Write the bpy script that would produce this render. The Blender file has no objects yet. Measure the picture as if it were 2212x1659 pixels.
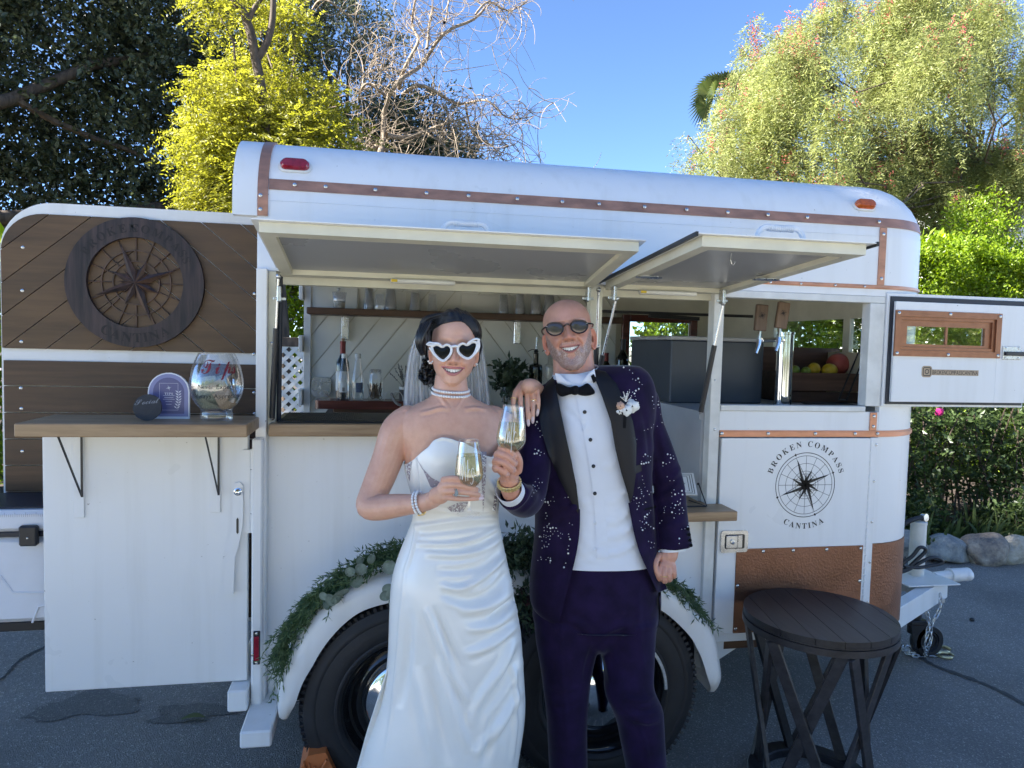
import bpy, bmesh, math, random
import numpy as np
from mathutils import Vector, Matrix
from mathutils.bvhtree import BVHTree
from mathutils.geometry import delaunay_2d_cdt
R_ = math.radians
SC = bpy.context.scene
COL = SC.collection
# ------------------------------------------------------------------ camera
PW, PH, FOC = 2212.0, 1659.0, 1540.0          # measuring frame of the photograph
YAW, PIT, ROL = R_(-10.66), R_(3.22), R_(1.44)
CAM = np.array([0.0, -2.75, 1.70])
def _cam_axes():
    cy, sy = math.cos(YAW), math.sin(YAW)
    fw = np.array([-sy, cy, 0]); r = np.array([cy, sy, 0]); u = np.array([0, 0, 1.0])
    cp, sp = math.cos(PIT), math.sin(PIT)
    f2 = fw*cp-u*sp; u2 = u*cp+fw*sp
    cr, sr = math.cos(ROL), math.sin(ROL)
    return np.array([r*cr+u2*sr, u2*cr-r*sr, f2])
CM = _cam_axes()
cam = bpy.data.objects.new('camera', bpy.data.cameras.new('camera'))
COL.objects.link(cam)
cam.matrix_world = Matrix(((CM[0][0], CM[1][0], -CM[2][0], CAM[0]), (CM[0][1], CM[1][1], -CM[2][1], CAM[1]),
                           (CM[0][2], CM[1][2], -CM[2][2], CAM[2]), (0, 0, 0, 1)))
cam.data.sensor_width = 36; cam.data.lens = 36*FOC/PW
cam.data.clip_start = 0.05; cam.data.clip_end = 2000
SC.camera = cam
# ------------------------------------------------------------------ light
SUN = Vector((-0.82, -0.06, 0.57)).normalized()
wd = bpy.data.worlds.new('World'); SC.world = wd; wd.use_nodes = True
wn = wd.node_tree.nodes; wl = wd.node_tree.links
sky = wn.new('ShaderNodeTexSky'); sky.sky_type = 'NISHITA'; sky.sun_disc = False
sky.sun_elevation = math.asin(SUN.z); sky.sun_rotation = math.atan2(SUN.x, SUN.y) % (2*math.pi)
sky.altitude = 3500; sky.air_density = 0.9; sky.dust_density = 0.0; sky.ozone_density = 5.0
wn['Background'].inputs['Strength'].default_value = 0.07
wl.new(sky.outputs[0], wn['Background'].inputs['Color'])
sl = bpy.data.lights.new('sun', 'SUN'); sl.energy = 5.0; sl.angle = R_(0.53); sl.color = (1.0, 0.96, 0.89)
so = bpy.data.objects.new('sun', sl); COL.objects.link(so)
so.rotation_euler = SUN.to_track_quat('Z', 'Y').to_euler()
SC.view_settings.view_transform = 'Standard'; SC.view_settings.look = 'None'
SC.view_settings.exposure = 2.55; SC.view_settings.gamma = 1; SC.view_settings.use_curve_mapping = False
SC.render.engine = 'CYCLES'
SC.cycles.max_bounces = 10; SC.cycles.transparent_max_bounces = 24
SC.cycles.use_denoising = True
# ------------------------------------------------------------------ measuring
def ray(px, py):
    return np.array([(px-PW/2)/FOC, -(py-PH/2)/FOC, 1.0]) @ CM
def P(px, py, Y):
    """photo point -> the place where its line of sight meets the upright plane y = Y"""
    d = ray(px, py); return CAM+d*((Y-CAM[1])/d[1])
def PZ(px, py, Z):
    d = ray(px, py); return CAM+d*((Z-CAM[2])/d[2])
def PD(px, py, dep):
    return CAM+ray(px, py)*dep
def proj(p):
    c = (np.asarray(p, float)-CAM) @ CM.T
    return np.stack([PW/2+FOC*c[..., 0]/c[..., 2], PH/2-FOC*c[..., 1]/c[..., 2]], -1)
def spl(xs, ys, x):
    xs = np.asarray(xs, float); ys = np.asarray(ys, float); x = np.asarray(x, float)
    n = len(xs)
    if n < 3: return np.interp(x, xs, ys)
    h = np.diff(xs); A = np.zeros((n, n)); b = np.zeros(n)
    A[0, 0] = A[-1, -1] = 1
    for i in range(1, n-1):
        A[i, i-1] = h[i-1]; A[i, i] = 2*(h[i-1]+h[i]); A[i, i+1] = h[i]
        b[i] = 6*((ys[i+1]-ys[i])/h[i]-(ys[i]-ys[i-1])/h[i-1])
    m = np.linalg.solve(A, b)
    x = np.clip(x, xs[0], xs[-1]); k = np.clip(np.searchsorted(xs, x)-1, 0, n-2)
    t = x-xs[k]; hk = h[k]
    return ys[k]+t*((ys[k+1]-ys[k])/hk-hk*(2*m[k]+m[k+1])/6)+t*t*m[k]/2+t**3*(m[k+1]-m[k])/(6*hk)
def curve_pts(pts, n):
    """smooth curve through points, n samples"""
    p = np.asarray(pts, float); d = np.r_[0, np.cumsum(np.linalg.norm(np.diff(p, axis=0), axis=1))]
    s = np.linspace(0, d[-1], n)
    return np.stack([spl(d, p[:, i], s) for i in range(p.shape[1])], 1)
# ------------------------------------------------------------------ scene tree
LOC = {}
def root_of(o):
    while o.parent is not None: o = o.parent
    return o
def tag(o, label=None, cat=None, group=None, kind=None):
    if label: o['label'] = label
    if cat: o['category'] = cat
    if group: o['group'] = group
    if kind: o['kind'] = kind
    return o
def thing(name, label, cat, loc=(0, 0, 0), group=None):
    o = bpy.data.objects.new(name, None); COL.objects.link(o)
    o.location = loc; o.empty_display_size = 0.1
    LOC[o.name] = np.array(loc, float)
    return tag(o, label, cat, group)
def link_mesh(name, me, mats, parent=None):
    for m in (mats if isinstance(mats, (list, tuple)) else [mats]):
        if m is not None and m.name not in [x.name for x in me.materials if x]: me.materials.append(m)
    o = bpy.data.objects.new(name, me); COL.objects.link(o)
    if parent is not None: o.parent = parent
    return o
def clone(o, parent=None, off=None):
    c = o.copy(); COL.objects.link(c); c.parent = parent if parent is not None else o.parent
    if off is not None: c.location = Vector(o.location)+Vector(off)
    for ch in list(o.children): clone(ch, c)
    return c
def clone_tree(o, off, label=None, group=None, rot=None, scale=None):
    c = o.copy(); COL.objects.link(c); c.location = Vector(o.location)+Vector(off)
    if rot is not None: c.rotation_euler = rot
    if scale is not None: c.scale = (scale,)*3 if not isinstance(scale, tuple) else scale
    for ch in list(o.children): clone(ch, c)
    return tag(c, label, None, group)
class MB:
    def __init__(s): s.v = []; s.f = []; s.m = []
    def add(s, v, f, mi=0):
        b = len(s.v); s.v.extend([tuple(map(float, p)) for p in v]); s.f.extend([tuple(i+b for i in q) for q in f]); s.m.extend([mi]*len(f)); return s
    def box(s, x0, x1, y0, y1, z0, z1, bev=0.002, mi=0, rot=None, c=None):
        if x0 > x1: x0, x1 = x1, x0
        if y0 > y1: y0, y1 = y1, y0
        if z0 > z1: z0, z1 = z1, z0
        h = np.array([(x1-x0)/2, (y1-y0)/2, (z1-z0)/2]); ce = np.array([(x0+x1)/2, (y0+y1)/2, (z0+z1)/2])
        bev = min(bev, h.min()*0.49)
        vs = []; idx = {}
        for sx in (-1, 1):
            for sy in (-1, 1):
                for sz in (-1, 1):
                    for ax in range(3):
                        p = np.array([sx*h[0], sy*h[1], sz*h[2]]); sg = (sx, sy, sz)
                        for a in range(3):
                            if a != ax: p[a] -= sg[a]*bev
                        idx[(sx, sy, sz, ax)] = len(vs); vs.append(p)
        fs = []
        def q(*k): fs.append([idx[i] for i in k])
        for ax in range(3):
            a, b = [i for i in range(3) if i != ax]
            for sg in (-1, 1):
                k = []
                for (u, w) in ((-1, -1), (1, -1), (1, 1), (-1, 1)):
                    t = [0, 0, 0]; t[ax] = sg; t[a] = u; t[b] = w; k.append((*t, ax))
                if (sg > 0) == (ax == 1): k.reverse()
                q(*k)
        for ax in range(3):
            a, b = [i for i in range(3) if i != ax]
            for u in (-1, 1):
                for w in (-1, 1):
                    k = []
                    for (e, f) in ((-1, a), (1, a), (1, b), (-1, b)):
                        t = [0, 0, 0]; t[ax] = e; t[a] = u; t[b] = w; k.append((*t, f))
                    q(*k)
        for sx in (-1, 1):
            for sy in (-1, 1):
                for sz in (-1, 1): q((sx, sy, sz, 0), (sx, sy, sz, 1), (sx, sy, sz, 2))
        vs = np.array(vs)
        if rot is not None: vs = vs @ np.array(rot).T
        return s.add(vs+(ce if c is None else np.array(c)), fs, mi)
    def prism(s, poly, ext, mi=0):
        """flat polygon (3-D points) pulled along ext"""
        n = len(poly); a = [np.array(p, float) for p in poly]; b = [p+np.array(ext, float) for p in a]
        return s.add(a+b, [tuple(range(n-1, -1, -1)), tuple(range(n, 2*n))]+[(i, (i+1) % n, n+(i+1) % n, n+i) for i in range(n)], mi)
    def bar(s, a, b, w, d, up=(0, 0, 1), mi=0):
        """straight rectangular bar from a to b"""
        a = np.array(a, float); b = np.array(b, float); t = b-a; L = np.linalg.norm(t); t = t/L
        u = np.array(up, float); x = np.cross(u, t); x /= np.linalg.norm(x); y = np.cross(t, x)
        return s.box(-w/2, w/2, -d/2, d/2, -L/2, L/2, 0.0015, mi, rot=np.stack([x, y, t], 1), c=(a+b)/2)
    def tube(s, path, r, n=8, mi=0, cap=True, flat=1.0, up=None):
        p = np.asarray(path, float); m = len(p); r = np.broadcast_to(np.asarray(r, float), (m,))
        t = np.gradient(p, axis=0); t /= np.linalg.norm(t, axis=1)[:, None]+1e-12
        u = np.array(up if up is not None else ((0, 0, 1) if abs(t[0][2]) < 0.9 else (1, 0, 0)), float)
        vs = []; prev = None
        for i in range(m):
            x = np.cross(u, t[i]) if prev is None else prev-t[i]*np.dot(prev, t[i])
            x /= np.linalg.norm(x)+1e-12; prev = x; y = np.cross(t[i], x)
            for k in range(n):
                a = 2*math.pi*k/n; vs.append(p[i]+r[i]*(math.cos(a)*x+flat*math.sin(a)*y))
        fs = [(i*n+k, i*n+(k+1) % n, (i+1)*n+(k+1) % n, (i+1)*n+k) for i in range(m-1) for k in range(n)]
        if cap: fs += [tuple(range(n-1, -1, -1)), tuple(range((m-1)*n, m*n))]
        return s.add(vs, fs, mi)
    def lathe(s, prof, c=(0, 0, 0), ax=(0, 0, 1), n=24, mi=0):
        ax = np.array(ax, float); ax /= np.linalg.norm(ax); h = np.array((1, 0, 0) if abs(ax[0]) < 0.9 else (0, 1, 0), float)
        x = np.cross(h, ax); x /= np.linalg.norm(x); y = np.cross(ax, x); c = np.array(c, float)
        vs = [c+ax*z+max(r, 1e-5)*(math.cos(2*math.pi*k/n)*x+math.sin(2*math.pi*k/n)*y) for r, z in prof for k in range(n)]
        m = len(prof)
        return s.add(vs, [(i*n+k, i*n+(k+1) % n, (i+1)*n+(k+1) % n, (i+1)*n+k) for i in range(m-1) for k in range(n)], mi)
    def ball(s, c, r, nu=10, nv=7, mi=0, rot=None):
        r = np.broadcast_to(np.asarray(r, float), (3,)); vs = [(0, 0, -1)]
        for j in range(1, nv):
            t = math.pi*j/nv-math.pi/2
            vs += [(math.cos(t)*math.cos(2*math.pi*k/nu), math.cos(t)*math.sin(2*math.pi*k/nu), math.sin(t)) for k in range(nu)]
        vs.append((0, 0, 1)); L = len(vs)-1
        fs = [(0, 1+(k+1) % nu, 1+k) for k in range(nu)]
        fs += [(1+j*nu+k, 1+j*nu+(k+1) % nu, 1+(j+1)*nu+(k+1) % nu, 1+(j+1)*nu+k) for j in range(nv-2) for k in range(nu)]
        fs += [(L, L-nu+k, L-nu+(k+1) % nu) for k in range(nu)]
        v = np.array(vs)*r
        if rot is not None: v = v @ np.array(rot).T
        return s.add(v+np.array(c), fs, mi)
    def ring(s, c, R, r, ax=(0, 0, 1), n=24, k=8, mi=0):
        return s.lathe([(R+r*math.cos(2*math.pi*i/k), r*math.sin(2*math.pi*i/k)) for i in range(k+1)], c, ax, n, mi)
    def mesh(s, name, origin=(0, 0, 0), ang=32):
        me = bpy.data.meshes.new(name)
        v = np.array(s.v, float).reshape(-1, 3)-np.array(origin)
        me.from_pydata(v.tolist(), [], s.f)
        me.polygons.foreach_set('material_index', np.array(s.m, np.int32))
        me.polygons.foreach_set('use_smooth', np.ones(len(me.polygons), bool))
        me.update()
        if ang is not None: me.set_sharp_from_angle(angle=R_(ang))
        return me
    def build(s, name, mats, parent=None, ang=32, loc=None):
        org = LOC.get(root_of(parent).name, np.zeros(3)) if parent is not None else (np.zeros(3) if loc is None else np.array(loc, float))
        o = link_mesh(name, s.mesh(name, org, ang), mats, parent)
        if parent is None and loc is not None: o.location = loc
        return o
def np_mesh(name, V, F, mats, parent=None, smooth=False, origin=None, ang=None):
    """fast mesh from numpy vertices and equal-sided faces"""
    V = np.asarray(V, np.float32); F = np.asarray(F, np.int32); k = F.shape[1]
    org = LOC.get(root_of(parent).name, np.zeros(3)) if parent is not None else np.zeros(3)
    if origin is not None: org = np.array(origin)
    V = (V-org.astype(np.float32))
    me = bpy.data.meshes.new(name)
    me.vertices.add(len(V)); me.vertices.foreach_set('co', V.ravel())
    me.loops.add(F.size); me.loops.foreach_set('vertex_index', F.ravel())
    me.polygons.add(len(F)); me.polygons.foreach_set('loop_start', np.arange(0, F.size, k, dtype=np.int32))
    me.polygons.foreach_set('loop_total', np.full(len(F), k, np.int32))
    me.polygons.foreach_set('use_smooth', np.full(len(F), smooth, bool))
    me.update(calc_edges=True); me.validate()
    if ang is not None: me.set_sharp_from_angle(angle=R_(ang))
    return link_mesh(name, me, mats, parent)
def clip_poly(poly, a, b, c):
    """keep the side a*x + b*y <= c of a 2-D polygon"""
    out = []
    for i in range(len(poly)):
        p, q = poly[i], poly[(i+1) % len(poly)]; dp = a*p[0]+b*p[1]-c; dq = a*q[0]+b*q[1]-c
        if dp <= 0: out.append(p)
        if (dp < 0) != (dq < 0) and abs(dp-dq) > 1e-12:
            t = dp/(dp-dq); out.append((p[0]+t*(q[0]-p[0]), p[1]+t*(q[1]-p[1])))
    return out
def strips(outline, ang, width, gap, phase=0.0):
    """boards of one width at one angle, each cut to a convex outline (2-D)"""
    ca, sa = math.cos(ang), math.sin(ang); n = (-sa, ca)
    ds = [n[0]*p[0]+n[1]*p[1] for p in outline]; k0 = math.floor((min(ds)-phase)/width); res = []
    for k in range(k0, int((max(ds)-phase)/width)+2):
        lo, hi = phase+k*width+gap/2, phase+(k+1)*width-gap/2
        q = clip_poly(clip_poly(outline, n[0], n[1], hi), -n[0], -n[1], -lo)
        if len(q) >= 3 and abs(sum(q[i][0]*q[(i+1) % len(q)][1]-q[(i+1) % len(q)][0]*q[i][1] for i in range(len(q)))) > 2e-4: res.append(q)
    return res
def round_rect(x0, x1, z0, z1, r, n=6):
    rs = r if isinstance(r, (list, tuple)) else [r]*4            # bl br tr tl
    out = []
    for (cx, cz, a0, rr) in ((x0+rs[0], z0+rs[0], 180, rs[0]), (x1-rs[1], z0+rs[1], 270, rs[1]), (x1-rs[2], z1-rs[2], 0, rs[2]), (x0+rs[3], z1-rs[3], 90, rs[3])):
        m = n if rr > 1e-4 else 0
        for i in range(m+1):
            a = R_(a0+90*i/max(m, 1)); out.append((cx+rr*math.cos(a), cz+rr*math.sin(a)))
    return out
# ------------------------------------------------------------------ materials
def _nt(name):
    m = bpy.data.materials.new(name); m.use_nodes = True
    return m, m.node_tree.nodes, m.node_tree.links, m.node_tree.nodes['Principled BSDF']
def _noise(n, l, scale, detail=4, vec=None, rough=0.55, stretch=None):
    t = n.new('ShaderNodeTexNoise'); t.inputs['Scale'].default_value = scale; t.inputs['Detail'].default_value = detail; t.inputs['Roughness'].default_value = rough
    tc = n.new('ShaderNodeTexCoord')
    if stretch:
        mp = n.new('ShaderNodeMapping'); mp.inputs['Scale'].default_value = stretch[:3]
        if len(stretch) > 3: mp.inputs['Rotation'].default_value = stretch[3]
        l.new(tc.outputs['Object'], mp.inputs[0]); l.new(mp.outputs[0], t.inputs['Vector'])
    else: l.new(tc.outputs['Object'], t.inputs['Vector'])
    return t
def _ramp(n, l, src, stops):
    r = n.new('ShaderNodeValToRGB'); e = r.color_ramp.elements
    while len(e) < len(stops): e.new(0.5)
    for i, (p, c) in enumerate(stops): e[i].position = p; e[i].color = (*c, 1) if len(c) == 3 else c
    l.new(src, r.inputs[0]); return r
def pm(name, col, rough=0.5, metal=0.0, var=0.08, scale=9.0, bump=0.0, bscale=120.0, col2=None, coat=0.0, sheen=0.0, spec=0.5, stretch=None, rvar=0.0, detail=4):
    m, n, l, b = _nt(name)
    t = _noise(n, l, scale, detail, stretch=stretch)
    lo = tuple(max(0, c*(1-var)) for c in col); hi = tuple(min(1, c*(1+var)) for c in (col2 or col))
    r = _ramp(n, l, t.outputs['Fac'], [(0.3, lo), (0.7, hi)])
    l.new(r.outputs[0], b.inputs['Base Color'])
    b.inputs['Roughness'].default_value = rough; b.inputs['Metallic'].default_value = metal
    b.inputs['Coat Weight'].default_value = coat; b.inputs['Sheen Weight'].default_value = sheen; b.inputs['Specular IOR Level'].default_value = spec
    if sheen: b.inputs['Sheen Roughness'].default_value = 0.35
    if rvar:
        rr = _ramp(n, l, t.outputs['Fac'], [(0.25, (max(0, rough-rvar),)*3), (0.75, (min(1, rough+rvar),)*3)]); l.new(rr.outputs[0], b.inputs['Roughness'])
    if bump:
        t2 = _noise(n, l, bscale, 3); bp = n.new('ShaderNodeBump'); bp.inputs['Strength'].default_value = bump; bp.inputs['Distance'].default_value = 0.004
        l.new(t2.outputs['Fac'], bp.inputs['Height']); l.new(bp.outputs[0], b.inputs['Normal'])
    return m
def wood(name, dark, light, axis=0, fine=60.0, long=3.0, rough=0.5, rot=(0, 0, 0), per_object=0.25, blotch=0.0):
    """boards with grain along one axis; each board gets its own tone"""
    m, n, l, b = _nt(name)
    s = [fine, fine, fine]; s[axis] = long
    t = _noise(n, l, 1.0, 6, stretch=(*s, rot), rough=0.62)
    w = _noise(n, l, 0.35, 3, stretch=(*s, rot))
    mx = n.new('ShaderNodeMath'); mx.operation = 'ADD'; l.new(t.outputs['Fac'], mx.inputs[0]); l.new(w.outputs['Fac'], mx.inputs[1])
    mul = n.new('ShaderNodeMath'); mul.operation = 'MULTIPLY'; mul.inputs[1].default_value = 0.5; l.new(mx.outputs[0], mul.inputs[0])
    r = _ramp(n, l, mul.outputs[0], [(0.34, dark), (0.66, light)])
    oi = n.new('ShaderNodeObjectInfo'); mr = n.new('ShaderNodeMapRange'); mr.inputs['To Min'].default_value = 1-per_object; mr.inputs['To Max'].default_value = 1+per_object
    l.new(oi.outputs['Random'], mr.inputs['Value'])
    hs = n.new('ShaderNodeHueSaturation'); l.new(mr.outputs[0], hs.inputs['Value']); l.new(r.outputs[0], hs.inputs['Color'])
    l.new(hs.outputs[0], b.inputs['Base Color']); b.inputs['Roughness'].default_value = rough
    bp = n.new('ShaderNodeBump'); bp.inputs['Strength'].default_value = 0.25; bp.inputs['Distance'].default_value = 0.002
    l.new(t.outputs['Fac'], bp.inputs['Height']); l.new(bp.outputs[0], b.inputs['Normal'])
    return m
def thin_glass(name, tint=(1, 1, 1), refl=0.06, rough=0.02, body=0.0, ior=1.5):
    """a thin clear wall: lets light through, mirrors more at glancing angles"""
    m, n, l, b = _nt(name); n.remove(b)
    tr = n.new('ShaderNodeBsdfTransparent'); tr.inputs[0].default_value = (*tint, 1)
    gl = n.new('ShaderNodeBsdfGlossy'); gl.inputs['Roughness'].default_value = rough; gl.inputs[0].default_value = (1, 1, 1, 1)
    fr = n.new('ShaderNodeFresnel'); fr.inputs['IOR'].default_value = ior
    ad = n.new('ShaderNodeMath'); ad.operation = 'ADD'; ad.use_clamp = True; ad.inputs[1].default_value = refl; l.new(fr.outputs[0], ad.inputs[0])
    ml = n.new('ShaderNodeMath'); ml.operation = 'MINIMUM'; ml.inputs[1].default_value = 0.32; l.new(ad.outputs[0], ml.inputs[0])
    mx = n.new('ShaderNodeMixShader'); l.new(ml.outputs[0], mx.inputs[0]); l.new(tr.outputs[0], mx.inputs[1]); l.new(gl.outputs[0], mx.inputs[2])
    out = mx
    if body:
        df = n.new('ShaderNodeBsdfDiffuse'); df.inputs[0].default_value = (0.8, 0.82, 0.85, 1)
        m2 = n.new('ShaderNodeMixShader'); m2.inputs[0].default_value = body; l.new(mx.outputs[0], m2.inputs[1]); l.new(df.outputs[0], m2.inputs[2]); out = m2
    l.new(out.outputs[0], n['Material Output'].inputs[0]); return m
def leaf_mat(name, c1, c2, trans=0.35, rough=0.45, tcol=None):
    m, n, l, b = _nt(name)
    g = n.new('ShaderNodeNewGeometry'); r = _ramp(n, l, g.outputs['Random Per Island'], [(0.0, c1), (1.0, c2)])
    cl = _noise(n, l, 1.7, 3); mr = n.new('ShaderNodeMapRange'); mr.inputs['From Min'].default_value = 0.3; mr.inputs['From Max'].default_value = 0.7; mr.inputs['To Min'].default_value = 0.62; mr.inputs['To Max'].default_value = 1.35; l.new(cl.outputs['Fac'], mr.inputs['Value']); h0 = n.new('ShaderNodeHueSaturation'); l.new(mr.outputs[0], h0.inputs['Value']); l.new(r.outputs[0], h0.inputs['Color']); r = h0
    l.new(r.outputs[0], b.inputs['Base Color']); b.inputs['Roughness'].default_value = rough; b.inputs['Specular IOR Level'].default_value = 0.4
    tl = n.new('ShaderNodeBsdfTranslucent')
    hs = n.new('ShaderNodeHueSaturation'); hs.inputs['Value'].default_value = 1.6; hs.inputs['Saturation'].default_value = 1.1; l.new(r.outputs[0], hs.inputs['Color'])
    l.new(hs.outputs[0], tl.inputs[0])
    mx = n.new('ShaderNodeMixShader'); mx.inputs[0].default_value = trans
    l.new(b.outputs[0], mx.inputs[1]); l.new(tl.outputs[0], mx.inputs[2]); l.new(mx.outputs[0], n['Material Output'].inputs[0])
    return m
def paint(name, col, rough=0.34):
    """brushed-on white paint: faint dirt runs, scuffs and shallow dents"""
    m, n, l, b = _nt(name); run = _noise(n, l, 1.0, 5, stretch=(14, 14, 0.9)); big = _noise(n, l, 1.6, 4); sp = _noise(n, l, 55, 2)
    r1 = _ramp(n, l, run.outputs['Fac'], [(0.25, (0.93, 0.925, 0.91)), (0.5, (1, 1, 1))]); r2 = _ramp(n, l, big.outputs['Fac'], [(0.25, (0.96, 0.96, 0.955)), (0.6, (1, 1, 1))]); r3 = _ramp(n, l, sp.outputs['Fac'], [(0.20, (0.45, 0.43, 0.40)), (0.255, (1, 1, 1))])
    out = None
    for r in (r1, r2, r3):
        mx = n.new('ShaderNodeMix'); mx.data_type = 'RGBA'; mx.blend_type = 'MULTIPLY'; mx.inputs[0].default_value = 1
        if out is None: mx.inputs[6].default_value = (*col, 1)
        else: l.new(out, mx.inputs[6])
        l.new(r.outputs[0], mx.inputs[7]); out = mx.outputs[2]
    l.new(out, b.inputs['Base Color']); rr = _ramp(n, l, big.outputs['Fac'], [(0.3, (rough-0.1,)*3), (0.7, (rough+0.14,)*3)]); l.new(rr.outputs[0], b.inputs['Roughness'])
    dent = _noise(n, l, 4.5, 2); bp = n.new('ShaderNodeBump'); bp.inputs['Strength'].default_value = 0.16; bp.inputs['Distance'].default_value = 0.01; l.new(dent.outputs['Fac'], bp.inputs['Height'])
    br = _noise(n, l, 1.0, 2, stretch=(6, 6, 160)); b2 = n.new('ShaderNodeBump'); b2.inputs['Strength'].default_value = 0.05; b2.inputs['Distance'].default_value = 0.002; l.new(br.outputs['Fac'], b2.inputs['Height']); l.new(bp.outputs[0], b2.inputs['Normal']); l.new(b2.outputs[0], b.inputs['Normal'])
    return m
M = {}
M['white'] = paint('white_paint', (0.82, 0.82, 0.805))
M['white_old'] = pm('worn_white_paint', (0.72, 0.71, 0.66), 0.45, var=0.10, scale=14, rvar=0.12, bump=0.08, bscale=50)
M['cream'] = pm('cream_paint', (0.66, 0.63, 0.50), 0.45, var=0.08, scale=8, bump=0.05)
M['inner'] = pm('white_board_paint', (0.80, 0.79, 0.70), 0.5, var=0.05, scale=6, bump=0.08, bscale=70)
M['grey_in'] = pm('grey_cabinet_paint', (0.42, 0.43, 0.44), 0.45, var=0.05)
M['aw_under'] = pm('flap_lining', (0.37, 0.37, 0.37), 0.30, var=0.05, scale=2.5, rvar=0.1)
M['copper'] = pm('copper_strip', (0.50, 0.245, 0.155), 0.40, 0.62, var=0.22, scale=12, rvar=0.10, bump=0.05, bscale=25, stretch=(1, 1, 3))
M['copper_ham'] = pm('hammered_copper', (0.245, 0.118, 0.070), 0.44, 0.70, var=0.22, scale=5, rvar=0.1, bump=0.55, bscale=110)
M['copper_frame'] = pm('copper_window_frame', (0.31, 0.145, 0.080), 0.42, 0.70, var=0.12, scale=30, bump=0.1)
M['steel'] = pm('bare_steel', (0.55, 0.56, 0.57), 0.28, 1.0, var=0.1, scale=30, rvar=0.08)
M['chrome'] = pm('chrome', (0.80, 0.81, 0.82), 0.05, 1.0, var=0.01)
M['zinc'] = pm('zinc_chain', (0.62, 0.64, 0.66), 0.38, 0.9, var=0.15, scale=60)
M['brass'] = pm('yellow_zinc', (0.60, 0.52, 0.30), 0.35, 0.9, var=0.2, scale=60)
M['gold'] = pm('gold', (0.88, 0.64, 0.26), 0.30, 0.75, var=0.1, scale=80)
M['black'] = pm('black_plastic', (0.018, 0.018, 0.02), 0.42, var=0.15)
M['black_metal'] = pm('black_iron', (0.012, 0.012, 0.014), 0.38, var=0.1, spec=0.6)
M['rubber'] = pm('tyre_rubber', (0.014, 0.014, 0.016), 0.62, var=0.25, scale=14, bump=0.12, bscale=90)
M['rim'] = pm('black_rim', (0.008, 0.008, 0.009), 0.14, var=0.05, coat=0.5)
M['red_lens'] = pm('red_lens', (0.26, 0.008, 0.02), 0.10, var=0.25, scale=45, coat=0.7)
M['amber_lens'] = pm('amber_lens', (0.50, 0.10, 0.01), 0.10, var=0.25, scale=45, coat=0.7)
M['counter'] = wood('butcher_block', (0.20, 0.115, 0.055), (0.46, 0.31, 0.17), 0, 55, 5, 0.42, per_object=0.1)
M['plank_d'] = wood('brown_plank_slant', (0.064, 0.034, 0.013), (0.138, 0.076, 0.031), 0, 48, 4, 0.50, rot=(0, R_(38), 0), per_object=0.16)
M['plank_d2'] = wood('brown_plank_slant_other', (0.064, 0.034, 0.013), (0.138, 0.076, 0.031), 0, 48, 4, 0.50, rot=(0, R_(-38), 0), per_object=0.16)
M['plank_h'] = wood('brown_plank', (0.052, 0.027, 0.013), (0.118, 0.063, 0.030), 0, 55, 4, 0.5, per_object=0.18)
M['shelf'] = wood('dark_shelf_wood', (0.050, 0.024, 0.012), (0.13, 0.065, 0.032), 0, 60, 4, 0.45)
M['mahog'] = wood('red_wood', (0.060, 0.014, 0.010), (0.17, 0.045, 0.030), 0, 60, 4, 0.25)
M['crate'] = wood('crate_wood', (0.07, 0.035, 0.022), (0.17, 0.09, 0.055), 0, 60, 4, 0.6)
M['pale_wood'] = wood('pale_wood', (0.11, 0.066, 0.04), (0.21, 0.135, 0.085), 2, 60, 4, 0.5)
M['table'] = wood('black_stained_wood', (0.010, 0.009, 0.010), (0.040, 0.036, 0.038), 1, 70, 4, 0.40, per_object=0.3)
M['emblem'] = pm('burnt_wood', (0.009, 0.008, 0.012), 0.55, var=0.5, scale=1.0, col2=(0.040, 0.024, 0.023), stretch=(60, 60, 5), detail=5)
M['emblem_b'] = pm('carved_brown_wood', (0.045, 0.024, 0.015), 0.5, var=0.4, scale=1.0, col2=(0.085, 0.045, 0.028), stretch=(60, 60, 8))
M['ink'] = pm('black_vinyl', (0.018, 0.017, 0.018), 0.45, var=0.05)
M['clear'] = thin_glass('clear_glass', refl=0.04)
M['cup'] = thin_glass('clear_plastic', refl=0.12, body=0.16, rough=0.08)
M['pane'] = thin_glass('window_glass', (0.9, 0.93, 0.9), refl=0.03)
M['smoke'] = pm('dark_blue_plastic', (0.016, 0.020, 0.030), 0.45, var=0.05)
M['satin'] = pm('ivory_satin', (0.82, 0.81, 0.76), 0.27, var=0.02, sheen=0.15, bump=0.05, bscale=420, spec=0.75)
# ------------------------------------------------------------------ lettering
def _glyph(ch):
    c = bpy.data.curves.new('glyph', 'FONT'); c.body = ch; c.size = 1.0; c.resolution_u = 3
    o = bpy.data.objects.new('glyph', c); COL.objects.link(o)
    dg = bpy.context.evaluated_depsgraph_get(); me = bpy.data.meshes.new_from_object(o.evaluated_get(dg))
    v = np.array([x.co[:] for x in me.vertices]).reshape(-1, 3); f = [tuple(p.vertices) for p in me.polygons]
    bpy.data.objects.remove(o); bpy.data.curves.remove(c); bpy.data.meshes.remove(me); return v, f
_GL = {}
def glyph(ch):
    if ch not in _GL: _GL[ch] = _glyph(ch)
    return _GL[ch]
def serif(s): return ''.join(chr(0x1D400+ord(c)-65) if 'A' <= c <= 'Z' else c for c in s)
def script(s):
    return ''.join(chr(0x1D4D0+ord(c)-65) if 'A' <= c <= 'Z' else chr(0x1D4EA+ord(c)-97) if 'a' <= c <= 'z' else c for c in s)
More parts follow.
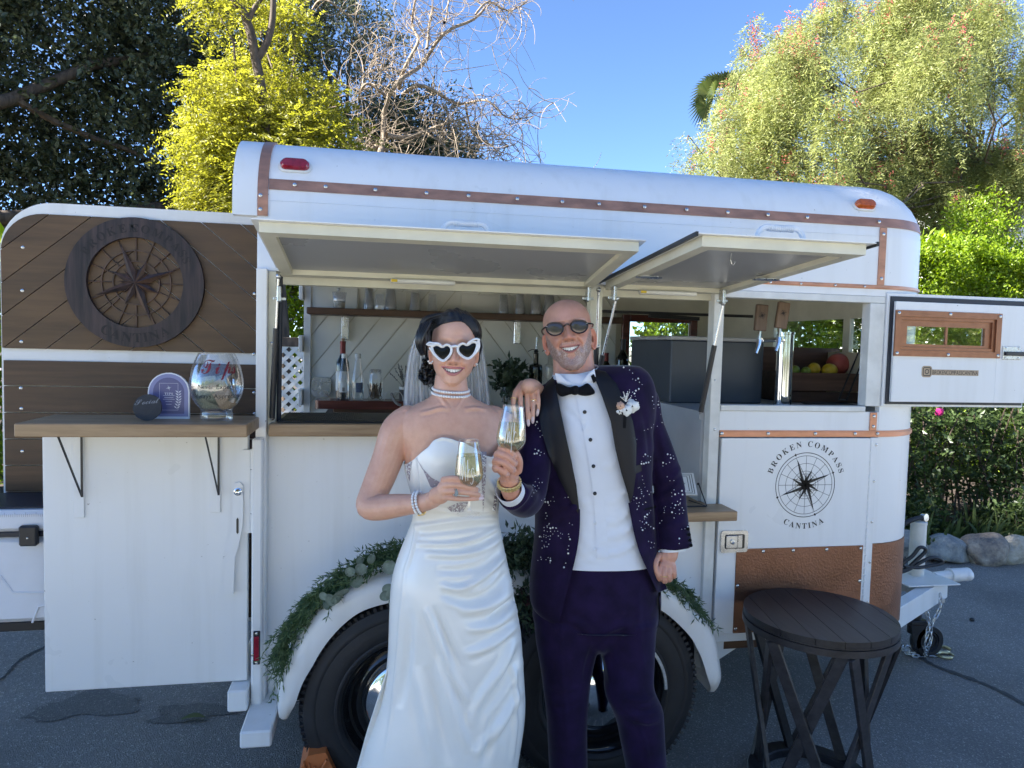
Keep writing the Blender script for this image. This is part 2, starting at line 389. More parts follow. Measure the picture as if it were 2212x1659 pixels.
def text_line(s, h, gap=0.08, space=0.45, wscale=1.0):
    """(2-D glyph outlines placed on one line, width); h = capital height"""
    cap = glyph('H')[0][:, 1].max(); k = h/cap; x = 0; out = []
    for ch in s:
        if ch == ' ': x += space*h; continue
        v, f = glyph(ch)
        if len(v) == 0: continue
        v = v*k; v = v.copy(); v[:, 0] *= wscale; w = v[:, 0].max()-v[:, 0].min()
        v[:, 0] += x-v[:, 0].min(); out.append((v, f, x+w/2)); x += w+gap*h
    return out, x-gap*h
def text_flat(mb, s, h, place, mi=0, thick=0.0, **kw):
    """place(u, v) -> 3-D point; u centred"""
    ls, w = text_line(s, h, **kw)
    for v, f, cx in ls:
        mb.add([place(p[0]-w/2, p[1]) for p in v], f, mi)
        if thick: pass
def text_arc(mb, s, h, R, a_mid, place, inward=False, mi=0, **kw):
    ls, w = text_line(s, h, **kw)
    for v, f, cx in ls:
        s_ = (cx-w/2)/R; a = a_mid+s_ if inward else a_mid-s_
        pts = []
        for p in v:
            du = p[0]-cx; dv = p[1]
            r = (R-dv) if inward else (R+dv)
            ux, uy = (-math.sin(a), math.cos(a)) if inward else (math.sin(a), -math.cos(a))
            pts.append(place(r*math.cos(a)+du*ux, r*math.sin(a)+du*uy))
        mb.add(pts, f, mi)
def ring_flat(mb, R, w, place, n=64, mi=0):
    vs = []; 
    for i in range(n):
        a = 2*math.pi*i/n; vs += [place((R-w/2)*math.cos(a), (R-w/2)*math.sin(a)), place((R+w/2)*math.cos(a), (R+w/2)*math.sin(a))]
    mb.add(vs, [(2*i, 2*i+1, (2*i+3) % (2*n), (2*i+2) % (2*n)) for i in range(n)], mi)
def star_faces(mb, R, place, rot, mi_d=0, mi_l=None, lw=0.004, h=0.0):
    """compass star: long points, middle points, small points, one half of each filled"""
    for (n, off, L, b) in ((8, 22.5, 0.42, 0.12), (4, 45, 0.60, 0.16), (4, 0, 1.0, 0.17)):
        for k in range(n):
            a = rot+R_(360/n*k+off); t = (R*L*math.cos(a), R*L*math.sin(a))
            for sgn in (-1, 1):
                bb = a+sgn*R_(180/n if n == 4 else 22.5); q = (R*b*math.cos(bb), R*b*math.sin(bb))
                if sgn > 0: mb.add([place(0, 0, h), place(*t, h*0.15), place(*q, 0)], [(0, 1, 2)], mi_d)
                elif mi_l is not None: mb.add([place(0, 0, h), place(*t, h*0.15), place(*q, 0)], [(0, 1, 2)], mi_l)
                if mi_l is None:
                    for A, B in (((0, 0), t), (t, q)):
                        A = np.array(A); B = np.array(B); d = B-A; nn = np.array([-d[1], d[0]])/np.linalg.norm(d)*lw/2
                        mb.add([place(*(A+nn)), place(*(A-nn)), place(*(B-nn)), place(*(B+nn))], [(0, 1, 2, 3)], mi_d)
def spokes(mb, r0, r1, place, n=16, w=0.003, mi=0):
    for k in range(n):
        a = 2*math.pi*k/n; d = np.array([math.cos(a), math.sin(a)]); nn = np.array([-d[1], d[0]])*w/2
        mb.add([place(*(d*r0+nn)), place(*(d*r0-nn)), place(*(d*r1-nn)), place(*(d*r1+nn))], [(0, 1, 2, 3)], mi)
# ------------------------------------------------------------------ ground
def asphalt(name='asphalt', k=1.0):
    m, n, l, b = _nt(name)
    big = _noise(n, l, 0.9, 5); fine = _noise(n, l, 160, 2)
    v = n.new('ShaderNodeTexVoronoi'); v.inputs['Scale'].default_value = 190; tc = n.new('ShaderNodeTexCoord'); l.new(tc.outputs['Object'], v.inputs['Vector'])
    r1 = _ramp(n, l, big.outputs['Fac'], [(0.28, (0.20*k, 0.186*k, 0.165*k)), (0.58, (0.33*k, 0.308*k, 0.275*k))])
    r2 = _ramp(n, l, v.outputs['Color'], [(0.50, (0.70, 0.70, 0.70)), (0.80, (1.0, 1.0, 1.0)), (0.94, (1.9, 1.88, 1.8))])
    mx = n.new('ShaderNodeMix'); mx.data_type = 'RGBA'; mx.blend_type = 'MULTIPLY'; mx.inputs[0].default_value = 1
    l.new(r1.outputs[0], mx.inputs[6]); l.new(r2.outputs[0], mx.inputs[7]); l.new(mx.outputs[2], b.inputs['Base Color'])
    b.inputs['Roughness'].default_value = 0.8
    bp = n.new('ShaderNodeBump'); bp.inputs['Strength'].default_value = 0.8; bp.inputs['Distance'].default_value = 0.006
    l.new(v.outputs['Distance'], bp.inputs['Height']); l.new(bp.outputs[0], b.inputs['Normal'])
    return m
M['asphalt'] = asphalt()
M['tar'] = pm('tar_seal', (0.055, 0.053, 0.05), 0.7, var=0.2, bump=0.3)
M['oil'] = asphalt('damp_asphalt', 0.66)
M['soil'] = pm('mulch_soil', (0.050, 0.034, 0.024), 0.9, var=0.5, scale=40, bump=1.0, bscale=60)
g = MB().add([(-300, -300, 0), (300, -300, 0), (300, 300, 0), (-300, 300, 0)], [(0, 1, 2, 3)]).build('ground', M['asphalt'])
tag(g, 'dark grey asphalt driveway under the trailer', kind='structure')
lw_ = MB().add([(-60, -60, 0.006), (60, -60, 0.006), (60, -3.7, 0.006), (-60, -3.7, 0.006)], [(0, 1, 2, 3)]).build('bounce_sheet', pm('pale_bounce', (0.44, 0.42, 0.36), 0.9, var=0.3, scale=3, bump=0.6, bscale=60)); tag(lw_, 'unseen pale ground sheet added behind the camera to bounce light', kind='structure')  # pale sheet behind the camera, added to bounce sunlight onto the trailer
rng = np.random.default_rng(5)
def ribbon(pts, w, z, name, mat):
    c = curve_pts(np.array(pts)[:, :2], 40); t = np.gradient(c, axis=0); t /= np.linalg.norm(t, axis=1)[:, None]; nn = np.stack([-t[:, 1], t[:, 0]], 1)
    ww = w*(1+0.35*rng.standard_normal(40)); V = []
    for i in range(40):
        for s in (-1, 1): V.append((*(c[i]+nn[i]*s*ww[i]/2), z))
    return MB().add(V, [(2*i, 2*i+1, 2*i+3, 2*i+2) for i in range(39)]).build(name, mat)
tag(ribbon([PZ(x, y, 0) for x, y in ((1880, 1378), (1911, 1386), (1954, 1397), (2008, 1433), (2080, 1461), (2152, 1490), (2240, 1540))], 0.035, 0.004, 'road_crack', M['tar']), 'black tar sealed crack running across the driveway', kind='structure')
tag(ribbon([PZ(x, y, 0) for x, y in ((-40, 1490), (0, 1470), (40, 1430), (105, 1395), (200, 1350))], 0.018, 0.004, 'road_crack', M['tar']), 'dark crack in the driveway beside the cooler', kind='structure')
def blob(cx, cy, rx, ry, z, seed):
    r = np.random.default_rng(seed); a = np.linspace(0, 2*math.pi, 48, endpoint=False); k = 1+0.2*np.sin(3*a+r.random()*6)+0.12*np.sin(5*a+r.random()*6)+0.06*np.sin(9*a)+0.07*r.standard_normal(48)
    return [(cx+rx*k[i]*math.cos(a[i]), cy+ry*k[i]*math.sin(a[i]), z) for i in range(48)]
st = MB()
p = PZ(190, 1525, 0); st.add(blob(p[0], p[1], 0.22, 0.12, 0.0035, 1), [tuple(range(48))])
p = PZ(420, 1540, 0); st.add(blob(p[0], p[1], 0.18, 0.08, 0.0042, 2), [tuple(range(48))])
tag(st.build('road_stain', M['oil']), 'dark damp stain on the asphalt under the half door', kind='structure')
# planting bed: soil sheet with a wavering edge, gently mounded
def bed():
    nx, ny = 90, 30; V = []
    for j in range(ny):
        for i in range(nx):
            x = -14+34*i/(nx-1); e = 2.35+0.16*math.sin(x*1.3)+0.10*math.sin(x*3.1)+0.06*math.sin(x*7.7)
            f = j/(ny-1); y = e+26*f**1.6; h = 0.006+0.10*(1-math.exp(-(y-e)*2.2))+0.012*rng.standard_normal()*(f > 0)
            V.append((x, y, max(h, 0.005)))
    return np_mesh('soil_bed', V, [(j*nx+i, j*nx+i+1, (j+1)*nx+i+1, (j+1)*nx+i) for j in range(ny-1) for i in range(nx-1)], M['soil'], smooth=True)
tag(bed(), 'brown mulched planting bed along the driveway', kind='structure')
# ------------------------------------------------------------------ trailer
W_ = 1.75; XC, NR = 2.15, 0.34; XR = -0.44; XF = XC+NR; ZS, RR = 2.20, 0.26
T = thing('food_trailer', 'white horse trailer converted into a bar with copper trim and open flaps', 'trailer', (0.9, 0.9, 0))
def outline(d, x0=XR, x1=None, far=True, n=10):
    """plan path of the body, pulled in by d: near side, rounded nose, far side"""
    r = max(NR-d, 0.02); cx, cy = XF-d-r, d+r
    p = [(x0, d)]
    if x1 is not None and x1 <= cx: return p+[(x1, d)]
    p += [(cx+r*math.cos(R_(a)), cy+r*math.sin(R_(a))) for a in np.linspace(-90, 0, n+1)]
    if far:
        p += [(cx+r*math.cos(R_(a)), W_-cy+r*math.sin(R_(a))) for a in np.linspace(0, 90, n+1)]; p.append((x0, W_-d))
    return p
def wall(mb, path, z0, z1, th=0.025, mi=0):
    """thin upright wall along a plan path, thickness to the left of travel"""
    p = np.array(path, float); t = np.gradient(p, axis=0); t /= np.linalg.norm(t, axis=1)[:, None]; nn = np.stack([-t[:, 1], t[:, 0]], 1); q = p+nn*th; m = len(p)
    V = [(*p[i], z) for z in (z0, z1) for i in range(m)]+[(*q[i], z) for z in (z0, z1) for i in range(m)]
    F = []
    for i in range(m-1):
        F += [(i, i+1, m+i+1, m+i), (2*m+i+1, 2*m+i, 3*m+i, 3*m+i+1), (m+i, m+i+1, 3*m+i+1, 3*m+i), (i+1, i, 2*m+i, 2*m+i+1)]
    F += [(0, m, 3*m, 2*m), (m-1, 3*m-1, 4*m-1, 2*m-1)]
    return mb.add(V, F, mi)
nose = [p for p in outline(0) if p[0] >= XC-1e-6 and p[1] < NR+1e-6]
MB().box(XR, XC, 0, 0.03, 1.945, ZS, 0.001).build('upper_side_panel', M['white'], T)
MB().box(-0.40, 0.84, 0.02, 0.045, 0.46, 1.335, 0.001).build('lower_side_panel', M['white'], T)
MB().box(0.842, 1.36, 0.02, 0.045, 0.46, 1.012, 0.001).build('lower_side_panel', M['white'], T)
MB().box(1.403, XC, 0.001, 0.03, 1.336, 1.443, 0.001).build('middle_side_panel', M['white'], T)
b = MB(); wall(b, nose, 1.99, ZS); wall(b, nose, 1.362, 1.99); wall(b, nose, 0.862, 1.334); b.build('nose_panel', M['white'], T)
b = MB(); wall(b, outline(-0.002, XC)[1:12], 0.47, 0.86, 0.02); b.build('nose_kick_panel', M['copper_ham'], T)['label'] = 'hammered copper sheet round the lower nose'
# front wall with the window band
b = MB()
wall(b, [(XF, NR), (XF, W_-NR)], 0.46, 1.70); wall(b, [(XF, NR), (XF, W_-NR)], 1.88, ZS)
for y0, y1 in ((NR, 0.47), (0.665, 0.72), (1.50, W_-NR)): b.box(XF-0.025, XF, y0, y1, 1.70, 1.88, 0.001)
wall(b, [p for p in outline(0) if p[0] >= XC-1e-6 and p[1] > W_-NR-1e-6], 0.46, ZS)
b.build('front_wall', M['cream'], T)
for y0, y1 in ((0.47, 0.665), (0.72, 1.50)): MB().box(XF-0.014, XF-0.010, y0, y1, 1.70, 1.88, 0).build('front_window_pane', M['pane'], T)
# far wall: boards in a chevron, plain wall with a window beyond
fy = W_-0.03
for i, q in enumerate(strips([(XR, 0.46), (0.66, 0.46), (0.66, 2.18), (XR, 2.18)], R_(52), 0.125, 0.006)+strips([(0.66, 0.46), (1.52, 0.46), (1.52, 2.18), (0.66, 2.18)], R_(-52), 0.125, 0.006)):
    MB().prism([(x, fy-0.012, z) for x, z in q], (0, 0.012, 0)).build('wall_board', M['inner'], T)
b = MB(); b.box(XR, XC, fy, W_, 0.46, 1.56, 0.001); b.box(XR, XC, fy, W_, 1.88, ZS, 0.001); b.box(XR, 1.60, fy, W_, 1.56, 1.88, 0.001); b.box(2.04, XC, fy, W_, 1.56, 1.88, 0.001)
b.build('far_wall', M['cream'], T)
b = MB()
for (x0, x1, z0, z1) in ((1.56, 1.61, 1.53, 1.91), (2.03, 2.08, 1.53, 1.91), (1.61, 2.03, 1.53, 1.575), (1.61, 2.03, 1.865, 1.91)): b.box(x0, x1, fy-0.03, fy-0.001, z0, z1, 0.003)
f = b.build('far_window_frame', M['mahog'], T); MB().box(1.61, 2.03, fy+0.004, fy+0.008, 1.57, 1.87, 0).build('pane', M['pane'], f)
MB().prism([(x, y, 2.165) for x, y in outline(0.035)], (0, 0, 0.02)).build('ceiling', M['cream'], T)
MB().box(XR, 2.30, 0.05, W_-0.05, 0.40, 0.458, 0.001).build('floor', M['shelf'], T)
MB().box(2.302, XF-0.03, NR, W_-NR, 0.40, 0.458, 0.001).build('floor', M['shelf'], T)
# roof
def roof():
    b = MB(); rows = []
    for t in np.linspace(0, 90, 9): rows.append((RR*(1-math.cos(R_(t))), ZS+RR*math.sin(R_(t))))
    rows += [(0.45, 2.478), (0.65, 2.488), (0.86, 2.49)]
    m = None
    for d, z in rows:
        o = outline(d); m = len(o); b.v += [(x, y, z) for x, y in o]
    for j in range(len(rows)-1):
        for i in range(m-1): b.f.append((j*m+i, j*m+i+1, (j+1)*m+i+1, (j+1)*m+i)); b.m.append(0)
    return b.build('roof', M['white'], T, 50)
roof()
def arc_band(mb, x0, x1, grow, t0=-20, mi=0):
    prof = [(-grow, 2.142)]+[(RR-(RR+grow)*math.cos(R_(t)), ZS+(RR+grow)*math.sin(R_(t))) for t in np.linspace(0, 90, 12)]
    prof += [(0.875, 2.49+grow)]; prof = prof+[(W_-y, z) for y, z in prof[-2::-1]]; n = len(prof)
    inn = [(0.875+(y-0.875)*0.955, z-0.02 if z > 2.2 else z) for y, z in prof]
    V = [(x, *q) for x in (x0, x1) for q in prof]+[(x, *q) for x in (x0, x1) for q in inn]
    F = []
    for i in range(n-1): F += [(i, n+i, n+i+1, i+1), (2*n+i, 2*n+i+1, 3*n+i+1, 3*n+i), (i, i+1, 2*n+i+1, 2*n+i), (n+i+1, n+i, 3*n+i, 3*n+i+1)]
    return mb.add(V, F, mi)
arc_band(MB(), -0.526, XR, 0.004).build('roof_hood', M['white'], T, 40)
RIV = MB().lathe([(0.0075, 0), (0.007, 0.002), (0.004, 0.0035), (0.0018, 0.0035), (0.0016, 0.001), (0, 0.001)], n=10).mesh('rivet')
RIV.materials.append(M['steel'])
def rivet(parent, p, nrm=(0, -1, 0), name='rivet', k=1.0):
    o = bpy.data.objects.new(name, RIV); COL.objects.link(o); o.parent = parent
    o.location = Vector(np.array(p)-LOC[root_of(parent).name]); o.rotation_euler = Vector(nrm).to_track_quat('Z', 'Y').to_euler(); o.scale = (k, k, k); return o
# copper trim
def curve_band(z0, z1, x0, grow=0.003):
    b = MB(); ts = [math.asin((z-ZS)/RR) for z in (z0, z1)]
    rows = [(RR-(RR)*math.cos(ts[0]), z0), (RR-(RR+grow)*math.cos(ts[0]), z0), (RR-(RR+grow)*math.cos(ts[1]), z1), (RR-RR*math.cos(ts[1]), z1)]; m = 0
    for d, z in rows:
        o = outline(d, x0, n=12)[:14]; m = len(o); b.v += [(x, y, z) for x, y in o]
    for j in range(3):
        for i in range(m-1): b.f.append((j*m+i, j*m+i+1, (j+1)*m+i+1, (j+1)*m+i)); b.m.append(0)
    return b
cs = curve_band(2.240, 2.280, -0.401).build('copper_strip', M['copper'], T, 20)
for x in (-0.31, -0.20, -0.02, 0.17, 0.33, 0.52, 0.70, 0.85, 1.04, 1.22, 1.40, 1.58, 1.76, 2.10): rivet(cs, (x, 0.003-0.003, 2.262))
b = MB(); arc_band(b, -0.439, -0.403, 0.0065); cs = b.build('copper_strip', M['copper'], T, 40)
for z in (2.165, 2.215): rivet(cs, (-0.428, -0.007, z))
def wall_band(z0, z1, x0, th=0.006, mat='copper', x1=None):
    path = outline(-0.004, x0)[:12] if x1 is None else [(x0, -0.004), (x1, -0.004)]
    b = MB(); wall(b, path, z0, z1, th); zm = (z0+z1)/2; h = (z1-z0)*0.28
    path2 = outline(-0.009, x0)[:12] if x1 is None else [(x0, -0.009), (x1, -0.009)]
    wall(b, path2, zm-h, zm+h, 0.006); return b.build('copper_strip', M[mat], T, 20)
cs = wall_band(1.335, 1.362, 1.404)
for x in (1.41, 1.62, 1.84, 2.03, 2.14): rivet(cs, (x, -0.010, 1.349))
cs = wall_band(1.975, 1.992, 0.86)
for x in (0.90, 1.45, 1.60, 1.74, 1.90, 2.04): rivet(cs, (x, -0.010, 1.983), k=0.7)
for z0, z1, rz in ((1.993, 2.238, (2.02, 2.21)), (1.363, 1.442, (1.38, 1.425))):
    cs = MB().box(2.105, 2.138, -0.005, 0.001, z0, z1, 0.001).build('copper_strip', M['copper'], T)
    for z in rz: rivet(cs, (2.121, -0.005, z))
# marker lights on the roof edge
def marker(x, z, w, h, mat, lab):
    t = math.asin((z-ZS)/RR); y = RR*(1-math.cos(t)); n = np.array([0, -math.cos(t), math.sin(t)]); up = np.array([0, math.sin(t), math.cos(t)]); ex = np.array([1, 0, 0]); c = np.array([x, y, z])
    def dome(mb, w, h, d, base):
        o = round_rect(-w/2, w/2, -h/2, h/2, h/2*0.98, 6); V = []; 
        for s, k in ((1.0, 0), (0.99, 0.55), (0.86, 0.9), (0.55, 1.0)): V += [c+ex*(p[0]*s)+up*(p[1]*s)+n*(base+d*k) for p in o]
        m = len(o); F = [(j*m+i, j*m+(i+1) % m, (j+1)*m+(i+1) % m, (j+1)*m+i) for j in range(3) for i in range(m)]+[tuple(range(3*m, 4*m))]
        mb.add(V, F)
    b = MB(); dome(b, w+0.018, h+0.014, 0.006, 0.0); o = b.build('marker_light', M['white_old'], T); o['label'] = lab
    b = MB(); dome(b, w, h, 0.022, 0.005); b.build('lens', M[mat], o)
marker(-0.313, 2.335, 0.105, 0.044, 'red_lens', 'red marker light above the rear end'); marker(2.05, 2.332, 0.095, 0.042, 'amber_lens', 'amber marker light by the nose')
# posts and frames of the openings
b = MB().box(-0.437, -0.400, -0.035, 0.03, 0.30, 1.95, 0.002); b.build('rear_post', M['white'], T)
MB().box(-0.399, -0.372, -0.004, 0.05, 1.34, 1.944, 0.001).build('door_jamb', M['cream'], T)
b = MB().box(-0.445, -0.408, -0.062, -0.036, 0.315, 1.335, 0.006); po = b.build('hinge_plate', M['white'], T)
rivet(po, (-0.437, -0.063, 0.535)); rivet(T, (-0.385, -0.005, 1.68), k=0.8); rivet(T, (-0.385, -0.005, 1.41), k=0.9)
b = MB().box(-0.436, -0.412, -0.071, -0.063, 0.50, 0.625, 0.003, 0); 
rl = b.build('side_light', M['black'], T); MB().box(-0.433, -0.415, -0.078, -0.0715, 0.517, 0.608, 0.003).build('lens', M['red_lens'], rl); rivet(rl, (-0.424, -0.072, 0.617), k=0.8); rivet(rl, (-0.424, -0.072, 0.508), k=0.8)
MB().box(-0.450, -0.345, -0.25, 0.20, 0.285, 0.345, 0.006).build('bumper_beam', M['white'], T)
MB().box(-0.520, -0.451, -0.10, 1.60, 0.34, 0.42, 0.006).build('rear_step', M['white'], T)
MB().box(-0.399, 0.0, 0.022, 0.20, 0.305, 0.455, 0.004).build('frame_rail', M['white'], T)
MB().box(0.828, 0.878, 0.002, 0.05, 0.98, 1.944, 0.002).build('middle_post', M['cream'], T); rivet(T, (0.866, 0.001, 1.70), k=0.8)
b = MB().box(1.357, 1.402, -0.002, 0.05, 0.455, 1.944, 0.002); po = b.build('door_post', M['white_old'], T); rivet(po, (1.38, -0.003, 1.365), k=0.7); rivet(po, (1.372, -0.003, 1.57), k=0.6)
b = MB(); b.box(1.403, 2.079, -0.006, 0.05, 1.444, 1.468, 0.002); b.box(1.403, 2.149, -0.003, 0.05, 1.915, 1.944, 0.002); b.box(2.078, 2.149, -0.004, 0.05, 1.4685, 1.914, 0.002); b.build('window_surround', M['white_old'], T)
MB().box(XR, 1.402, 0.031, 0.07, 1.90, 1.944, 0.001).build('opening_header', M['cream'], T)
MB().box(XR, XR+0.03, 0.05, W_, 2.05, 2.164, 0.001).build('rear_header', M['white_old'], T)
MB().box(XR, XR+0.04, W_-0.075, W_-0.032, 0.46, 2.049, 0.002).build('rear_far_post', M['white_old'], T)
for z in (1.93, 1.62, 1.30): MB().box(XR-0.025, XR-0.002, W_-0.12, W_-0.02, z, z+0.10, 0.004).build('rear_hinge', M['white_old'], T)
# lower side door with logo, copper sheet, paddle latch and hinge
sd = MB().box(1.412, 2.112, -0.008, 0.02, 0.492, 1.330, 0.002).build('side_door', M['white'], T)
kp = MB().box(1.498, 2.098, -0.012, -0.0085, 0.495, 0.858, 0.001).build('kick_panel', M['copper_ham'], sd)
for p in ((1.62, 0.845), (1.76, 0.845), (1.92, 0.845), (2.085, 0.845), (1.508, 0.70), (2.088, 0.70), (1.508, 0.515)): rivet(sd, (p[0], -0.0125, p[1]))
b = MB(); b.box(2.113, 2.148, -0.006, 0.0, 0.47, 1.332, 0.001)
for z in np.arange(0.49, 1.32, 0.03): b.lathe([(0.005, 0), (0.005, 0.022)], (2.113, -0.008, z), n=8)
hg = b.build('piano_hinge', M['white'], T)
for z in (0.60, 0.78, 0.96, 1.14, 1.30): rivet(hg, (2.138, -0.0065, z), k=0.8)
b = MB(); b.prism([(x, -0.0085, z) for x, z in round_rect(1.424, 1.547, 0.846, 0.939, 0.012)], (0, -0.007, 0)); pl = b.build('paddle_latch', M['steel'], sd)
b = MB(); b.prism([(x, -0.0157, z) for x, z in round_rect(1.441, 1.531, 0.862, 0.923, 0.007)], (0, -0.0006, 0), 0); b.box(1.444, 1.496, -0.022, -0.0165, 0.866, 0.919, 0.003, 1); b.box(1.499, 1.519, -0.019, -0.0165, 0.866, 0.919, 0.002, 1); b.lathe([(0.010, 0), (0.010, 0.006), (0.004, 0.007), (0, 0.004)], (1.472, -0.022, 0.893), (0, -1, 0), 16, 1)
b.build('latch_paddle', [M['black_metal'], M['steel']], sd)
def lplace(u, v, h=0): return (1.806+u, -0.0088, 1.128+v)
b = MB(); ring_flat(b, 0.139, 0.003, lplace); ring_flat(b, 0.126, 0.002, lplace)
for r in (0.093, 0.060, 0.048): ring_flat(b, r, 0.0016, lplace)
spokes(b, 0.048, 0.126, lplace, 16, 0.0016); star_faces(b, 0.113, lambda u, v, h=0: (1.806+u, -0.0096, 1.128+v), R_(22), 0, None, 0.002)
for k in range(4): a = R_(90*k+22); b.add([lplace(0.139*math.cos(a+e)*s, 0.139*math.sin(a+e)*s) for e, s in ((0.04, 1), (0, 1.05), (-0.04, 1), (0, 0.95))], [(0, 1, 2, 3)])
text_arc(b, serif('BROKEN COMPASS'), 0.024, 0.165, R_(90), lplace, gap=0.36, space=0.75)
text_arc(b, serif('CANTINA'), 0.024, 0.190, R_(-90), lplace, inward=True, gap=0.36)
b.build('compass_logo', M['ink'], sd)
MB().box(1.40, 2.12, 0.0, 0.03, 0.455, 0.490, 0.002).build('sill_rail', M['white'], T)
MB().bar((1.34, -0.03, 0.41), (1.95, 0.42, 0.41), 0.05, 0.09).build('frame_rail', M['white'], T)
b = MB().bar((1.370, -0.030, 0.40), (1.435, 0.018, 0.40), 0.005, 0.03); am = b.build('side_light', M['amber_lens'], T)
# near wall lining seen through the openings
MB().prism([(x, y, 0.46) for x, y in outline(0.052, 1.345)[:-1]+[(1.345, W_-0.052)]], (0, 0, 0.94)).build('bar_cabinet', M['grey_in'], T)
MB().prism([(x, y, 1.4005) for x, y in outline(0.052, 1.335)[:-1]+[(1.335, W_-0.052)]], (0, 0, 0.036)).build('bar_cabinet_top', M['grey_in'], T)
# counters
ct = MB().box(-0.388, 0.826, -0.062, 0.36, 1.342, 1.388, 0.003).build('serving_counter', M['counter'], T)
MB().box(0.885, 1.425, -0.142, 0.30, 1.013, 1.052, 0.003).build('lower_counter', M['counter'], T)
# shelf and back bar inside
sh = MB().box(-0.405, 1.48, 1.46, fy-0.013, 1.842, 1.880, 0.004).build('wall_shelf', M['shelf'], T)
for x in (-0.20, 0.86):
    b = MB(); b.box(x-0.022, x+0.022, fy-0.045, fy-0.013, 1.70, 1.841, 0.004); b.box(x-0.012, x+0.012, fy-0.056, fy-0.0455, 1.78, 1.841, 0.002); b.build('shelf_bracket', M['steel'], sh)
for x0, x1, z0, z1 in ((-0.43, -0.13, 1.885, 2.03), (0.02, 0.16, 1.882, 2.00), (0.50, 0.84, 1.885, 2.0)): 
    bd = MB().box(x0, x1, fy-0.03, fy-0.0125, z0, z1, 0.002).build('backing_board', M['inner'], T)
for z in (1.91, 2.0): rivet(T, (-0.24, fy-0.031, z), k=1.2)
MB().box(-0.30, 1.30, 1.38, fy-0.013, 1.20, 1.275, 0.004).build('back_counter', M['shelf'], T)
MB().box(-0.30, 1.30, 1.44, fy-0.013, 0.46, 1.199, 0.004).build('back_cabinet', M['inner'], T)
sb = MB().prism([(x, fy-0.045, z) for x, z in [(-0.374, 1.352), (-0.300, 1.352), (-0.280, 1.372), (-0.280, 1.45), (-0.300, 1.47), (-0.374, 1.47), (-0.394, 1.45), (-0.394, 1.372)]], (0, 0.03, 0)).build('switch_box', M['steel'], T)
b = MB().box(-0.343, -0.331, fy-0.062, fy-0.046, 1.40, 1.42, 0.003); b.build('switch', M['white_old'], sb)
for z in (1.37, 1.445): rivet(sb, (-0.337, fy-0.046, z), k=0.8)
MB().box(1.15, 2.3, 0.9, 1.5, 2.03, 2.05, 0.003).build('overhead_shelf', M['shelf'], T)
MB().bar((0.95, 1.2, 1.90), (2.2, 1.2, 1.90), 0.016, 0.016).build('ceiling_rod', M['black_metal'], T)
MB().bar((1.85, 1.2, 1.875), (1.55, 1.2, 1.885), 0.05, 0.02).build('rod_clamp', M['black_metal'], T)
# flaps
def flap(x0, x1, L, rise, lab, hx, dark_edge=False):
    """top-hung flap held open: frame, lining, skin with overhang, grab handle"""
    th = math.atan2(rise, L); c, s = math.cos(th), math.sin(th); z0 = 1.936
    def at(x, u, w): return (x, -0.004-(u*c)+w*s*0-0*s, z0+u*s+w)      # u outwards, w up
    def slab(mb, xa, xb, ua, ub, wa, wb, mi=0): mb.prism([at(xa, ua, wa), at(xb, ua, wa), at(xb, ub, wa), at(xa, ub, wa)], (0, 0, wb-wa), mi)
    fw = 0.042; b = MB()
    slab(b, x0, x1, 0.004, fw, -0.012, 0.018); slab(b, x0, x1, L-fw, L, -0.012, 0.018); slab(b, x0, x0+fw, fw+0.0005, L-fw-0.0005, -0.011, 0.018); slab(b, x1-fw, x1, fw+0.0005, L-fw-0.0005, -0.011, 0.018)
    f = b.build('flap', M['cream'], T); f['label'] = lab
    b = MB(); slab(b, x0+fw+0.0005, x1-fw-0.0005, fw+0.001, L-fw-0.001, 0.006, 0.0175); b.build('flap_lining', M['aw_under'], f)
    b = MB(); slab(b, x0-0.02, x1+0.02, 0.004, L+0.018, 0.0185, 0.0215); b.build('flap_skin', M['white'], f)
    if dark_edge:
        b = MB(); slab(b, x0-0.028, x0-0.0205, 0.0, L+0.02, 0.012, 0.024); b.build('rubber_seal', M['black'], f); b = MB(); slab(b, x1+0.0205, x1+0.028, L*0.7, L+0.02, 0.012, 0.024); b.build('rubber_seal', M['black'], f)
    p = [at(hx-0.075, L-0.07, 0.022), at(hx-0.072, L-0.07, 0.05), at(hx-0.058, L-0.07, 0.066), at(hx, L-0.07, 0.068), at(hx+0.058, L-0.07, 0.066), at(hx+0.072, L-0.07, 0.05), at(hx+0.075, L-0.07, 0.022)]
    b = MB().tube(curve_pts(p, 24), 0.0085, 8)
    for k in range(-6, 7): b.ring(at(hx+k*0.0065, L-0.07, 0.068), 0.0088, 0.0022, (1, 0, 0), 10, 6)
    b.build('grab_handle', M['white'], f)
    return f, at
f1, at1 = flap(-0.352, 0.828, 0.525, 0.088, 'wide left flap held open above the serving counter', 0.27)
f2, at2 = flap(0.885, 1.40, 0.865, 0.062, 'long right flap held open above the lower counter', 1.165, True)
for f, at, x in ((f1, at1, 0.16), (f2, at2, 1.13)):
    b = MB(); p = at(x, 0.05, -0.018); b.box(p[0]-0.12, p[0]+0.12, p[1]-0.014, p[1]+0.014, p[2]-0.012, p[2]+0.004, 0.004); b.build('light_bar', M['white_old'], f)
    b = MB(); b.box(p[0]-0.118, p[0]-0.095, p[1]-0.016, p[1]-0.0142, p[2]-0.009, p[2]+0.001, 0.0005); b.build('warning_sticker', pm('yellow_sticker', (0.7, 0.5, 0.03), 0.5), f)
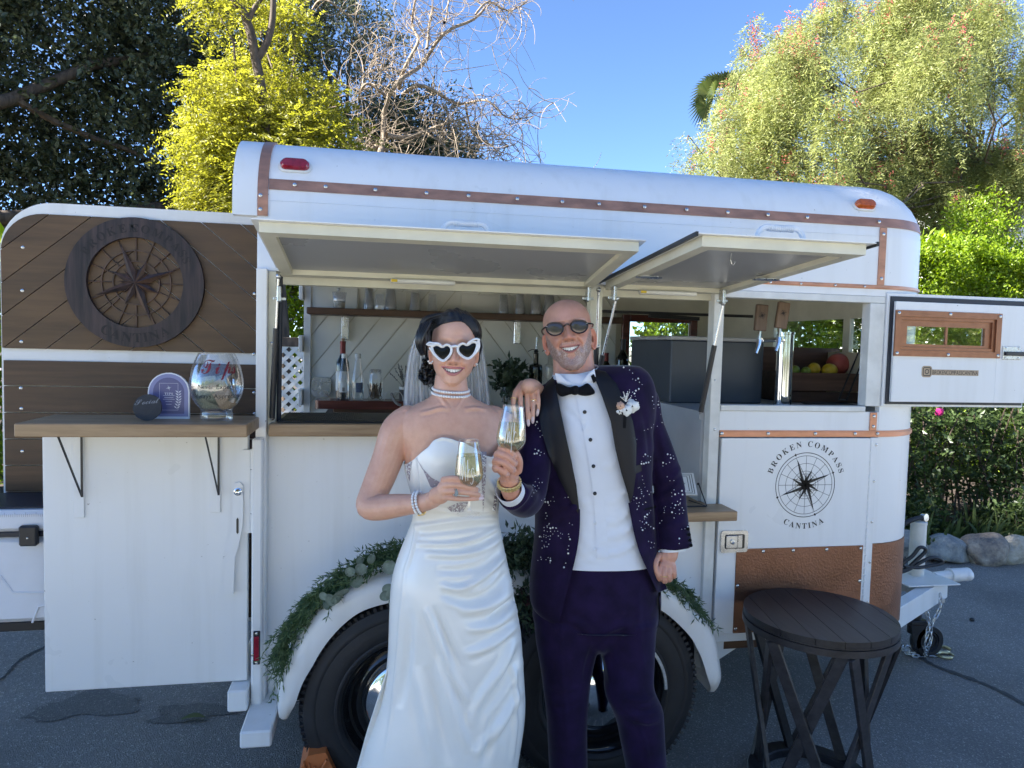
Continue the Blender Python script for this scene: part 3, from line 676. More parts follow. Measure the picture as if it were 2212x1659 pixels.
for x, u in ((0.935, 0.34), (1.352, 0.40)):
    b = MB(); p = at2(x, u, -0.014)
    for dy in (-0.012, 0.0, 0.012): b.tube([(p[0]-0.045, p[1]+dy, p[2]), (p[0]+0.045, p[1]+dy, p[2])], 0.003, 6)
    b.box(p[0]-0.03, p[0]+0.03, p[1]-0.018, p[1]+0.018, p[2]+0.001, p[2]+0.005, 0.001); b.build('flap_bolt', M['steel'], f2)
b = MB(); p = at2(1.05, 0.72, 0.004); b.tube(curve_pts([p, (p[0], p[1], p[2]-0.025), (p[0]+0.006, p[1], p[2]-0.035), (p[0]+0.012, p[1], p[2]-0.025)], 10), 0.0015, 6); b.build('hook', M['steel'], f2)
def strut(a, b_, k, tip=True):
    a = np.array(a); b_ = np.array(b_); m = a+(b_-a)*k
    s = MB().tube([m, b_], 0.0105, 12).build('gas_strut', M['black'], T); MB().tube([a, m], 0.0048, 8).build('strut_rod', M['steel'], s)
    q = MB().ball(a, 0.010, 8, 6); q.ball(b_, 0.010, 8, 6); q.build('ball_joint', M['steel'], s); return s
strut((-0.355, -0.075, 1.92), (-0.383, -0.012, 1.405), 0.36)
strut((0.836, -0.075, 1.918), (0.852, -0.012, 1.42), 0.45)
strut(P(1331, 645, -0.12), P(1285, 840, -0.03), 0.62)
strut(P(1562, 655, -0.10), P(1514, 890, -0.02), 0.38)
for q in (P(1270, 640, -0.06), P(1326, 638, -0.12), P(1560, 645, -0.10), P(604, 640, -0.07)):
    b = MB().box(q[0]-0.006, q[0]+0.006, q[1]-0.02, q[1]+0.02, q[2]-0.02, q[2]+0.035, 0.002); b.box(q[0]-0.022, q[0]+0.022, q[1]-0.004, q[1]+0.004, q[2]-0.014, q[2]-0.004, 0.001); b.build('strut_bracket', M['steel'], T)
b = MB().tube([(-0.362, 0.03, 1.93), (-0.366, 0.03, 1.0)], 0.009, 8); b.build('rubber_seal', M['smoke'], T)
# ------------------------------------------------------------------ fender, wheels
FY = -0.25
fp = [(593, 1596), (593, 1540), (602, 1469), (625, 1410), (658, 1358), (700, 1312), (745, 1278), (800, 1256), (860, 1244), (940, 1238), (1100, 1232), (1250, 1234), (1350, 1241), (1422, 1256), (1484, 1293), (1518, 1326), (1541, 1355), (1558, 1399), (1567, 1456), (1571, 1506), (1567, 1530)]
fpath = np.array([P(x, y, FY)[[0, 2]] for x, y in fp]); fpath = curve_pts(fpath, 90)
def fender():
    t = np.gradient(fpath, axis=0); t /= np.linalg.norm(t, axis=1)[:, None]; nin = np.stack([t[:, 1], -t[:, 0]], 1)
    s = np.linspace(0, 1, 90); b = MB(); K = 0
    for i in range(90):
        e = min(s[i], 1-s[i]); k = min(1, (e/0.05)**0.6) if e < 0.05 else 1.0
        lip = 0.022+0.044*min(1, e/0.12)
        sec = [(0.02, 0.0), (-0.19, 0.0), (-0.225, 0.006), (-0.245, 0.024), (-0.25, 0.042), (-0.25, 0.030+lip*0.62), (-0.244, 0.028+lip), (-0.236, 0.026+lip), (-0.238, 0.034), (-0.21, 0.014), (0.02, 0.010)]
        K = len(sec)
        for y, o in sec:
            y = y if k >= 1 else (y*(0.5+0.5*k) if y < 0 else y)
            q = fpath[i]+nin[i]*o*(0.35+0.65*k); b.v.append((q[0], y, q[1]))
    for i in range(89):
        for j in range(K): b.f.append((i*K+j, (i+1)*K+j, (i+1)*K+(j+1) % K, i*K+(j+1) % K)); b.m.append(0)
    b.f += [tuple(range(K)), tuple(range(90*K-1, 89*K-1, -1))]; b.m += [0, 0]
    return b.build('fender', M['white'], T, 35)
fender()
well = [tuple(p) for p in fpath[::3]]
MB().prism([(x, 0.012, z) for x, z in well], (0, 0.004, 0)).build('wheel_well', pm('dark_shaded_well', (0.03, 0.032, 0.036), 0.7, var=0.2), T)  # the well's own dark and the shade behind the wheels, in one colour
def wheel(cx, cz, name):
    c = (cx, -0.235, cz); R = 0.385; ax = (0, -1, 0); b = MB()
    b.lathe([(0.232, -0.17), (0.245, -0.185), (0.30, -0.19), (0.355, -0.18), (R-0.004, -0.165)]+[(R, z) for z in (-0.16, -0.135)]+[(R-0.012, -0.133), (R-0.012, -0.125), (R, -0.123), (R, -0.085), (R-0.012, -0.083), (R-0.012, -0.075), (R, -0.073), (R, -0.045)]+[(R-0.004, -0.035), (R-0.018, -0.014), (0.345, -0.004), (0.338, -0.001), (0.330, -0.001), (0.325, -0.003), (0.30, 0.004), (0.275, 0.004), (0.262, 0.0), (0.258, 0.003), (0.252, 0.003), (0.245, -0.002), (0.236, -0.012), (0.232, -0.03)], c, ax, 72)
    for k in range(96):                                              # tread blocks on the shoulder
        a = 2*math.pi*k/96; d = np.array([math.cos(a), 0, math.sin(a)]); tt = np.array([-math.sin(a), 0, math.cos(a)])
        p0 = np.array(c)+d*(R-0.010); b.bar(p0+np.array([0, 0.016, 0])+tt*0.004, p0+np.array([0, 0.045, 0])-tt*0.004, 0.013, 0.018, up=tuple(d))
    w = b.build(name, M['rubber'], T, 30)
    b = MB(); b.lathe([(0.236, -0.17), (0.225, -0.16), (0.224, -0.06), (0.236, -0.028), (0.242, -0.014), (0.238, -0.008), (0.230, -0.012), (0.222, -0.028), (0.214, -0.052), (0.204, -0.056), (0.185, -0.044), (0.168, -0.046), (0.160, -0.052), (0.12, -0.053), (0.0, -0.053)], c, ax, 64)
    b.build('rim', M['rim'], w, 35)
    b = MB(); b.lathe([(0.158, -0.052), (0.156, -0.038), (0.150, -0.032), (0.140, -0.028), (0.120, -0.020), (0.095, -0.008), (0.060, 0.004), (0.03, 0.0085), (0, 0.010)], c, ax, 64); b.build('hubcap', M['chrome'], w, 40)
    return w
wheel(0.125, 0.386, 'wheel'); w2 = wheel(0.858, 0.386, 'wheel')
b = MB(); a0 = R_(22)
for k in range(9):
    a = a0-R_(18)+R_(4.5)*k
    b.box(-0.006, 0.006, -0.004, 0.004, -0.010, 0.010, 0.001, c=(0.858+0.243*math.cos(a), -0.246, 0.386+0.243*math.sin(a)), rot=[[math.cos(a), 0, -math.sin(a)], [0, 1, 0], [math.sin(a), 0, math.cos(a)]])
b.build('balance_weight', M['zinc'], w2)
MB().tube([(0.125, -0.18, 0.386), (0.125, 1.9, 0.386)], 0.035, 10).build('axle', M['black_metal'], T)
MB().tube([(0.858, -0.18, 0.386), (0.858, 1.9, 0.386)], 0.035, 10).build('axle', M['black_metal'], T)
for cx in (0.125, 0.858):
    b = MB(); b.lathe([(0.0, -0.1), (0.36, -0.1), (0.385, -0.07), (0.385, 0.07), (0.36, 0.1), (0, 0.1)], (cx, W_+0.02, 0.386), (0, 1, 0), 40); b.build('far_wheel', M['rubber'], T)
# ------------------------------------------------------------------ half door with the tip shelf
hd = MB().box(-1.145, -0.463, -0.030, 0.0, 0.424, 1.366, 0.003).build('half_door', M['white'], T); hd['label'] = 'white half door swung open behind the rear post'
ts = MB().box(-1.122, -0.425, -0.275, 0.012, 1.368, 1.411, 0.003).build('tip_shelf', M['counter'], hd)
for x in (-1.028, -0.575):
    MB().box(x-0.018, x+0.018, -0.038, -0.0305, 1.05 if x < -0.8 else 1.06, 1.366, 0.002).build('mounting_strip', M['white'], hd)
    b = MB(); b.bar((x+0.012, -0.0405, 1.364), (x+0.012, -0.0405, 1.125), 0.007, 0.004, up=(0, 1, 0)); b.bar((x+0.012, -0.041, 1.128), (x+0.004, -0.205, 1.362), 0.009, 0.004, up=(1, 0, 0)); b.box(x-0.03, x+0.016, -0.22, -0.195, 1.3615, 1.3675, 0.001); b.build('shelf_bracket', M['black_metal'], hd)
hy = -0.034
b = MB(); b.prism([P(x, y, hy) for x, y in ((501, 998), (526, 971), (541, 971), (541, 1150), (524, 1150), (524, 1060), (501, 1060))], (0, -0.008, 0)); b.build('hinge_plate', M['white'], hd)
b = MB()
for y0, y1 in ((970, 1013), (1015, 1108), (1110, 1150)): b.tube([P(546, y0, -0.05), P(546, y1, -0.05)], 0.0085, 10)
b.build('barrel_hinge', M['white'], hd)
b = MB(); b.prism([P(x, y, hy-0.012) for x, y in ((503, 1052), (508, 1043), (518, 1041), (525, 1048), (526, 1110), (524, 1140), (516, 1178), (508, 1203), (505, 1283), (484, 1283), (486, 1240), (490, 1190), (500, 1150), (503, 1115))], (0, -0.007, 0))
lb = b.build('latch_bar', M['white'], hd)
b = MB(); q = P(514, 1062, hy-0.020); b.lathe([(0.014, 0), (0.014, 0.003), (0.010, 0.005), (0.0098, 0.010), (0.006, 0.014), (0, 0.015)], q, (0, -1, 0), 16); b.build('bolt', M['chrome'], lb)
b = MB(); b.prism([P(x, y, hy-0.0195) for x, y in ((510.5, 1122), (513, 1118), (515.5, 1122), (515.5, 1150), (513, 1154), (510.5, 1150))], (0, -0.0008, 0)); b.build('slot', M['black_metal'], lb)
# ------------------------------------------------------------------ wood-clad rear door
DY = 0.36
def dz(x, y): return P(x, y, DY)
dx0, dx1, dztop = dz(1, 600)[0], -0.45, 2.205
zm1, zm0 = dz(300, 760)[2]+0.004, dz(300, 783)[2]
rd = MB().prism([(x, DY, z) for x, z in round_rect(dx0, dx1, 0.50, dztop, [0.01, 0.01, 0.01, 0.19], 10)], (0, 0.035, 0)).build('rear_door', M['white'], T); rd['label'] = 'open rear door clad in brown boards'
outl = round_rect(dx0+0.008, dx1-0.03, zm1, dztop-0.046, [0.004, 0.004, 0.004, 0.15], 10); xm = dz(299, 613)[0]
L_ = clip_poly(outl, 1, 0, xm); Rr = clip_poly(outl, -1, 0, -xm)
for q in strips(L_, R_(40), 0.098, 0.0035, 0.02): MB().prism([(x, DY-0.0005-0.012, z) for x, z in q], (0, 0.012, 0)).build('board', M['plank_d'], rd)
for q in strips(Rr, R_(-40), 0.098, 0.0035, 0.02): MB().prism([(x, DY-0.0005-0.012, z) for x, z in q], (0, 0.012, 0)).build('board', M['plank_d2'], rd)
for q in strips([(dx0+0.012, 0.52), (dx1-0.03, 0.52), (dx1-0.03, zm0), (dx0+0.012, zm0)], 0, 0.105, 0.0035, zm0-0.10): MB().prism([(x, DY-0.0005-0.012, z) for x, z in q], (0, 0.012, 0)).build('board', M['plank_h'], rd)
for px, py in ((53, 535), (52, 628), (50, 738), (49, 838), (551, 635), (550, 765), (550, 848), (50, 882), (345, 895), (551, 893), (52, 974), (549, 980), (55, 1070), (55, 1163)):
    q = dz(px, py); rivet(rd, (q[0], DY-0.013, q[2]), name='screw', k=0.9)
ec = dz(298, 612); ec = np.array([ec[0], 0, ec[2]]); eR = (dz(447, 613)[0]-dz(149, 613)[0])/2
def ep(y):
    return lambda u, v, h=0: (ec[0]+u, y-h, ec[2]+v)
def annulus(mb, R0, R1, y0, y1, n=72, mi=0):
    V = []
    for i in range(n):
        a = 2*math.pi*i/n
        for (r, y) in ((R0, y0), (R1, y0), (R1, y1), (R0, y1)): V.append((ec[0]+r*math.cos(a), y, ec[2]+r*math.sin(a)))
    mb.add(V, [(4*i+k, 4*i+(k+1) % 4, 4*((i+1) % n)+(k+1) % 4, 4*((i+1) % n)+k) for i in range(n) for k in range(4)], mi)
b = MB(); annulus(b, eR*0.695, eR, DY-0.034, DY-0.014); em = b.build('compass_emblem', M['emblem'], rd); em['label'] = 'round burnt wood compass emblem'
b = MB()
for r in (0.50, 0.335): annulus(b, eR*r-0.0025, eR*r+0.0025, DY-0.021, DY-0.0135)
for k in range(16):
    a = R_(22.5*k); b.bar((ec[0]+0.09*math.cos(a), DY-0.0175, ec[2]+0.09*math.sin(a)), (ec[0]+eR*0.697*math.cos(a), DY-0.0175, ec[2]+eR*0.697*math.sin(a)), 0.0045, 0.007, up=(0, 1, 0))
b.build('compass_grid', M['emblem_b'], em)
b = MB(); star_faces(b, eR*0.64, ep(DY-0.024), R_(20), 0, 1, 0, 0.016); b.build('compass_star', [M['emblem'], M['emblem_b']], em)
M['carved'] = pm('carved_black', (0.008, 0.006, 0.006), 0.6)
for wd__, am_, inn in (('BROKEN', 119, False), ('COMPASS', 59, False), ('CANTINA', -90, True)):
    b = MB(); text_arc(b, serif(wd__), 0.031 if not inn else 0.036, eR*(0.92 if inn else 0.775), R_(am_), ep(DY-0.0352), inward=inn, gap=0.24); b.build('carved_lettering', M['carved'], em)
# ------------------------------------------------------------------ small window door folded open at the nose
wx0, wx1, wz0, wz1 = 2.152, 2.868, 1.470, 1.960
def frame(mb, X0, X1, Z0, Z1, x0, x1, z0, z1, ya, yb):
    """mitred picture-frame moulding"""
    o = [(X0, Z0), (X1, Z0), (X1, Z1), (X0, Z1)]; i = [(x0, z0), (x1, z0), (x1, z1), (x0, z1)]
    for k in range(4):
        a, c, d, e = o[k], o[(k+1) % 4], i[(k+1) % 4], i[k]
        mb.prism([(a[0], ya, a[1]), (c[0], ya, c[1]), (d[0], ya, d[1]), (e[0], ya, e[1])], (0, yb-ya, 0))
def zz(x, y): return P(1700*0.8848+x/2.765*0.8848, (650+y/2.765)*0.8848, -0.035)
a_, c_ = zz(1345, 285), zz(2040, 628); fx0, fz1, fx1, fz0 = a_[0], a_[2]-0.006, c_[0], c_[2]+0.004
gx0, gx1 = zz(1435, 400)[0], zz(1955, 545)[0]; gz1, gz0 = zz(1435, 397)[2]-0.004, zz(1955, 545)[2]+0.004
wd_ = None
b = MB()
for r in ((wx0, gx0-0.004, wz0, wz1), (gx1+0.004, wx1, wz0, wz1), (gx0-0.0038, gx1+0.0038, wz0, gz0-0.004), (gx0-0.0038, gx1+0.0038, gz1+0.004, wz1)): b.box(r[0], r[1], -0.012, -0.002, r[2], r[3], 0.0008)
wd_ = b.build('window_door', M['white'], T); wd_['label'] = 'white hinged window door with copper framed panes'
b = MB(); sx0, sx1, sz0, sz1 = wx0+0.012, wx1-0.012, wz0+0.010, wz1-0.014
frame(b, sx0, sx1, sz0, sz1, sx0+0.028, sx1-0.028, sz0+0.028, sz1-0.028, -0.020, -0.0125); b.build('rubber_seal', M['smoke'], wd_)
b = MB(); x0, x1, z0, z1 = wx0+0.026, wx1-0.014, wz0+0.022, wz1-0.036
for r in ((x0, fx0+0.01, z0, z1), (fx1-0.01, x1, z0, z1), (fx0+0.0102, fx1-0.0102, z0, fz0+0.01), (fx0+0.0102, fx1-0.0102, fz1-0.01, z1)): b.box(r[0], r[1], -0.034, -0.0205, r[2], r[3], 0.0008)
b.build('door_panel', M['white'], wd_)
b = MB(); frame(b, fx0, fx1, fz0, fz1, fx0+0.026, fx1-0.026, fz0+0.026, fz1-0.026, -0.042, -0.0345); frame(b, fx0+0.0265, fx1-0.0265, fz0+0.0265, fz1-0.0265, fx0+0.040, fx1-0.040, fz0+0.040, fz1-0.040, -0.034, -0.022); frame(b, fx0+0.0405, fx1-0.0405, fz0+0.0405, fz1-0.0405, gx0, gx1, gz0, gz1, -0.026, -0.013)
gm = (gx0+gx1)/2+0.004; b.box(gm-0.005, gm+0.005, -0.024, -0.0145, gz0+0.0005, gz1-0.0005, 0.001)
wf = b.build('window_frame', M['copper_frame'], wd_)
for x, z in ((fx0+0.012, fz1-0.012), (fx1-0.012, fz1-0.012), (fx0+0.012, fz0+0.012), (fx1-0.012, fz0+0.012), ((fx0+fx1)/2, fz1-0.01), ((fx0+fx1)/2, fz0+0.01)): rivet(wf, (x, -0.0425, z))
for x0, x1 in ((gx0, gm-0.005), (gm+0.005, gx1)): MB().box(x0, x1, -0.019, -0.016, gz0, gz1, 0).build('pane', M['pane'], wd_)
q0, q1 = zz(2068, 540), zz(2180, 632)
b = MB(); b.box(q0[0], q1[0], -0.040, -0.0345, q1[2], q0[2], 0.002); lt = b.build('slam_latch', M['steel'], wd_)
b = MB(); b.box(q0[0]+0.004, q1[0]+0.022, -0.056, -0.0405, (q0[2]+q1[2])/2-0.012, (q0[2]+q1[2])/2+0.006, 0.003); b.build('latch_bolt', M['black_metal'], lt)
for x in (q0[0]+0.012, q1[0]-0.012):
    for z in (q0[2]-0.008, q1[2]+0.008): rivet(lt, (x, -0.0405, z), k=0.6)
# sticker with the account name
M['tan'] = pm('tan_sticker', (0.42, 0.31, 0.20), 0.5, var=0.04)
s0, s1 = zz(1525, 672), zz(1590, 750); s2 = zz(1900, 735); h = s0[2]-s1[2]; zc = (s0[2]+s1[2])/2
b = MB(); b.prism([(x, -0.0345, z) for x, z in round_rect(s0[0]-0.001, s0[0]+h, zc-h/2, zc+h/2, h*0.25)], (0, -0.0006, 0)); b.box(s0[0]+h+0.001, s2[0]+0.003, -0.0351, -0.0345, zc-h*0.30, zc+h*0.20, 0); stk = b.build('sticker', M['tan'], wd_)
b = MB(); cx = s0[0]+h/2
def rr_ring(R, w, r):
    o = round_rect(cx-R, cx+R, zc-R, zc+R, r); i = round_rect(cx-R+w, cx+R-w, zc-R+w, zc+R-w, max(r-w, 0.001)); n = len(o)
    b.add([(x, -0.0354, z) for x, z in o]+[(x, -0.0354, z) for x, z in i], [(k, (k+1) % n, n+(k+1) % n, n+k) for k in range(n)])
rr_ring(h*0.40, h*0.075, h*0.17); ring_flat(b, h*0.185, h*0.07, lambda u, v: (cx+u, -0.0354, zc+v), 24); b.add([(cx+h*0.22+h*0.04*math.cos(t), -0.0354, zc+h*0.22+h*0.04*math.sin(t)) for t in np.linspace(0, 6.2, 9)[:-1]], [tuple(range(8))])
wl_ = text_line('BROKENCOMPASSCANTINA', h*0.36, gap=0.10)[1]; ks = (s2[0]-s0[0]-h-0.004)/wl_
xm_ = (s0[0]+h+0.003+s2[0])/2
text_flat(b, 'BROKENCOMPASSCANTINA', h*0.36, lambda u, v: (xm_+u*ks, -0.0354, zc-h*0.23+v), gap=0.10)
b.build('lettering', M['ink'], stk)
# ------------------------------------------------------------------ tongue, coupler, jack, chains
TY = 0.70
b = MB(); 
for s in (-1, 1): b.bar((2.30, TY+s*0.50, 0.365), (3.13, TY+s*0.03, 0.40), 0.06, 0.11)
b.box(2.80, 3.12, TY-0.17, TY+0.10, 0.455, 0.463, 0.002); b.build('tongue', M['white'], T)
b = MB(); b.tube([P(2018, 1247, TY), P(2052, 1243, TY)], 0.030, 12); b.tube([P(2050, 1243, TY), P(2092, 1240, TY)], [0.038, 0.037], 14); b.ball(P(2086, 1241, TY), (0.04, 0.045, 0.036), 12, 8); b.ring(P(2051, 1243, TY), 0.0385, 0.004, (1, 0, 0), 16, 6); b.build('coupler', M['white'], T)
jx = 2.985
b = MB(); b.tube([(jx, TY, 0.30), (jx, TY, 0.755)], 0.041, 20); b.lathe([(0.043, 0), (0.043, 0.014), (0.03, 0.018), (0, 0.018)], (jx, TY, 0.752), n=20); jk = b.build('tongue_jack', M['white_old'], T)
b = MB(); b.tube(curve_pts([(jx+0.02, TY-0.01, 0.79), (jx-0.03, TY-0.012, 0.785), (jx-0.13, TY-0.014, 0.745)], 10), 0.014, 8); b.build('crank_handle', M['black'], jk)
b = MB(); b.lathe([(0.022, -0.012), (0.022, 0.012), (0, 0.013)], (jx+0.025, TY-0.01, 0.79), (0.3, -1, 0.1), 12); b.build('crank_hub', M['steel'], jk)
b = MB(); b.tube([(jx+0.004, TY, 0.30), (jx+0.010, TY, 0.13)], 0.036, 14); b.box(jx-0.055, jx+0.055, TY-0.05, TY+0.05, 0.19, 0.215, 0.004); b.prism([(jx-0.05, TY-0.048, 0.19), (jx+0.05, TY-0.048, 0.19), (jx+0.11, TY-0.048, 0.09), (jx-0.02, TY-0.048, 0.05)], (0, 0.006, 0)); b.build('jack_fork', M['black_metal'], jk)
b = MB(); wc = (jx+0.075, TY-0.02, 0.093); b.lathe([(0.03, -0.025), (0.055, -0.022), (0.06, -0.028), (0.085, -0.028), (0.092, -0.018), (0.093, 0.0), (0.092, 0.018), (0.085, 0.028), (0.06, 0.028), (0.055, 0.02), (0.03, 0.022), (0, 0.022)], wc, (0, -1, 0), 32); b.ring((wc[0], wc[1]-0.024, wc[2]), 0.047, 0.004, (0, 1, 0), 20, 6); b.build('jack_wheel', M['black'], jk)
b = MB()
hose = [P(x, y, TY-0.10) for x, y in ((1930, 1238), (1958, 1228), (1985, 1205), (1999, 1186), (1990, 1182), (1972, 1200), (1950, 1218), (1975, 1226), (2010, 1222), (2036, 1212), (2030, 1207), (1990, 1214), (1950, 1235), (1920, 1240))]
b.tube(curve_pts(hose, 80), 0.010, 8); b.build('electric_cable', M['black'], T)
LINK = MB(); a = np.linspace(0, 2*math.pi, 17)[:-1]
LINK.tube([(0.0078*math.cos(t), 0, 0.0125*math.sin(t)+math.copysign(0.006, math.sin(t))) for t in np.r_[a, a[:1]]], 0.0036, 6, cap=False); LINK = LINK.mesh('link'); LINK.materials.append(M['zinc'])
def chain_links(c, par):
    for i in range(len(c)-1):
        o = bpy.data.objects.new('link', LINK); COL.objects.link(o); o.parent = par; o.location = Vector((c[i]+c[i+1])/2-LOC[T.name])
        q = Vector(c[i+1]-c[i]).to_track_quat('Z', 'Y'); o.rotation_mode = 'QUATERNION'; o.rotation_quaternion = q @ Matrix.Rotation(R_(90 if i % 2 else 0)+0.3*math.sin(i), 4, 'Z').to_quaternion()
def run(px, Y): return [P(x, y, Y) for x, y in px]
def dense(c):
    d = np.linalg.norm(np.diff(np.array(c), axis=0), axis=1).sum(); return curve_pts(c, max(int(d/0.0275), 2)+1)
b = MB().box(jx+0.055, jx+0.105, TY-0.105, TY-0.095, 0.335, 0.36, 0.003); ca = b.build('safety_chain', M['zinc'], T); ca['label'] = 'galvanised safety chains hanging from the tongue'
gz = 0.012
chain_links(dense(run(((2031, 1283), (2031, 1310), (2022, 1332), (2010, 1355), (2012, 1375), (2004, 1400)), TY-0.16)+[PZ(1990, 1412, gz), PZ(1972, 1410, gz+0.01), PZ(1956, 1405, gz), PZ(1962, 1396, gz+0.01), PZ(1985, 1408, gz+0.012)]), ca)
chain_links(dense(run(((1996, 1292), (2000, 1315), (2006, 1340), (2004, 1365), (1998, 1390)), TY-0.17)+[PZ(1985, 1404, 0.03), PZ(1962, 1404, 0.025), PZ(1950, 1400, gz), PZ(1965, 1414, gz), PZ(2000, 1416, gz), PZ(2025, 1415, gz)]), ca)
b = MB()
for c0, c1, c2 in (((2026, 1415), (2046, 1408), (2058, 1415)), ((2010, 1402), (2036, 1396), (2050, 1401))):
    k0, k1 = PZ(*c0, 0.012), PZ(*c2, 0.012); m = (k0+k1)/2; rr = np.linalg.norm(k1-k0)/2
    b.tube([m+np.array([rr*math.cos(t), rr*0.8*math.sin(t), 0]) for t in np.linspace(-0.4, 5.2, 22)], [0.006]+[0.009]*20+[0.004], 8)
b.build('chain_hook', M['brass'], ca)
# ------------------------------------------------------------------ plants
M['oak_leaf'] = leaf_mat('oak_leaf', (0.034, 0.046, 0.022), (0.095, 0.110, 0.058), 0.24, 0.36)
M['olive_leaf'] = leaf_mat('grey_green_leaf', (0.050, 0.062, 0.034), (0.12, 0.13, 0.075), 0.25, 0.4)
M['locust_leaf'] = leaf_mat('yellow_green_leaf', (0.17, 0.175, 0.022), (0.31, 0.30, 0.055), 0.55, 0.45)
M['pepper_leaf'] = leaf_mat('pepper_leaf', (0.16, 0.19, 0.060), (0.34, 0.35, 0.135), 0.42, 0.45)
M['hedge_leaf'] = leaf_mat('hedge_leaf', (0.10, 0.17, 0.012), (0.25, 0.33, 0.03), 0.45, 0.4)
M['rose_leaf'] = leaf_mat('rose_leaf', (0.036, 0.065, 0.020), (0.095, 0.135, 0.045), 0.35, 0.35)
M['iris_leaf'] = leaf_mat('iris_leaf', (0.06, 0.10, 0.03), (0.16, 0.20, 0.07), 0.30, 0.4)
M['palm_leaf'] = leaf_mat('palm_leaf', (0.05, 0.075, 0.02), (0.13, 0.15, 0.05), 0.25, 0.4)
M['berry'] = leaf_mat('pink_berry', (0.30, 0.06, 0.06), (0.50, 0.16, 0.13), 0.05, 0.4)
M['bark'] = pm('brown_bark', (0.085, 0.062, 0.045), 0.85, var=0.5, scale=25, bump=0.8, bscale=60, stretch=(1, 1, 0.25))
M['pale_bark'] = pm('pale_bark', (0.22, 0.17, 0.12), 0.8, var=0.35, scale=25, bump=0.6, bscale=70)
M['twig'] = pm('dry_twig', (0.27, 0.21, 0.15), 0.8, var=0.3, scale=20)
def unit(v): return v/(np.linalg.norm(v, axis=-1, keepdims=True)+1e-9)
def leaf_quads(c, d, l, w, rg, up=0.6, fold=0.18):
    """diamond leaves: base points c, directions d, lengths l, widths w"""
    n = len(c); l = np.broadcast_to(l, (n,))[:, None]; w = np.broadcast_to(w, (n,))[:, None]
    nr = unit(rg.standard_normal((n, 3))+np.array([0, 0, up])); s = unit(np.cross(d, nr)); nn = np.cross(s, d)
    V = np.stack([c, c+d*l*0.45+s*w/2+nn*w*fold, c+d*l, c+d*l*0.45-s*w/2+nn*w*fold], 1).reshape(-1, 3)
    return V, np.arange(4*n).reshape(-1, 4)
def in_lobes(lobes, n, rg, shell=0.55):
    """points spread through ellipsoids, denser towards the outside"""
    L = np.array(lobes, float); vol = L[:, 3]*L[:, 4]*L[:, 5]; k = rg.choice(len(L), n, p=vol**0.75/np.sum(vol**0.75))
    u = unit(rg.standard_normal((n, 3))); r = (shell+(1-shell)*rg.random(n))[:, None]
    r = np.where(rg.random((n, 1)) < 0.25, rg.random((n, 1)), r)
    wob = 1+0.22*np.sin(u[:, :1]*5+k[:, None])*np.cos(u[:, 1:2]*4-k[:, None]*2)+0.12*np.sin(u[:, 2:]*9+k[:, None]*3)
    return L[k, :3]+u*r*L[k, 3:6]*wob, u, k
def sprays(lobes, n_cl, per, spread, length, width, rg, out=0.5, up=0.25, droop=0.0):
    """clusters of leaves on short sprays"""
    c, u, k = in_lobes(lobes, n_cl, rg); ax = unit(u*out+rg.standard_normal((n_cl, 3))*0.6+np.array([0, 0, up]))
    t = rg.random((n_cl, per))*spread*(0.6+0.8*rg.random((n_cl, 1)))
    pts = c[:, None]+ax[:, None]*t[..., None]+rg.standard_normal((n_cl, per, 3))*spread*0.16
    d = unit(ax[:, None]*0.7+rg.standard_normal((n_cl, per, 3))*0.75-np.array([0, 0, droop]))
    pts = pts.reshape(-1, 3); d = d.reshape(-1, 3); m = len(pts)
    return leaf_quads(pts, d, length*(0.6+0.7*rg.random(m)), width*(0.7+0.6*rg.random(m)), rg)
def limb_mesh(mb, a, b, r0, r1, rg, n=9, sag=0.06, sides=7):
    a = np.array(a, float); b = np.array(b, float); L = np.linalg.norm(b-a); t = np.linspace(0, 1, n)[:, None]
    j = np.cumsum(rg.standard_normal((n, 3)), 0)*L*sag/n**0.5; j -= t*j[-1]
    p = a+(b-a)*t+j; mb.tube(p, np.linspace(r0, r1, n), sides, cap=False); return p
def tree(name, label, cat, base, lobes, leaf, bark, cl, per, spread, ln, wd, seed, r0=0.2, group=None, limbs=3, **kw):
    rg = np.random.default_rng(seed); t = thing(name, label, cat, base, group); b = MB(); base = np.array(base, float)
    top = np.mean(np.array(lobes)[:, :3], 0); tip = base+(top-base)*0.55; tr = limb_mesh(b, base, tip, r0, r0*0.7, rg, sides=10)
    for L in lobes:
        q = limb_mesh(b, tr[rg.integers(5, 9)], np.array(L[:3])+np.array([0, 0, L[5]*0.25]), r0*0.5, r0*0.12, rg)
        for _ in range(limbs):
            u = unit(rg.standard_normal(3)); limb_mesh(b, q[rg.integers(4, 9)], np.array(L[:3])+u*np.array(L[3:6])*0.8, r0*0.16, r0*0.03, rg, sides=5)
    b.build('trunk', bark, t, 60)
    V, F = sprays(lobes, cl, per, spread, ln, wd, rg, **kw); np_mesh('crown', V, F, leaf, t); return t
def lob(px, py, Y, r, ry=None, rz=None):
    c = P(px, py, Y); return (*c, r, ry or r*0.8, rz or r)
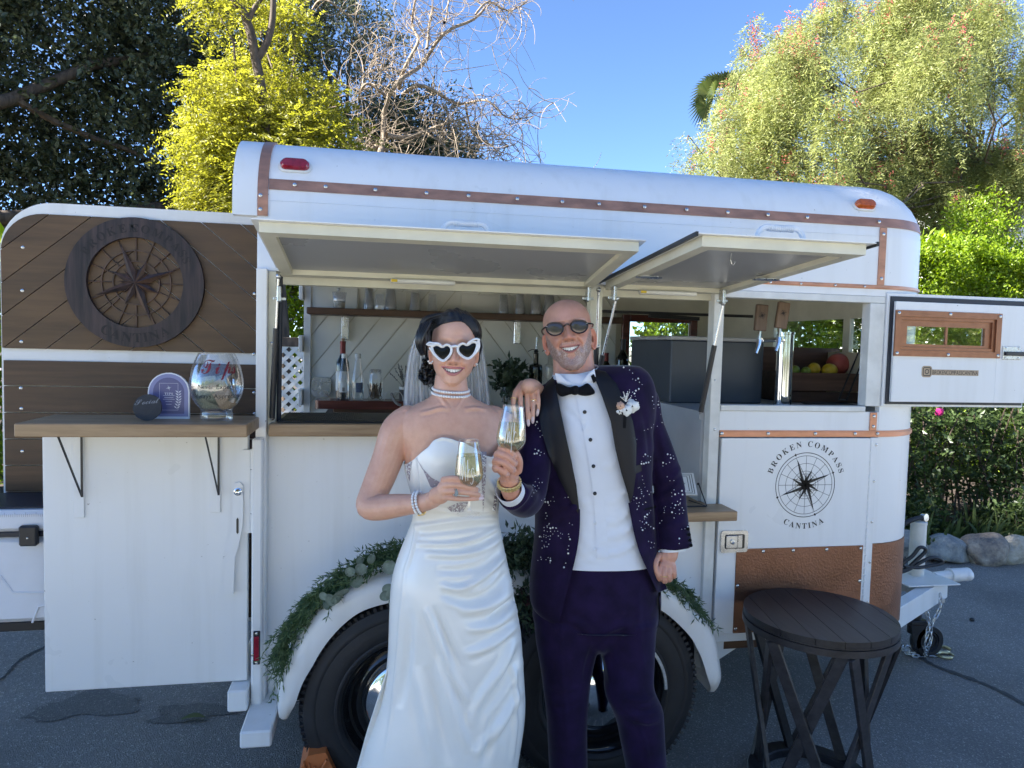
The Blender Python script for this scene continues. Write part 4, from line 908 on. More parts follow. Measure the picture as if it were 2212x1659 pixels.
# big live oak; second-row lobes are unseen, added to shade the trailer
ok = [(-5.6, 9.6, 6.6, 2.6, 1.8, 3.0), (-2.9, 10.4, 6.0, 2.1, 1.6, 2.9), (-8.2, 9.6, 6.0, 2.2, 2.0, 3.2), (-4.6, 9.8, 2.9, 3.4, 1.4, 2.0), (-1.6, 10.8, 3.6, 1.6, 1.2, 1.9),
      (-8.5, -0.8, 7.6, 2.0, 2.9, 2.2), (-9.6, 1.4, 7.0, 2.0, 2.5, 2.4), (-8.2, -2.6, 7.3, 1.8, 2.1, 2.0), (-10.6, -1.0, 6.0, 2.0, 2.9, 2.2), (-9.2, 0.6, 9.0, 2.0, 2.5, 1.8), (-10.4, 0.4, 7.6, 1.8, 3.2, 2.6)]
tree('oak_tree', 'huge dark oak behind the wood-clad door plus unseen crown lobes added for shade', 'tree', (-9.4, 4.8, 0), ok, M['oak_leaf'], M['bark'], 38000, 9, 0.36, 0.105, 0.060, 11, 0.34, limbs=2)
tree('evergreen_tree', 'grey-green bushy tree behind the yellow-green one', 'tree', (-0.4, 11.5, 0), [lob(760, 130, 10, 1.0, 0.8, 1.5), lob(700, 40, 10.5, 1.2, 0.8, 1.0), lob(830, 300, 10, 0.8, 0.8, 0.6)], M['olive_leaf'], M['bark'], 1500, 9, 0.28, 0.075, 0.03, 12, 0.16)
tree('evergreen_tree', 'dark round tree low behind the bare branches', 'tree', (1.2, 11.6, 0), [lob(900, 320, 10, 1.0, 0.8, 0.95), lob(860, 290, 10.4, 0.7, 0.7, 0.7), lob(960, 350, 10, 0.8, 0.7, 0.6)], M['oak_leaf'], M['bark'], 1500, 9, 0.26, 0.08, 0.035, 13, 0.16)
# yellow-green locust: compound leaves of paired leaflets
def compound(c, ax, rg, pairs, L, ll, lw, droop):
    n = len(c); s = np.linspace(0.12, 1, pairs)
    side0 = unit(np.cross(ax, unit(rg.standard_normal((n, 3))*0.5+np.array([0, 0, 1]))))
    Ls = L*(0.7+0.6*rg.random(n))
    pos = c[:, None]+ax[:, None]*(s[None, :, None]*Ls[:, None, None])-np.array([0, 0, 1])*droop*(s**2)[None, :, None]*Ls[:, None, None]
    pts = np.concatenate([pos, pos], 1).reshape(-1, 3)
    dd = np.concatenate([np.repeat(side0[:, None]+ax[:, None]*0.45, pairs, 1), np.repeat(-side0[:, None]+ax[:, None]*0.45, pairs, 1)], 1).reshape(-1, 3)
    m = len(pts); d = unit(dd+rg.standard_normal((m, 3))*0.16-np.array([0, 0, 0.15]))
    return leaf_quads(pts, d, ll*(0.75+0.5*rg.random(m)), lw*(0.8+0.4*rg.random(m)), rg, 0.9, 0.1)
rg = np.random.default_rng(21); YL = 5.0
lt = thing('locust_tree', 'sunlit yellow-green feathery tree rising behind the trailer roof', 'tree', (P(600, 900, YL)[0], YL, 0))
lobes = [lob(550, 300, YL+.1, 0.55), lob(650, 250, YL+.4, 0.50), lob(470, 215, YL, 0.36), lob(450, 320, YL, 0.42), lob(735, 310, YL+.2, 0.34), lob(565, 22, YL+.7, 0.36, .3, .2), lob(470, 25, YL, 0.30, .3, .16), lob(610, 340, YL, 0.62), lob(500, 400, YL, 0.5), lob(470, 470, YL, 0.40), lob(640, 60, YL+.5, .22), lob(560, 170, YL+.9, .4)]
c, u, k = in_lobes(lobes, 4800, rg, 0.4); V, F = compound(c, unit(u*0.8+rg.standard_normal((4800, 3))*0.5+np.array([0, -0.15, 0.25])), rg, 8, 0.20, 0.042, 0.016, 0.5)
b = MB()
tp = [P(x, y, YL) for x, y in ((620, 1300), (610, 700), (575, 300), (562, 175), (553, 130), (545, 85), (533, 40), (500, -10))]
b.tube(curve_pts(tp, 30), np.linspace(0.09, 0.042, 30), 9); b.tube(curve_pts([P(x, y, YL) for x, y in ((555, 128), (575, 95), (588, 45), (590, -20))], 12), np.linspace(0.04, 0.028, 12), 8); b.tube(curve_pts([P(x, y, YL) for x, y in ((536, 45), (548, 20), (570, -10))], 8), np.linspace(0.03, 0.02, 8), 7)
for L in lobes: limb_mesh(b, P(590, 500, YL), np.array(L[:3]), 0.03, 0.008, rg, sides=5)
b.build('trunk', M['bark'], lt, 60); np_mesh('crown', V, F, M['locust_leaf'], lt)
# bare tree with curling dry twigs
rg = np.random.default_rng(33); YB = 7.0
bt = thing('bare_tree', 'leafless pale tree with tangled curling twigs against the sky', 'tree', (P(835, 900, YB)[0], YB, 0))
def Z2(x, y, Y=YB): return P((800+x/2.4578)*0.8848, y/2.4578*0.8848, Y)
limbs = [(((300, 1500), (320, 900), (335, 820), (345, 640), (440, 510), (580, 350), (700, 200), (860, 110), (970, -20)), 0.060, 0.022),
         (((450, 560), (560, 540), (680, 590), (820, 600), (950, 640), (1080, 700), (1240, 690)), 0.034, 0.008), (((350, 830), (470, 820), (600, 770), (760, 740), (860, 700)), 0.045, 0.012),
         (((430, 520), (460, 440), (540, 270), (510, 120), (530, -20)), 0.035, 0.02), (((590, 330), (610, 150), (640, -20)), 0.025, 0.014), (((690, 180), (720, 60), (730, -20)), 0.022, 0.012),
         (((370, 600), (310, 530), (240, 520), (180, 560)), 0.03, 0.015), (((-100, 0), (0, 30), (150, 120), (280, 200), (300, 260), (280, 330), (330, 450)), 0.02, 0.008),
         (((340, 840), (250, 900), (150, 930)), 0.03, 0.01), (((830, 610), (880, 780), (960, 880), (1090, 990)), 0.02, 0.006), (((900, 860), (1000, 870), (1110, 850)), 0.010, 0.004), (((880, 110), (960, 30), (1080, 50), (1190, 30)), 0.02, 0.006), (((600, 770), (700, 870), (800, 960)), 0.018, 0.006)]
b = MB(); tw = MB(); anchors = []
for pts, r0, r1 in limbs:
    r0 *= 0.8; r1 *= 0.75; c = curve_pts([Z2(*p)+np.array([0, rg.normal()*0.15, 0]) for p in pts], 26); b.tube(c, np.linspace(r0, r1, 26), 7, cap=False); anchors += [(c[i], r0) for i in range(6, 26)]
for i in range(900):
    a, r = anchors[rg.integers(len(anchors))]
    th = rg.random()*2*math.pi; d = np.array([math.cos(th), rg.normal()*0.4, math.sin(th)*0.8+0.1]); L = 0.25+0.75*rg.random()**1.5; curl = rg.normal()*2.4
    p = [a.copy()]; n = 9
    for k in range(n):
        ca, sa = math.cos(curl/n), math.sin(curl/n); d = np.array([d[0]*ca-d[2]*sa, d[1], d[0]*sa+d[2]*ca-0.06]); d /= np.linalg.norm(d); p.append(p[-1]+d*L/n)
    tw.tube(p, np.linspace(0.0055, 0.0022, n+1)*(0.6+0.6*rg.random()), 4, cap=False)
    if i % 2 == 0: anchors += [(q, 0) for q in p[4:8:2]]
b.build('trunk', M['pale_bark'], bt, 60); tw.build('twigs', M['twig'], bt, 60)['kind'] = 'stuff'
# pepper tree: weeping strands of feathery leaves, pink berries
rg = np.random.default_rng(44); YP = 8.5
pp = thing('pepper_tree', 'tall weeping pepper tree with pink berries, lit by the sun', 'tree', (P(2120, 900, YP+1)[0], YP+1, 0))
pl = [(1650, 110, 80), (1755, 85, 95), (1600, 190, 75), (1560, 270, 60), (1545, 330, 50), (1700, 200, 105), (1640, 320, 90), (1800, 190, 125), (1880, 80, 120), (1990, 60, 150), (2120, 60, 160), (2230, 120, 150), (1940, 240, 150), (2090, 240, 150), (2010, 400, 140), (1880, 350, 110), (1760, 320, 90), (2210, 300, 130), (2020, 560, 70), (1990, 660, 50), (2120, 420, 90), (1930, 430, 90)]
lobes = [lob(x+r*0.75*rg.normal()*0.75, y+r*0.75*rg.normal()*0.7, YP+rg.normal()*0.8, r*kk/137.0, r*kk/150.0, r*kk*1.15/137.0) for x, y, r in pl for kk in (0.50, 0.36, 0.30, 0.42, 0.26)]
ns = 8200; c, u, k = in_lobes(lobes, ns, rg, 0.35); m = 7
d0 = unit(u*np.array([0.5, 0.5, 0.2])+rg.standard_normal((ns, 3))*0.35+np.array([0, 0, -0.25])); Ls = 0.25+0.5*rg.random(ns); nodes = []; axs = []
for j in range(m):
    s = (j+0.5)/m; nodes.append(c+d0*(Ls*s*0.6)[:, None]-np.array([0, 0, 1])*(Ls*s*s*1.1)[:, None]); axs.append(unit(d0*0.5-np.array([0, 0, 0.9])*s+rg.standard_normal((ns, 3))*0.7))
nodes = np.concatenate(nodes); axs = np.concatenate(axs); sel = rg.random(len(nodes)) < 0.72
V, F = compound(nodes[sel], axs[sel], rg, 5, 0.18, 0.068, 0.0145, 0.5); np_mesh('crown', V, F, M['pepper_leaf'], pp)
cb, ub, kb = in_lobes(lobes, 900, rg, 0.45); off = rg.standard_normal((900, 16, 3))*np.array([0.03, 0.03, 0.075]); pts = (cb[:, None]+off).reshape(-1, 3); n = len(pts); r = 0.0125
oc = np.array([(1, 0, 0), (0, 1, 0), (-1, 0, 0), (0, -1, 0), (0, 0, 1), (0, 0, -1)])*r; tf = np.array([(0, 1, 4), (1, 2, 4), (2, 3, 4), (3, 0, 4), (1, 0, 5), (2, 1, 5), (3, 2, 5), (0, 3, 5)])
o = np_mesh('berries', (pts[:, None]+oc).reshape(-1, 3), (np.arange(n)[:, None, None]*6+tf).reshape(-1, 3), M['berry'], pp); o['kind'] = 'stuff'
b = MB(); base = P(2120, 900, YP+1); base[2] = 0
tr = limb_mesh(b, base, P(2100, 330, YP+0.9), 0.24, 0.16, rg, sides=10)
for L in lobes:
    q = limb_mesh(b, tr[rg.integers(4, 9)], np.array(L[:3]), 0.028, 0.006, rg, sag=0.12)
    for _ in range(1): limb_mesh(b, q[rg.integers(4, 9)], np.array(L[:3])+unit(rg.standard_normal(3))*L[3], 0.016, 0.004, rg, sides=4)
b.build('trunk', M['bark'], pp, 60)
# fan palm behind
pm_ = thing('palm_tree', 'fan palm peeking out beside the pepper tree', 'tree', (P(1560, 900, 11)[0], 11, 0)); hub = P(1562, 232, 11.0); b = MB(); Vs = []; 
b.tube([(hub[0]+0.3, 11, 0), hub+np.array([0.1, 0, -0.3])], [0.22, 0.16], 10); b.build('trunk', M['bark'], pm_, 60); b = MB()
for k in range(13):
    a = R_(-20+k*17+rg.normal()*6); st = hub+np.array([math.cos(a)*0.42, -abs(rg.normal())*0.22, math.sin(a)*0.36]); ax = unit(st-hub); sd = unit(np.cross(ax, np.array([0.15*rg.normal(), 1, 0.2*rg.normal()])))
    b.tube([hub, st], 0.012, 5)
    for j in range(19):
        f = R_(-82+9*j); d = unit(ax*math.cos(f)+sd*math.sin(f)); L = 0.50*(0.7+0.3*math.cos(f)); s2 = unit(np.cross(d, [0, 1, 0.1]))*0.022; e = st+d*L-np.array([0, 0, 0.16*L/0.5]); m_ = st+d*L*0.55
        b.add([st, m_+s2, e, m_-s2], [(0, 1, 2, 3)])
b.build('fronds', M['palm_leaf'], pm_, None)
# clipped hedge, sunlit
rg = np.random.default_rng(55)
def hedge(name, label, x0, x1, y0, y1, z1, n, leaf, seed, ln=0.05):
    rg = np.random.default_rng(seed); t = thing(name, label, 'hedge', ((x0+x1)/2, (y0+y1)/2, 0)); n1 = int(n*0.7)
    x = x0+(x1-x0)*rg.random(n); z = z1*rg.random(n)**0.8; f = 0.16*np.sin(x*2.1+z)+0.10*np.sin(x*5.3-z*3)+0.07*np.sin(z*7+x*3)
    y = y0+f+np.abs(rg.standard_normal(n))*0.12
    top = np.arange(n) >= n1; y[top] = y0+(y1-y0)*rg.random(top.sum()); z[top] = z1+0.12*np.sin(x[top]*2.7)+rg.standard_normal(top.sum())*0.07
    bk = rg.random(n) < 0.35; y = y+0.30*bk; ln = ln*np.where(bk, 2.0, 1.0)
    d = unit(rg.standard_normal((n, 3))+np.array([-0.3, -0.6, 0.6])); V, F = leaf_quads(np.stack([x, y, z], 1), d, ln*(0.6+0.7*rg.random(n)), ln*0.55, rg)
    np_mesh('foliage', V, F, leaf, t)
    b = MB()
    for i in range(int((x1-x0)/0.35)): xx = x0+0.35*i+0.17; limb_mesh(b, (xx, y0+0.35, 0), (xx+rg.normal()*0.1, y0+0.3, z1*0.9), 0.025, 0.006, rg, sides=5)
    b.build('stems', M['bark'], t, 60); return t
hedge('hedge', 'bright yellow-green hedge in full sun beyond the roses', 3.2, 12.5, 5.4, 6.6, 3.05, 105000, M['hedge_leaf'], 55, 0.06)
tree('shrub', 'leafy green shrub growing above the hedge by the white house', 'shrub', (7.9, 6.6, 0), [lob(2110, 490, 6.3, 0.45, 0.4, 0.4), lob(2180, 560, 6.2, 0.4, .4, .3)], M['hedge_leaf'], M['bark'], 420, 9, 0.2, 0.06, 0.03, 56, 0.06)
# rose bush: arching stems, dark leaves, one pink bloom
rg = np.random.default_rng(66); rb = thing('rose_bush', 'tall dark leafy rose bush behind the rocks', 'bush', (5.4, 3.1, 0)); b = MB(); C = []; D = []
for i in range(95):
    x = 3.9+3.6*rg.random(); y = 2.75+0.8*rg.random(); H = 1.05+0.55*rg.random(); lean = rg.standard_normal(2)*0.28
    s = np.linspace(0, 1, 9); p = np.stack([x+lean[0]*s**1.6, y+lean[1]*s**1.6, H*s], 1); b.tube(p, np.linspace(0.011, 0.004, 9), 5, cap=False)
    for q in p[2:]:
        for _ in range(5 if q[2] > 0.45 else 2): C.append(q+rg.standard_normal(3)*0.07); D.append(rg.standard_normal(3)+np.array([0, -0.4, 0.3]))
b.build('stems', M['bark'], rb, 60); C = np.array(C); D = unit(np.array(D)); V, F = compound(C, D, rg, 3, 0.10, 0.052, 0.034, 0.3); np_mesh('foliage', V, F, M['rose_leaf'], rb)
q = P(2032, 890, 2.75); b = MB()
for k in range(26):
    a = 2.4*k; rr = 0.006+0.0017*k; c = q+np.array([rr*math.cos(a)*0.6, -0.012+rr*0.3, rr*math.sin(a)*0.5]); n_ = unit(np.array([math.cos(a)*0.6, -1+0.015*k, math.sin(a)*0.6])); u = unit(np.cross(n_, [0, 0, 1.0])); v = np.cross(n_, u); s = 0.016+0.0004*k
    b.add([c+u*s*math.cos(t)+v*s*math.sin(t)+n_*0.004*math.cos(2*t) for t in np.linspace(0, 6.28, 7)[:-1]], [tuple(range(6))])
b.build('bloom', pm('magenta_petal', (0.55, 0.03, 0.20), 0.5, var=0.2), rb, 60)
# iris clumps
def iris(px, py, n, seed, lab):
    rg = np.random.default_rng(seed); c = PZ(px, py, 0.05); t = thing('iris_plant', lab, 'plant', c, 'strappy plants behind the rocks'); b = MB()
    for i in range(n):
        a = rg.normal()*0.8; L = 0.26+0.26*rg.random(); bend = 0.3+0.9*rg.random(); d = np.array([math.sin(a), -0.35+0.5*rg.normal(), 0]); s = np.linspace(0, 1, 8); w = 0.016+0.008*rg.random()
        p = np.array(c)+np.array([rg.normal()*0.07, rg.normal()*0.06, -0.03])+np.outer(L*0.55*s**1.7*bend, d)+np.outer(L*(s-0.45*bend*s**2.6), [0, 0, 1]); sd = np.array([math.cos(a+rg.normal()*0.5), math.sin(rg.normal()*0.5), 0])
        V = []
        for k in range(8): ww = w*(1-s[k]**2.2)+0.0008; V += [p[k]-sd*ww, p[k]+np.array([0, -0.004, 0]), p[k]+sd*ww]
        b.add(V, [f for k in range(7) for f in ((3*k, 3*k+1, 3*k+4, 3*k+3), (3*k+1, 3*k+2, 3*k+5, 3*k+4))])
    b.build('blades', M['iris_leaf'], t, None)
for i, (px, py, lab) in enumerate(((1990, 1195, 'strappy green plant behind the jack post'), (2045, 1180, 'arching strappy plant behind the grey rock'), (2105, 1175, 'tall strappy plant between the grey and brown rocks'), (2150, 1180, 'strappy plant above the speckled brown rock'), (2200, 1178, 'strappy plant behind the pale sunlit rock'), (2090, 1160, 'strappy plant deeper in the bed behind the rocks'))): iris(px, py, 16, 70+i, lab)
def foliage_clump(px, py, seed, lab):
    rg = np.random.default_rng(seed); c = PZ(px, py, 0.05); t = thing('ground_plant', lab, 'plant', c); L = [(c[0], c[1], 0.20, 0.28, 0.2, 0.17)]; V, F = sprays(L, 170, 7, 0.14, 0.075, 0.028, rg); np_mesh('foliage', V, F, M['rose_leaf'], t)
    b = MB()
    for i in range(7): limb_mesh(b, c, c+np.array([rg.normal()*0.14, rg.normal()*0.1, 0.28]), 0.006, 0.003, rg, sides=4)
    b.build('stems', M['bark'], t, 60)
foliage_clump(2190, 1165, 81, 'low leafy plant at the edge of the bed above the pale rock'); foliage_clump(1975, 1165, 82, 'low leafy plant beside the trailer nose')
# rocks
def rock_mat(name, a, bcol, c):
    m, n, l, b = _nt(name); t = _noise(n, l, 7, 8, rough=0.7); t2 = _noise(n, l, 45, 5)
    mx = n.new('ShaderNodeMath'); mx.operation = 'MULTIPLY_ADD'; mx.inputs[1].default_value = 0.35; l.new(t2.outputs['Fac'], mx.inputs[0]); l.new(t.outputs['Fac'], mx.inputs[2])
    r = _ramp(n, l, mx.outputs[0], [(0.45, a), (0.68, bcol), (0.85, c)]); l.new(r.outputs[0], b.inputs['Base Color']); b.inputs['Roughness'].default_value = 0.8
    bp = n.new('ShaderNodeBump'); bp.inputs['Strength'].default_value = 0.7; bp.inputs['Distance'].default_value = 0.012; l.new(t2.outputs['Fac'], bp.inputs['Height']); l.new(bp.outputs[0], b.inputs['Normal']); return m
M['rock_grey'] = rock_mat('grey_rock', (0.16, 0.165, 0.17), (0.32, 0.32, 0.30), (0.46, 0.43, 0.37)); M['rock_brown'] = rock_mat('speckled_rock', (0.11, 0.10, 0.10), (0.32, 0.26, 0.20), (0.50, 0.42, 0.32)); M['rock_pale'] = rock_mat('pale_rock', (0.34, 0.28, 0.20), (0.58, 0.50, 0.38), (0.68, 0.62, 0.52))
def rock(px, py, w, h, mat, seed, lab):
    rg = np.random.default_rng(seed); base = PZ(px, py, 0.0)+np.array([0, 0.16, 0]); bm = bmesh.new(); bmesh.ops.create_icosphere(bm, subdivisions=4, radius=1); k = np.array([v.co[:] for v in bm.verts]); f = np.ones(len(k))
    for _ in range(7): d = unit(rg.standard_normal(3)); cut = 0.55+0.3*rg.random(); s = k@d; k = k-np.outer(np.maximum(0, s-cut)*0.85, d)
    for fr, am in ((2, 0.10), (5, 0.035), (11, 0.014)): k = k*(1+am*np.sin(k@rg.standard_normal((3, 3))*fr).sum(1)/2)[:, None]
    k = k*np.array([w, w*0.7, h])+np.array([0, 0, h*0.62]); b = MB(); b.add(k+base, [[v.index for v in q.verts] for q in bm.faces]); bm.free()
    tag(b.build('rock', mat, None, 50, loc=base), lab, 'rock', 'rocks edging the planting bed')
rock(2076, 1222, 0.22, 0.145, M['rock_grey'], 3, 'blue-grey rock right behind the trailer coupler'); rock(2160, 1228, 0.23, 0.155, M['rock_brown'], 4, 'dark speckled brown rock, second along the bed edge'); rock(2222, 1226, 0.21, 0.14, M['rock_pale'], 6, 'pale sunlit rock at the end of the row'); rock(2138, 1228, 0.07, 0.09, M['rock_pale'], 7, 'small pale stone wedged beside the big pale rock'); rock(1985, 1218, 0.20, 0.15, M['rock_grey'], 8, 'grey rock half hidden behind the jack post')
rg = np.random.default_rng(91); n = 2600; x = 3.2+4.5*rg.random(n); y = 2.25+0.75*rg.random(n)**1.5; c = np.stack([x, y, 0.012+0.05*(y-2.25)+0.01*rg.random(n)], 1); d = unit(rg.standard_normal((n, 3))*np.array([1, 1, 0.25])); V, F = leaf_quads(c, d, 0.02+0.03*rg.random(n), 0.012, rg, 1.0)
tag(np_mesh('mulch', V, F, leaf_mat('mulch_chip', (0.04, 0.026, 0.018), (0.16, 0.11, 0.075), 0.0, 0.8)), 'scattered bark mulch and dead leaves round the rocks', kind='stuff')
# white house beyond the trees, lattice fence, far woodland across the drive
hs = thing('white_house', 'white house with a gable seen through the pepper tree', 'house', (16.5, 18, 0)); M['stucco'] = pm('white_stucco', (0.75, 0.74, 0.70), 0.8, var=0.05)
h0 = P(2050, 470, 18); h1 = P(2420, 470, 18); zt = P(2200, 440, 18)[2]
MB().prism([(h0[0], 18, 0), (h1[0], 18, 0), (h1[0], 18, zt), ((h0[0]+h1[0])/2, 18, zt+1.2), (h0[0], 18, zt)], (0, 6, 0)).build('wall', M['stucco'], hs)
b = MB(); mx_ = (h0[0]+h1[0])/2
for s, e in ((h0[0]-0.3, mx_), (h1[0]+0.3, mx_)): b.prism([(s, 17.7, zt-0.1), (e, 17.7, zt+1.25), (e, 17.7, zt+1.42), (s, 17.7, zt+0.07)], (0, 6.6, 0))
b.build('roof', pm('grey_shingle', (0.16, 0.15, 0.145), 0.9, var=0.2), hs)
lf = thing('lattice_fence', 'white diamond lattice fence glimpsed through the rear opening', 'fence', (-1.6, 4.4, 0)); wl_m = M['white_old']
x0, x1, z1 = -1.5, -0.35, 1.62
for i, q in enumerate(strips([(x0, 0.1), (x1, 0.1), (x1, z1), (x0, z1)], R_(45), 0.075, 0.037)): MB().prism([(x, 4.40, z) for x, z in q], (0, 0.008, 0)).build('slat', wl_m, lf)
for i, q in enumerate(strips([(x0, 0.1), (x1, 0.1), (x1, z1), (x0, z1)], R_(-45), 0.075, 0.037)): MB().prism([(x, 4.409, z) for x, z in q], (0, 0.008, 0)).build('slat', wl_m, lf)
MB().box(x0, x1, 4.39, 4.43, z1+0.001, z1+0.09, 0.004).build('rail', M['bark'], lf)
hedge('hedge', 'dense green hedge behind the lattice fence', -5.5, 1.0, 5.6, 6.2, 2.5, 22000, M['hedge_leaf'], 57, 0.08)
rg = np.random.default_rng(99); L = [(x, -17+rg.normal()*2, 2.0+rg.random()*1.4, 2.4, 1.5, 2.0+rg.random()*1.4) for x in np.arange(-20, 21, 3.6)]; V, F = sprays(L, 5200, 7, 0.5, 0.26, 0.16, rg)
tag(np_mesh('woodland', V, F, M['pepper_leaf']), 'row of trees across the drive, mirrored in the chrome hubcaps', kind='stuff')
# ------------------------------------------------------------------ things on and round the trailer
# garland over the fender
rg = np.random.default_rng(12); ga = thing('garland', 'rosemary and eucalyptus garland draped along the white fender', 'garland', P(860, 1200, -0.2))
M['rosemary'] = leaf_mat('rosemary_leaf', (0.04, 0.085, 0.035), (0.13, 0.19, 0.085), 0.2, 0.5); M['euc'] = leaf_mat('eucalyptus_leaf', (0.15, 0.20, 0.16), (0.28, 0.34, 0.28), 0.2, 0.5); M['sprig'] = leaf_mat('dark_leaf', (0.036, 0.062, 0.034), (0.09, 0.13, 0.072), 0.2, 0.4)
b = MB(); RV, RF, o_ = [], [], 0; SVv, SFf, so_ = [], [], 0
def gpath(px, n, Y=-0.205): return curve_pts([P(x, y, Y) for x, y in px], n)
main = gpath(((612, 1408), (626, 1366), (655, 1318), (705, 1268), (765, 1228), (830, 1200), (920, 1185), (1000, 1182), (1090, 1185), (1160, 1205), (1260, 1215), (1350, 1222), (1420, 1244), (1462, 1266), (1490, 1290)), 150)
b.tube(main, 0.007, 6)
tang = unit(np.gradient(main, axis=0))
for i in range(560):
    k = int(rg.integers(0, 70)) if i < 300 else int(rg.integers(60, 150)); c = main[k]+rg.standard_normal(3)*np.array([.011, .020, .011]); ros = k < 62 or k > 125
    dirn = -tang[k] if k < 75 else tang[k]; d = unit(dirn*1.0+rg.standard_normal(3)*0.26+np.array([0, -0.22, -0.05 if k < 40 else 0.02])); L = 0.06+0.07*rg.random(); s = np.linspace(0, 1, 8); p = c+np.outer(s*L, d)+np.outer(-0.03*s*s, [0, 0, 1]); b.tube(p, np.linspace(0.0013, 0.0006, 8), 4, cap=False)
    m = 26 if ros else 12; f = rg.random(m); q = c+d*(f*L)[:, None]-np.array([0, 0, .03])*(f*f)[:, None]; dd = unit(d*0.8+rg.standard_normal((m, 3))*0.6)
    V, F = leaf_quads(q, dd, (0.024 if ros else 0.034)*(0.7+0.6*rg.random(m)), 0.0055 if ros else 0.015, rg, 0.3)
    if ros: RV.append(V); RF.append(F+o_); o_ += len(V)
    else: SVv.append(V); SFf.append(F+so_); so_ += len(V)
b.build('stems', M['rosemary'], ga, 60)['kind'] = 'stuff'; np_mesh('rosemary', np.concatenate(RV), np.concatenate(RF), M['rosemary'], ga)['kind'] = 'stuff'; np_mesh('leaves', np.concatenate(SVv), np.concatenate(SFf), M['sprig'], ga)['kind'] = 'stuff'
# dense spray of greens and thistles between the couple
L = [(*P(1125, 1245, -0.2), .055, .05, .085), (*P(1140, 1200, -0.2), .06, .05, .05), (*P(1135, 1300, -.2), .04, .04, .06)]
V, F = sprays(L, 190, 12, .07, .034, .012, rg); np_mesh('leaves', V, F, M['sprig'], ga)['kind'] = 'stuff'
th_m = pm('thistle', (0.10, 0.045, 0.05), 0.8, var=0.4, scale=300)
for x, y in ((1138, 1298), (1126, 1275)):
    c = P(x, y, -.24); t = MB(); t.ball(c, (.016, .016, .019), 10, 8)
    for k in range(60): d = unit(rg.standard_normal(3)); t.tube([c+d*.014, c+d*.024], [.0012, .0003], 4)
    t.build('thistle', th_m, ga, None)
disc = MB(); V = [(0, 0, 0)]+[(0.5*math.cos(t)*(1-0.1*math.sin(t)), 0.05*(math.cos(t)**2), 0.5+0.52*math.sin(t)) for t in np.linspace(-math.pi/2, 1.5*math.pi, 19)[:-1]]
disc.add([(0, .03, .5)]+V[1:], [(0, 1+i, 1+(i+1) % 18) for i in range(18)]); dm = disc.mesh('leaf', (0, 0, 0), None); dm.materials.append(M['euc'])
for i, (x, y, r, rot) in enumerate(((713, 1308, .046, 10), (740, 1287, .052, -15), (733, 1300, .044, -40), (763, 1268, .046, 35), (700, 1313, .04, 60), (786, 1240, .042, -30), (835, 1262, .048, 160), (838, 1240, .05, 10), (822, 1283, .038, 120), (748, 1242, .036, 50), (805, 1216, .034, -20), (850, 1290, .036, 175), (770, 1215, .03, 80), (690, 1285, .03, 110))):
    o = bpy.data.objects.new('leaf', dm); COL.objects.link(o); o.parent = ga; o.location = Vector(P(x, y, -.272)-LOC[ga.name]); o.scale = (r, r, r); o.rotation_euler = (rg.normal()*.35, R_(rot), rg.normal()*.5)
# cooler on its stand beside the half door
co = thing('cooler', 'white hard cooler with black latch standing beside the half door', 'cooler', (-1.42, .18, .645)); M['cool'] = pm('cooler_white', (0.70, 0.71, 0.74), 0.5, var=0.03, bump=0.15, bscale=260)
b = MB(); b.box(-1.78, -1.075, .045, .33, .650, .965, .018); bd = b.build('tub', M['cool'], co)
b = MB(); g0 = .044
for pts in (((0, 1243), (28, 1280), (110, 1281)), ((70, 1345), (84, 1310), (110, 1306))): b.tube(curve_pts([P(x, y, g0) for x, y in pts], 12) if len(pts) > 3 else [P(x, y, g0) for x, y in pts], .004, 6)
b.build('moulded_rib', M['cool'], bd)
b = MB(); b.box(-1.79, -1.068, .038, .335, .985, 1.062, .014); b.box(-1.785, -1.072, .043, .333, .966, .984, .002, 1); b.box(-1.76, -1.095, .07, .325, 1.0625, 1.069, .003, 1); lid = b.build('lid', [M['cool'], M['smoke']], co)
b = MB()
for k in range(46): b.box(-1.40+k*.0068, -1.3994+k*.0068, .0370, .0379, 1.040, 1.040+(.010 if k % 5 else .016), 0)
b.build('ruler_marks', pm('grey_print', (.3, .31, .33), .6), lid)
x0, x1 = P(44, 1150, .03)[0], P(84, 1150, .03)[0]; b = MB(); b.box(x0, x1, .012, .037, P(60, 1178, .03)[2], P(60, 1134, .03)[2], .006); lt = b.build('latch', M['black'], co); MB().ball(((x0+x1)/2, .011, P(60, 1160, .03)[2]), (.004, .002, .004), 8, 5).build('latch_pin', M['steel'], lt)
sn = thing('cooler_stand', 'low black stand carrying the white cooler', 'stand', (-1.42, .18, 0)); b = MB().box(-1.78, -1.085, .06, .32, .615, .648, .003); b.build('top', M['black_metal'], sn)
MB().box(-1.66, -1.58, .15, .23, .0125, .614, .004).build('pedestal', M['black_metal'], sn); MB().box(-1.74, -1.50, .07, .31, 0, .012, .003).build('foot_plate', M['black_metal'], sn)
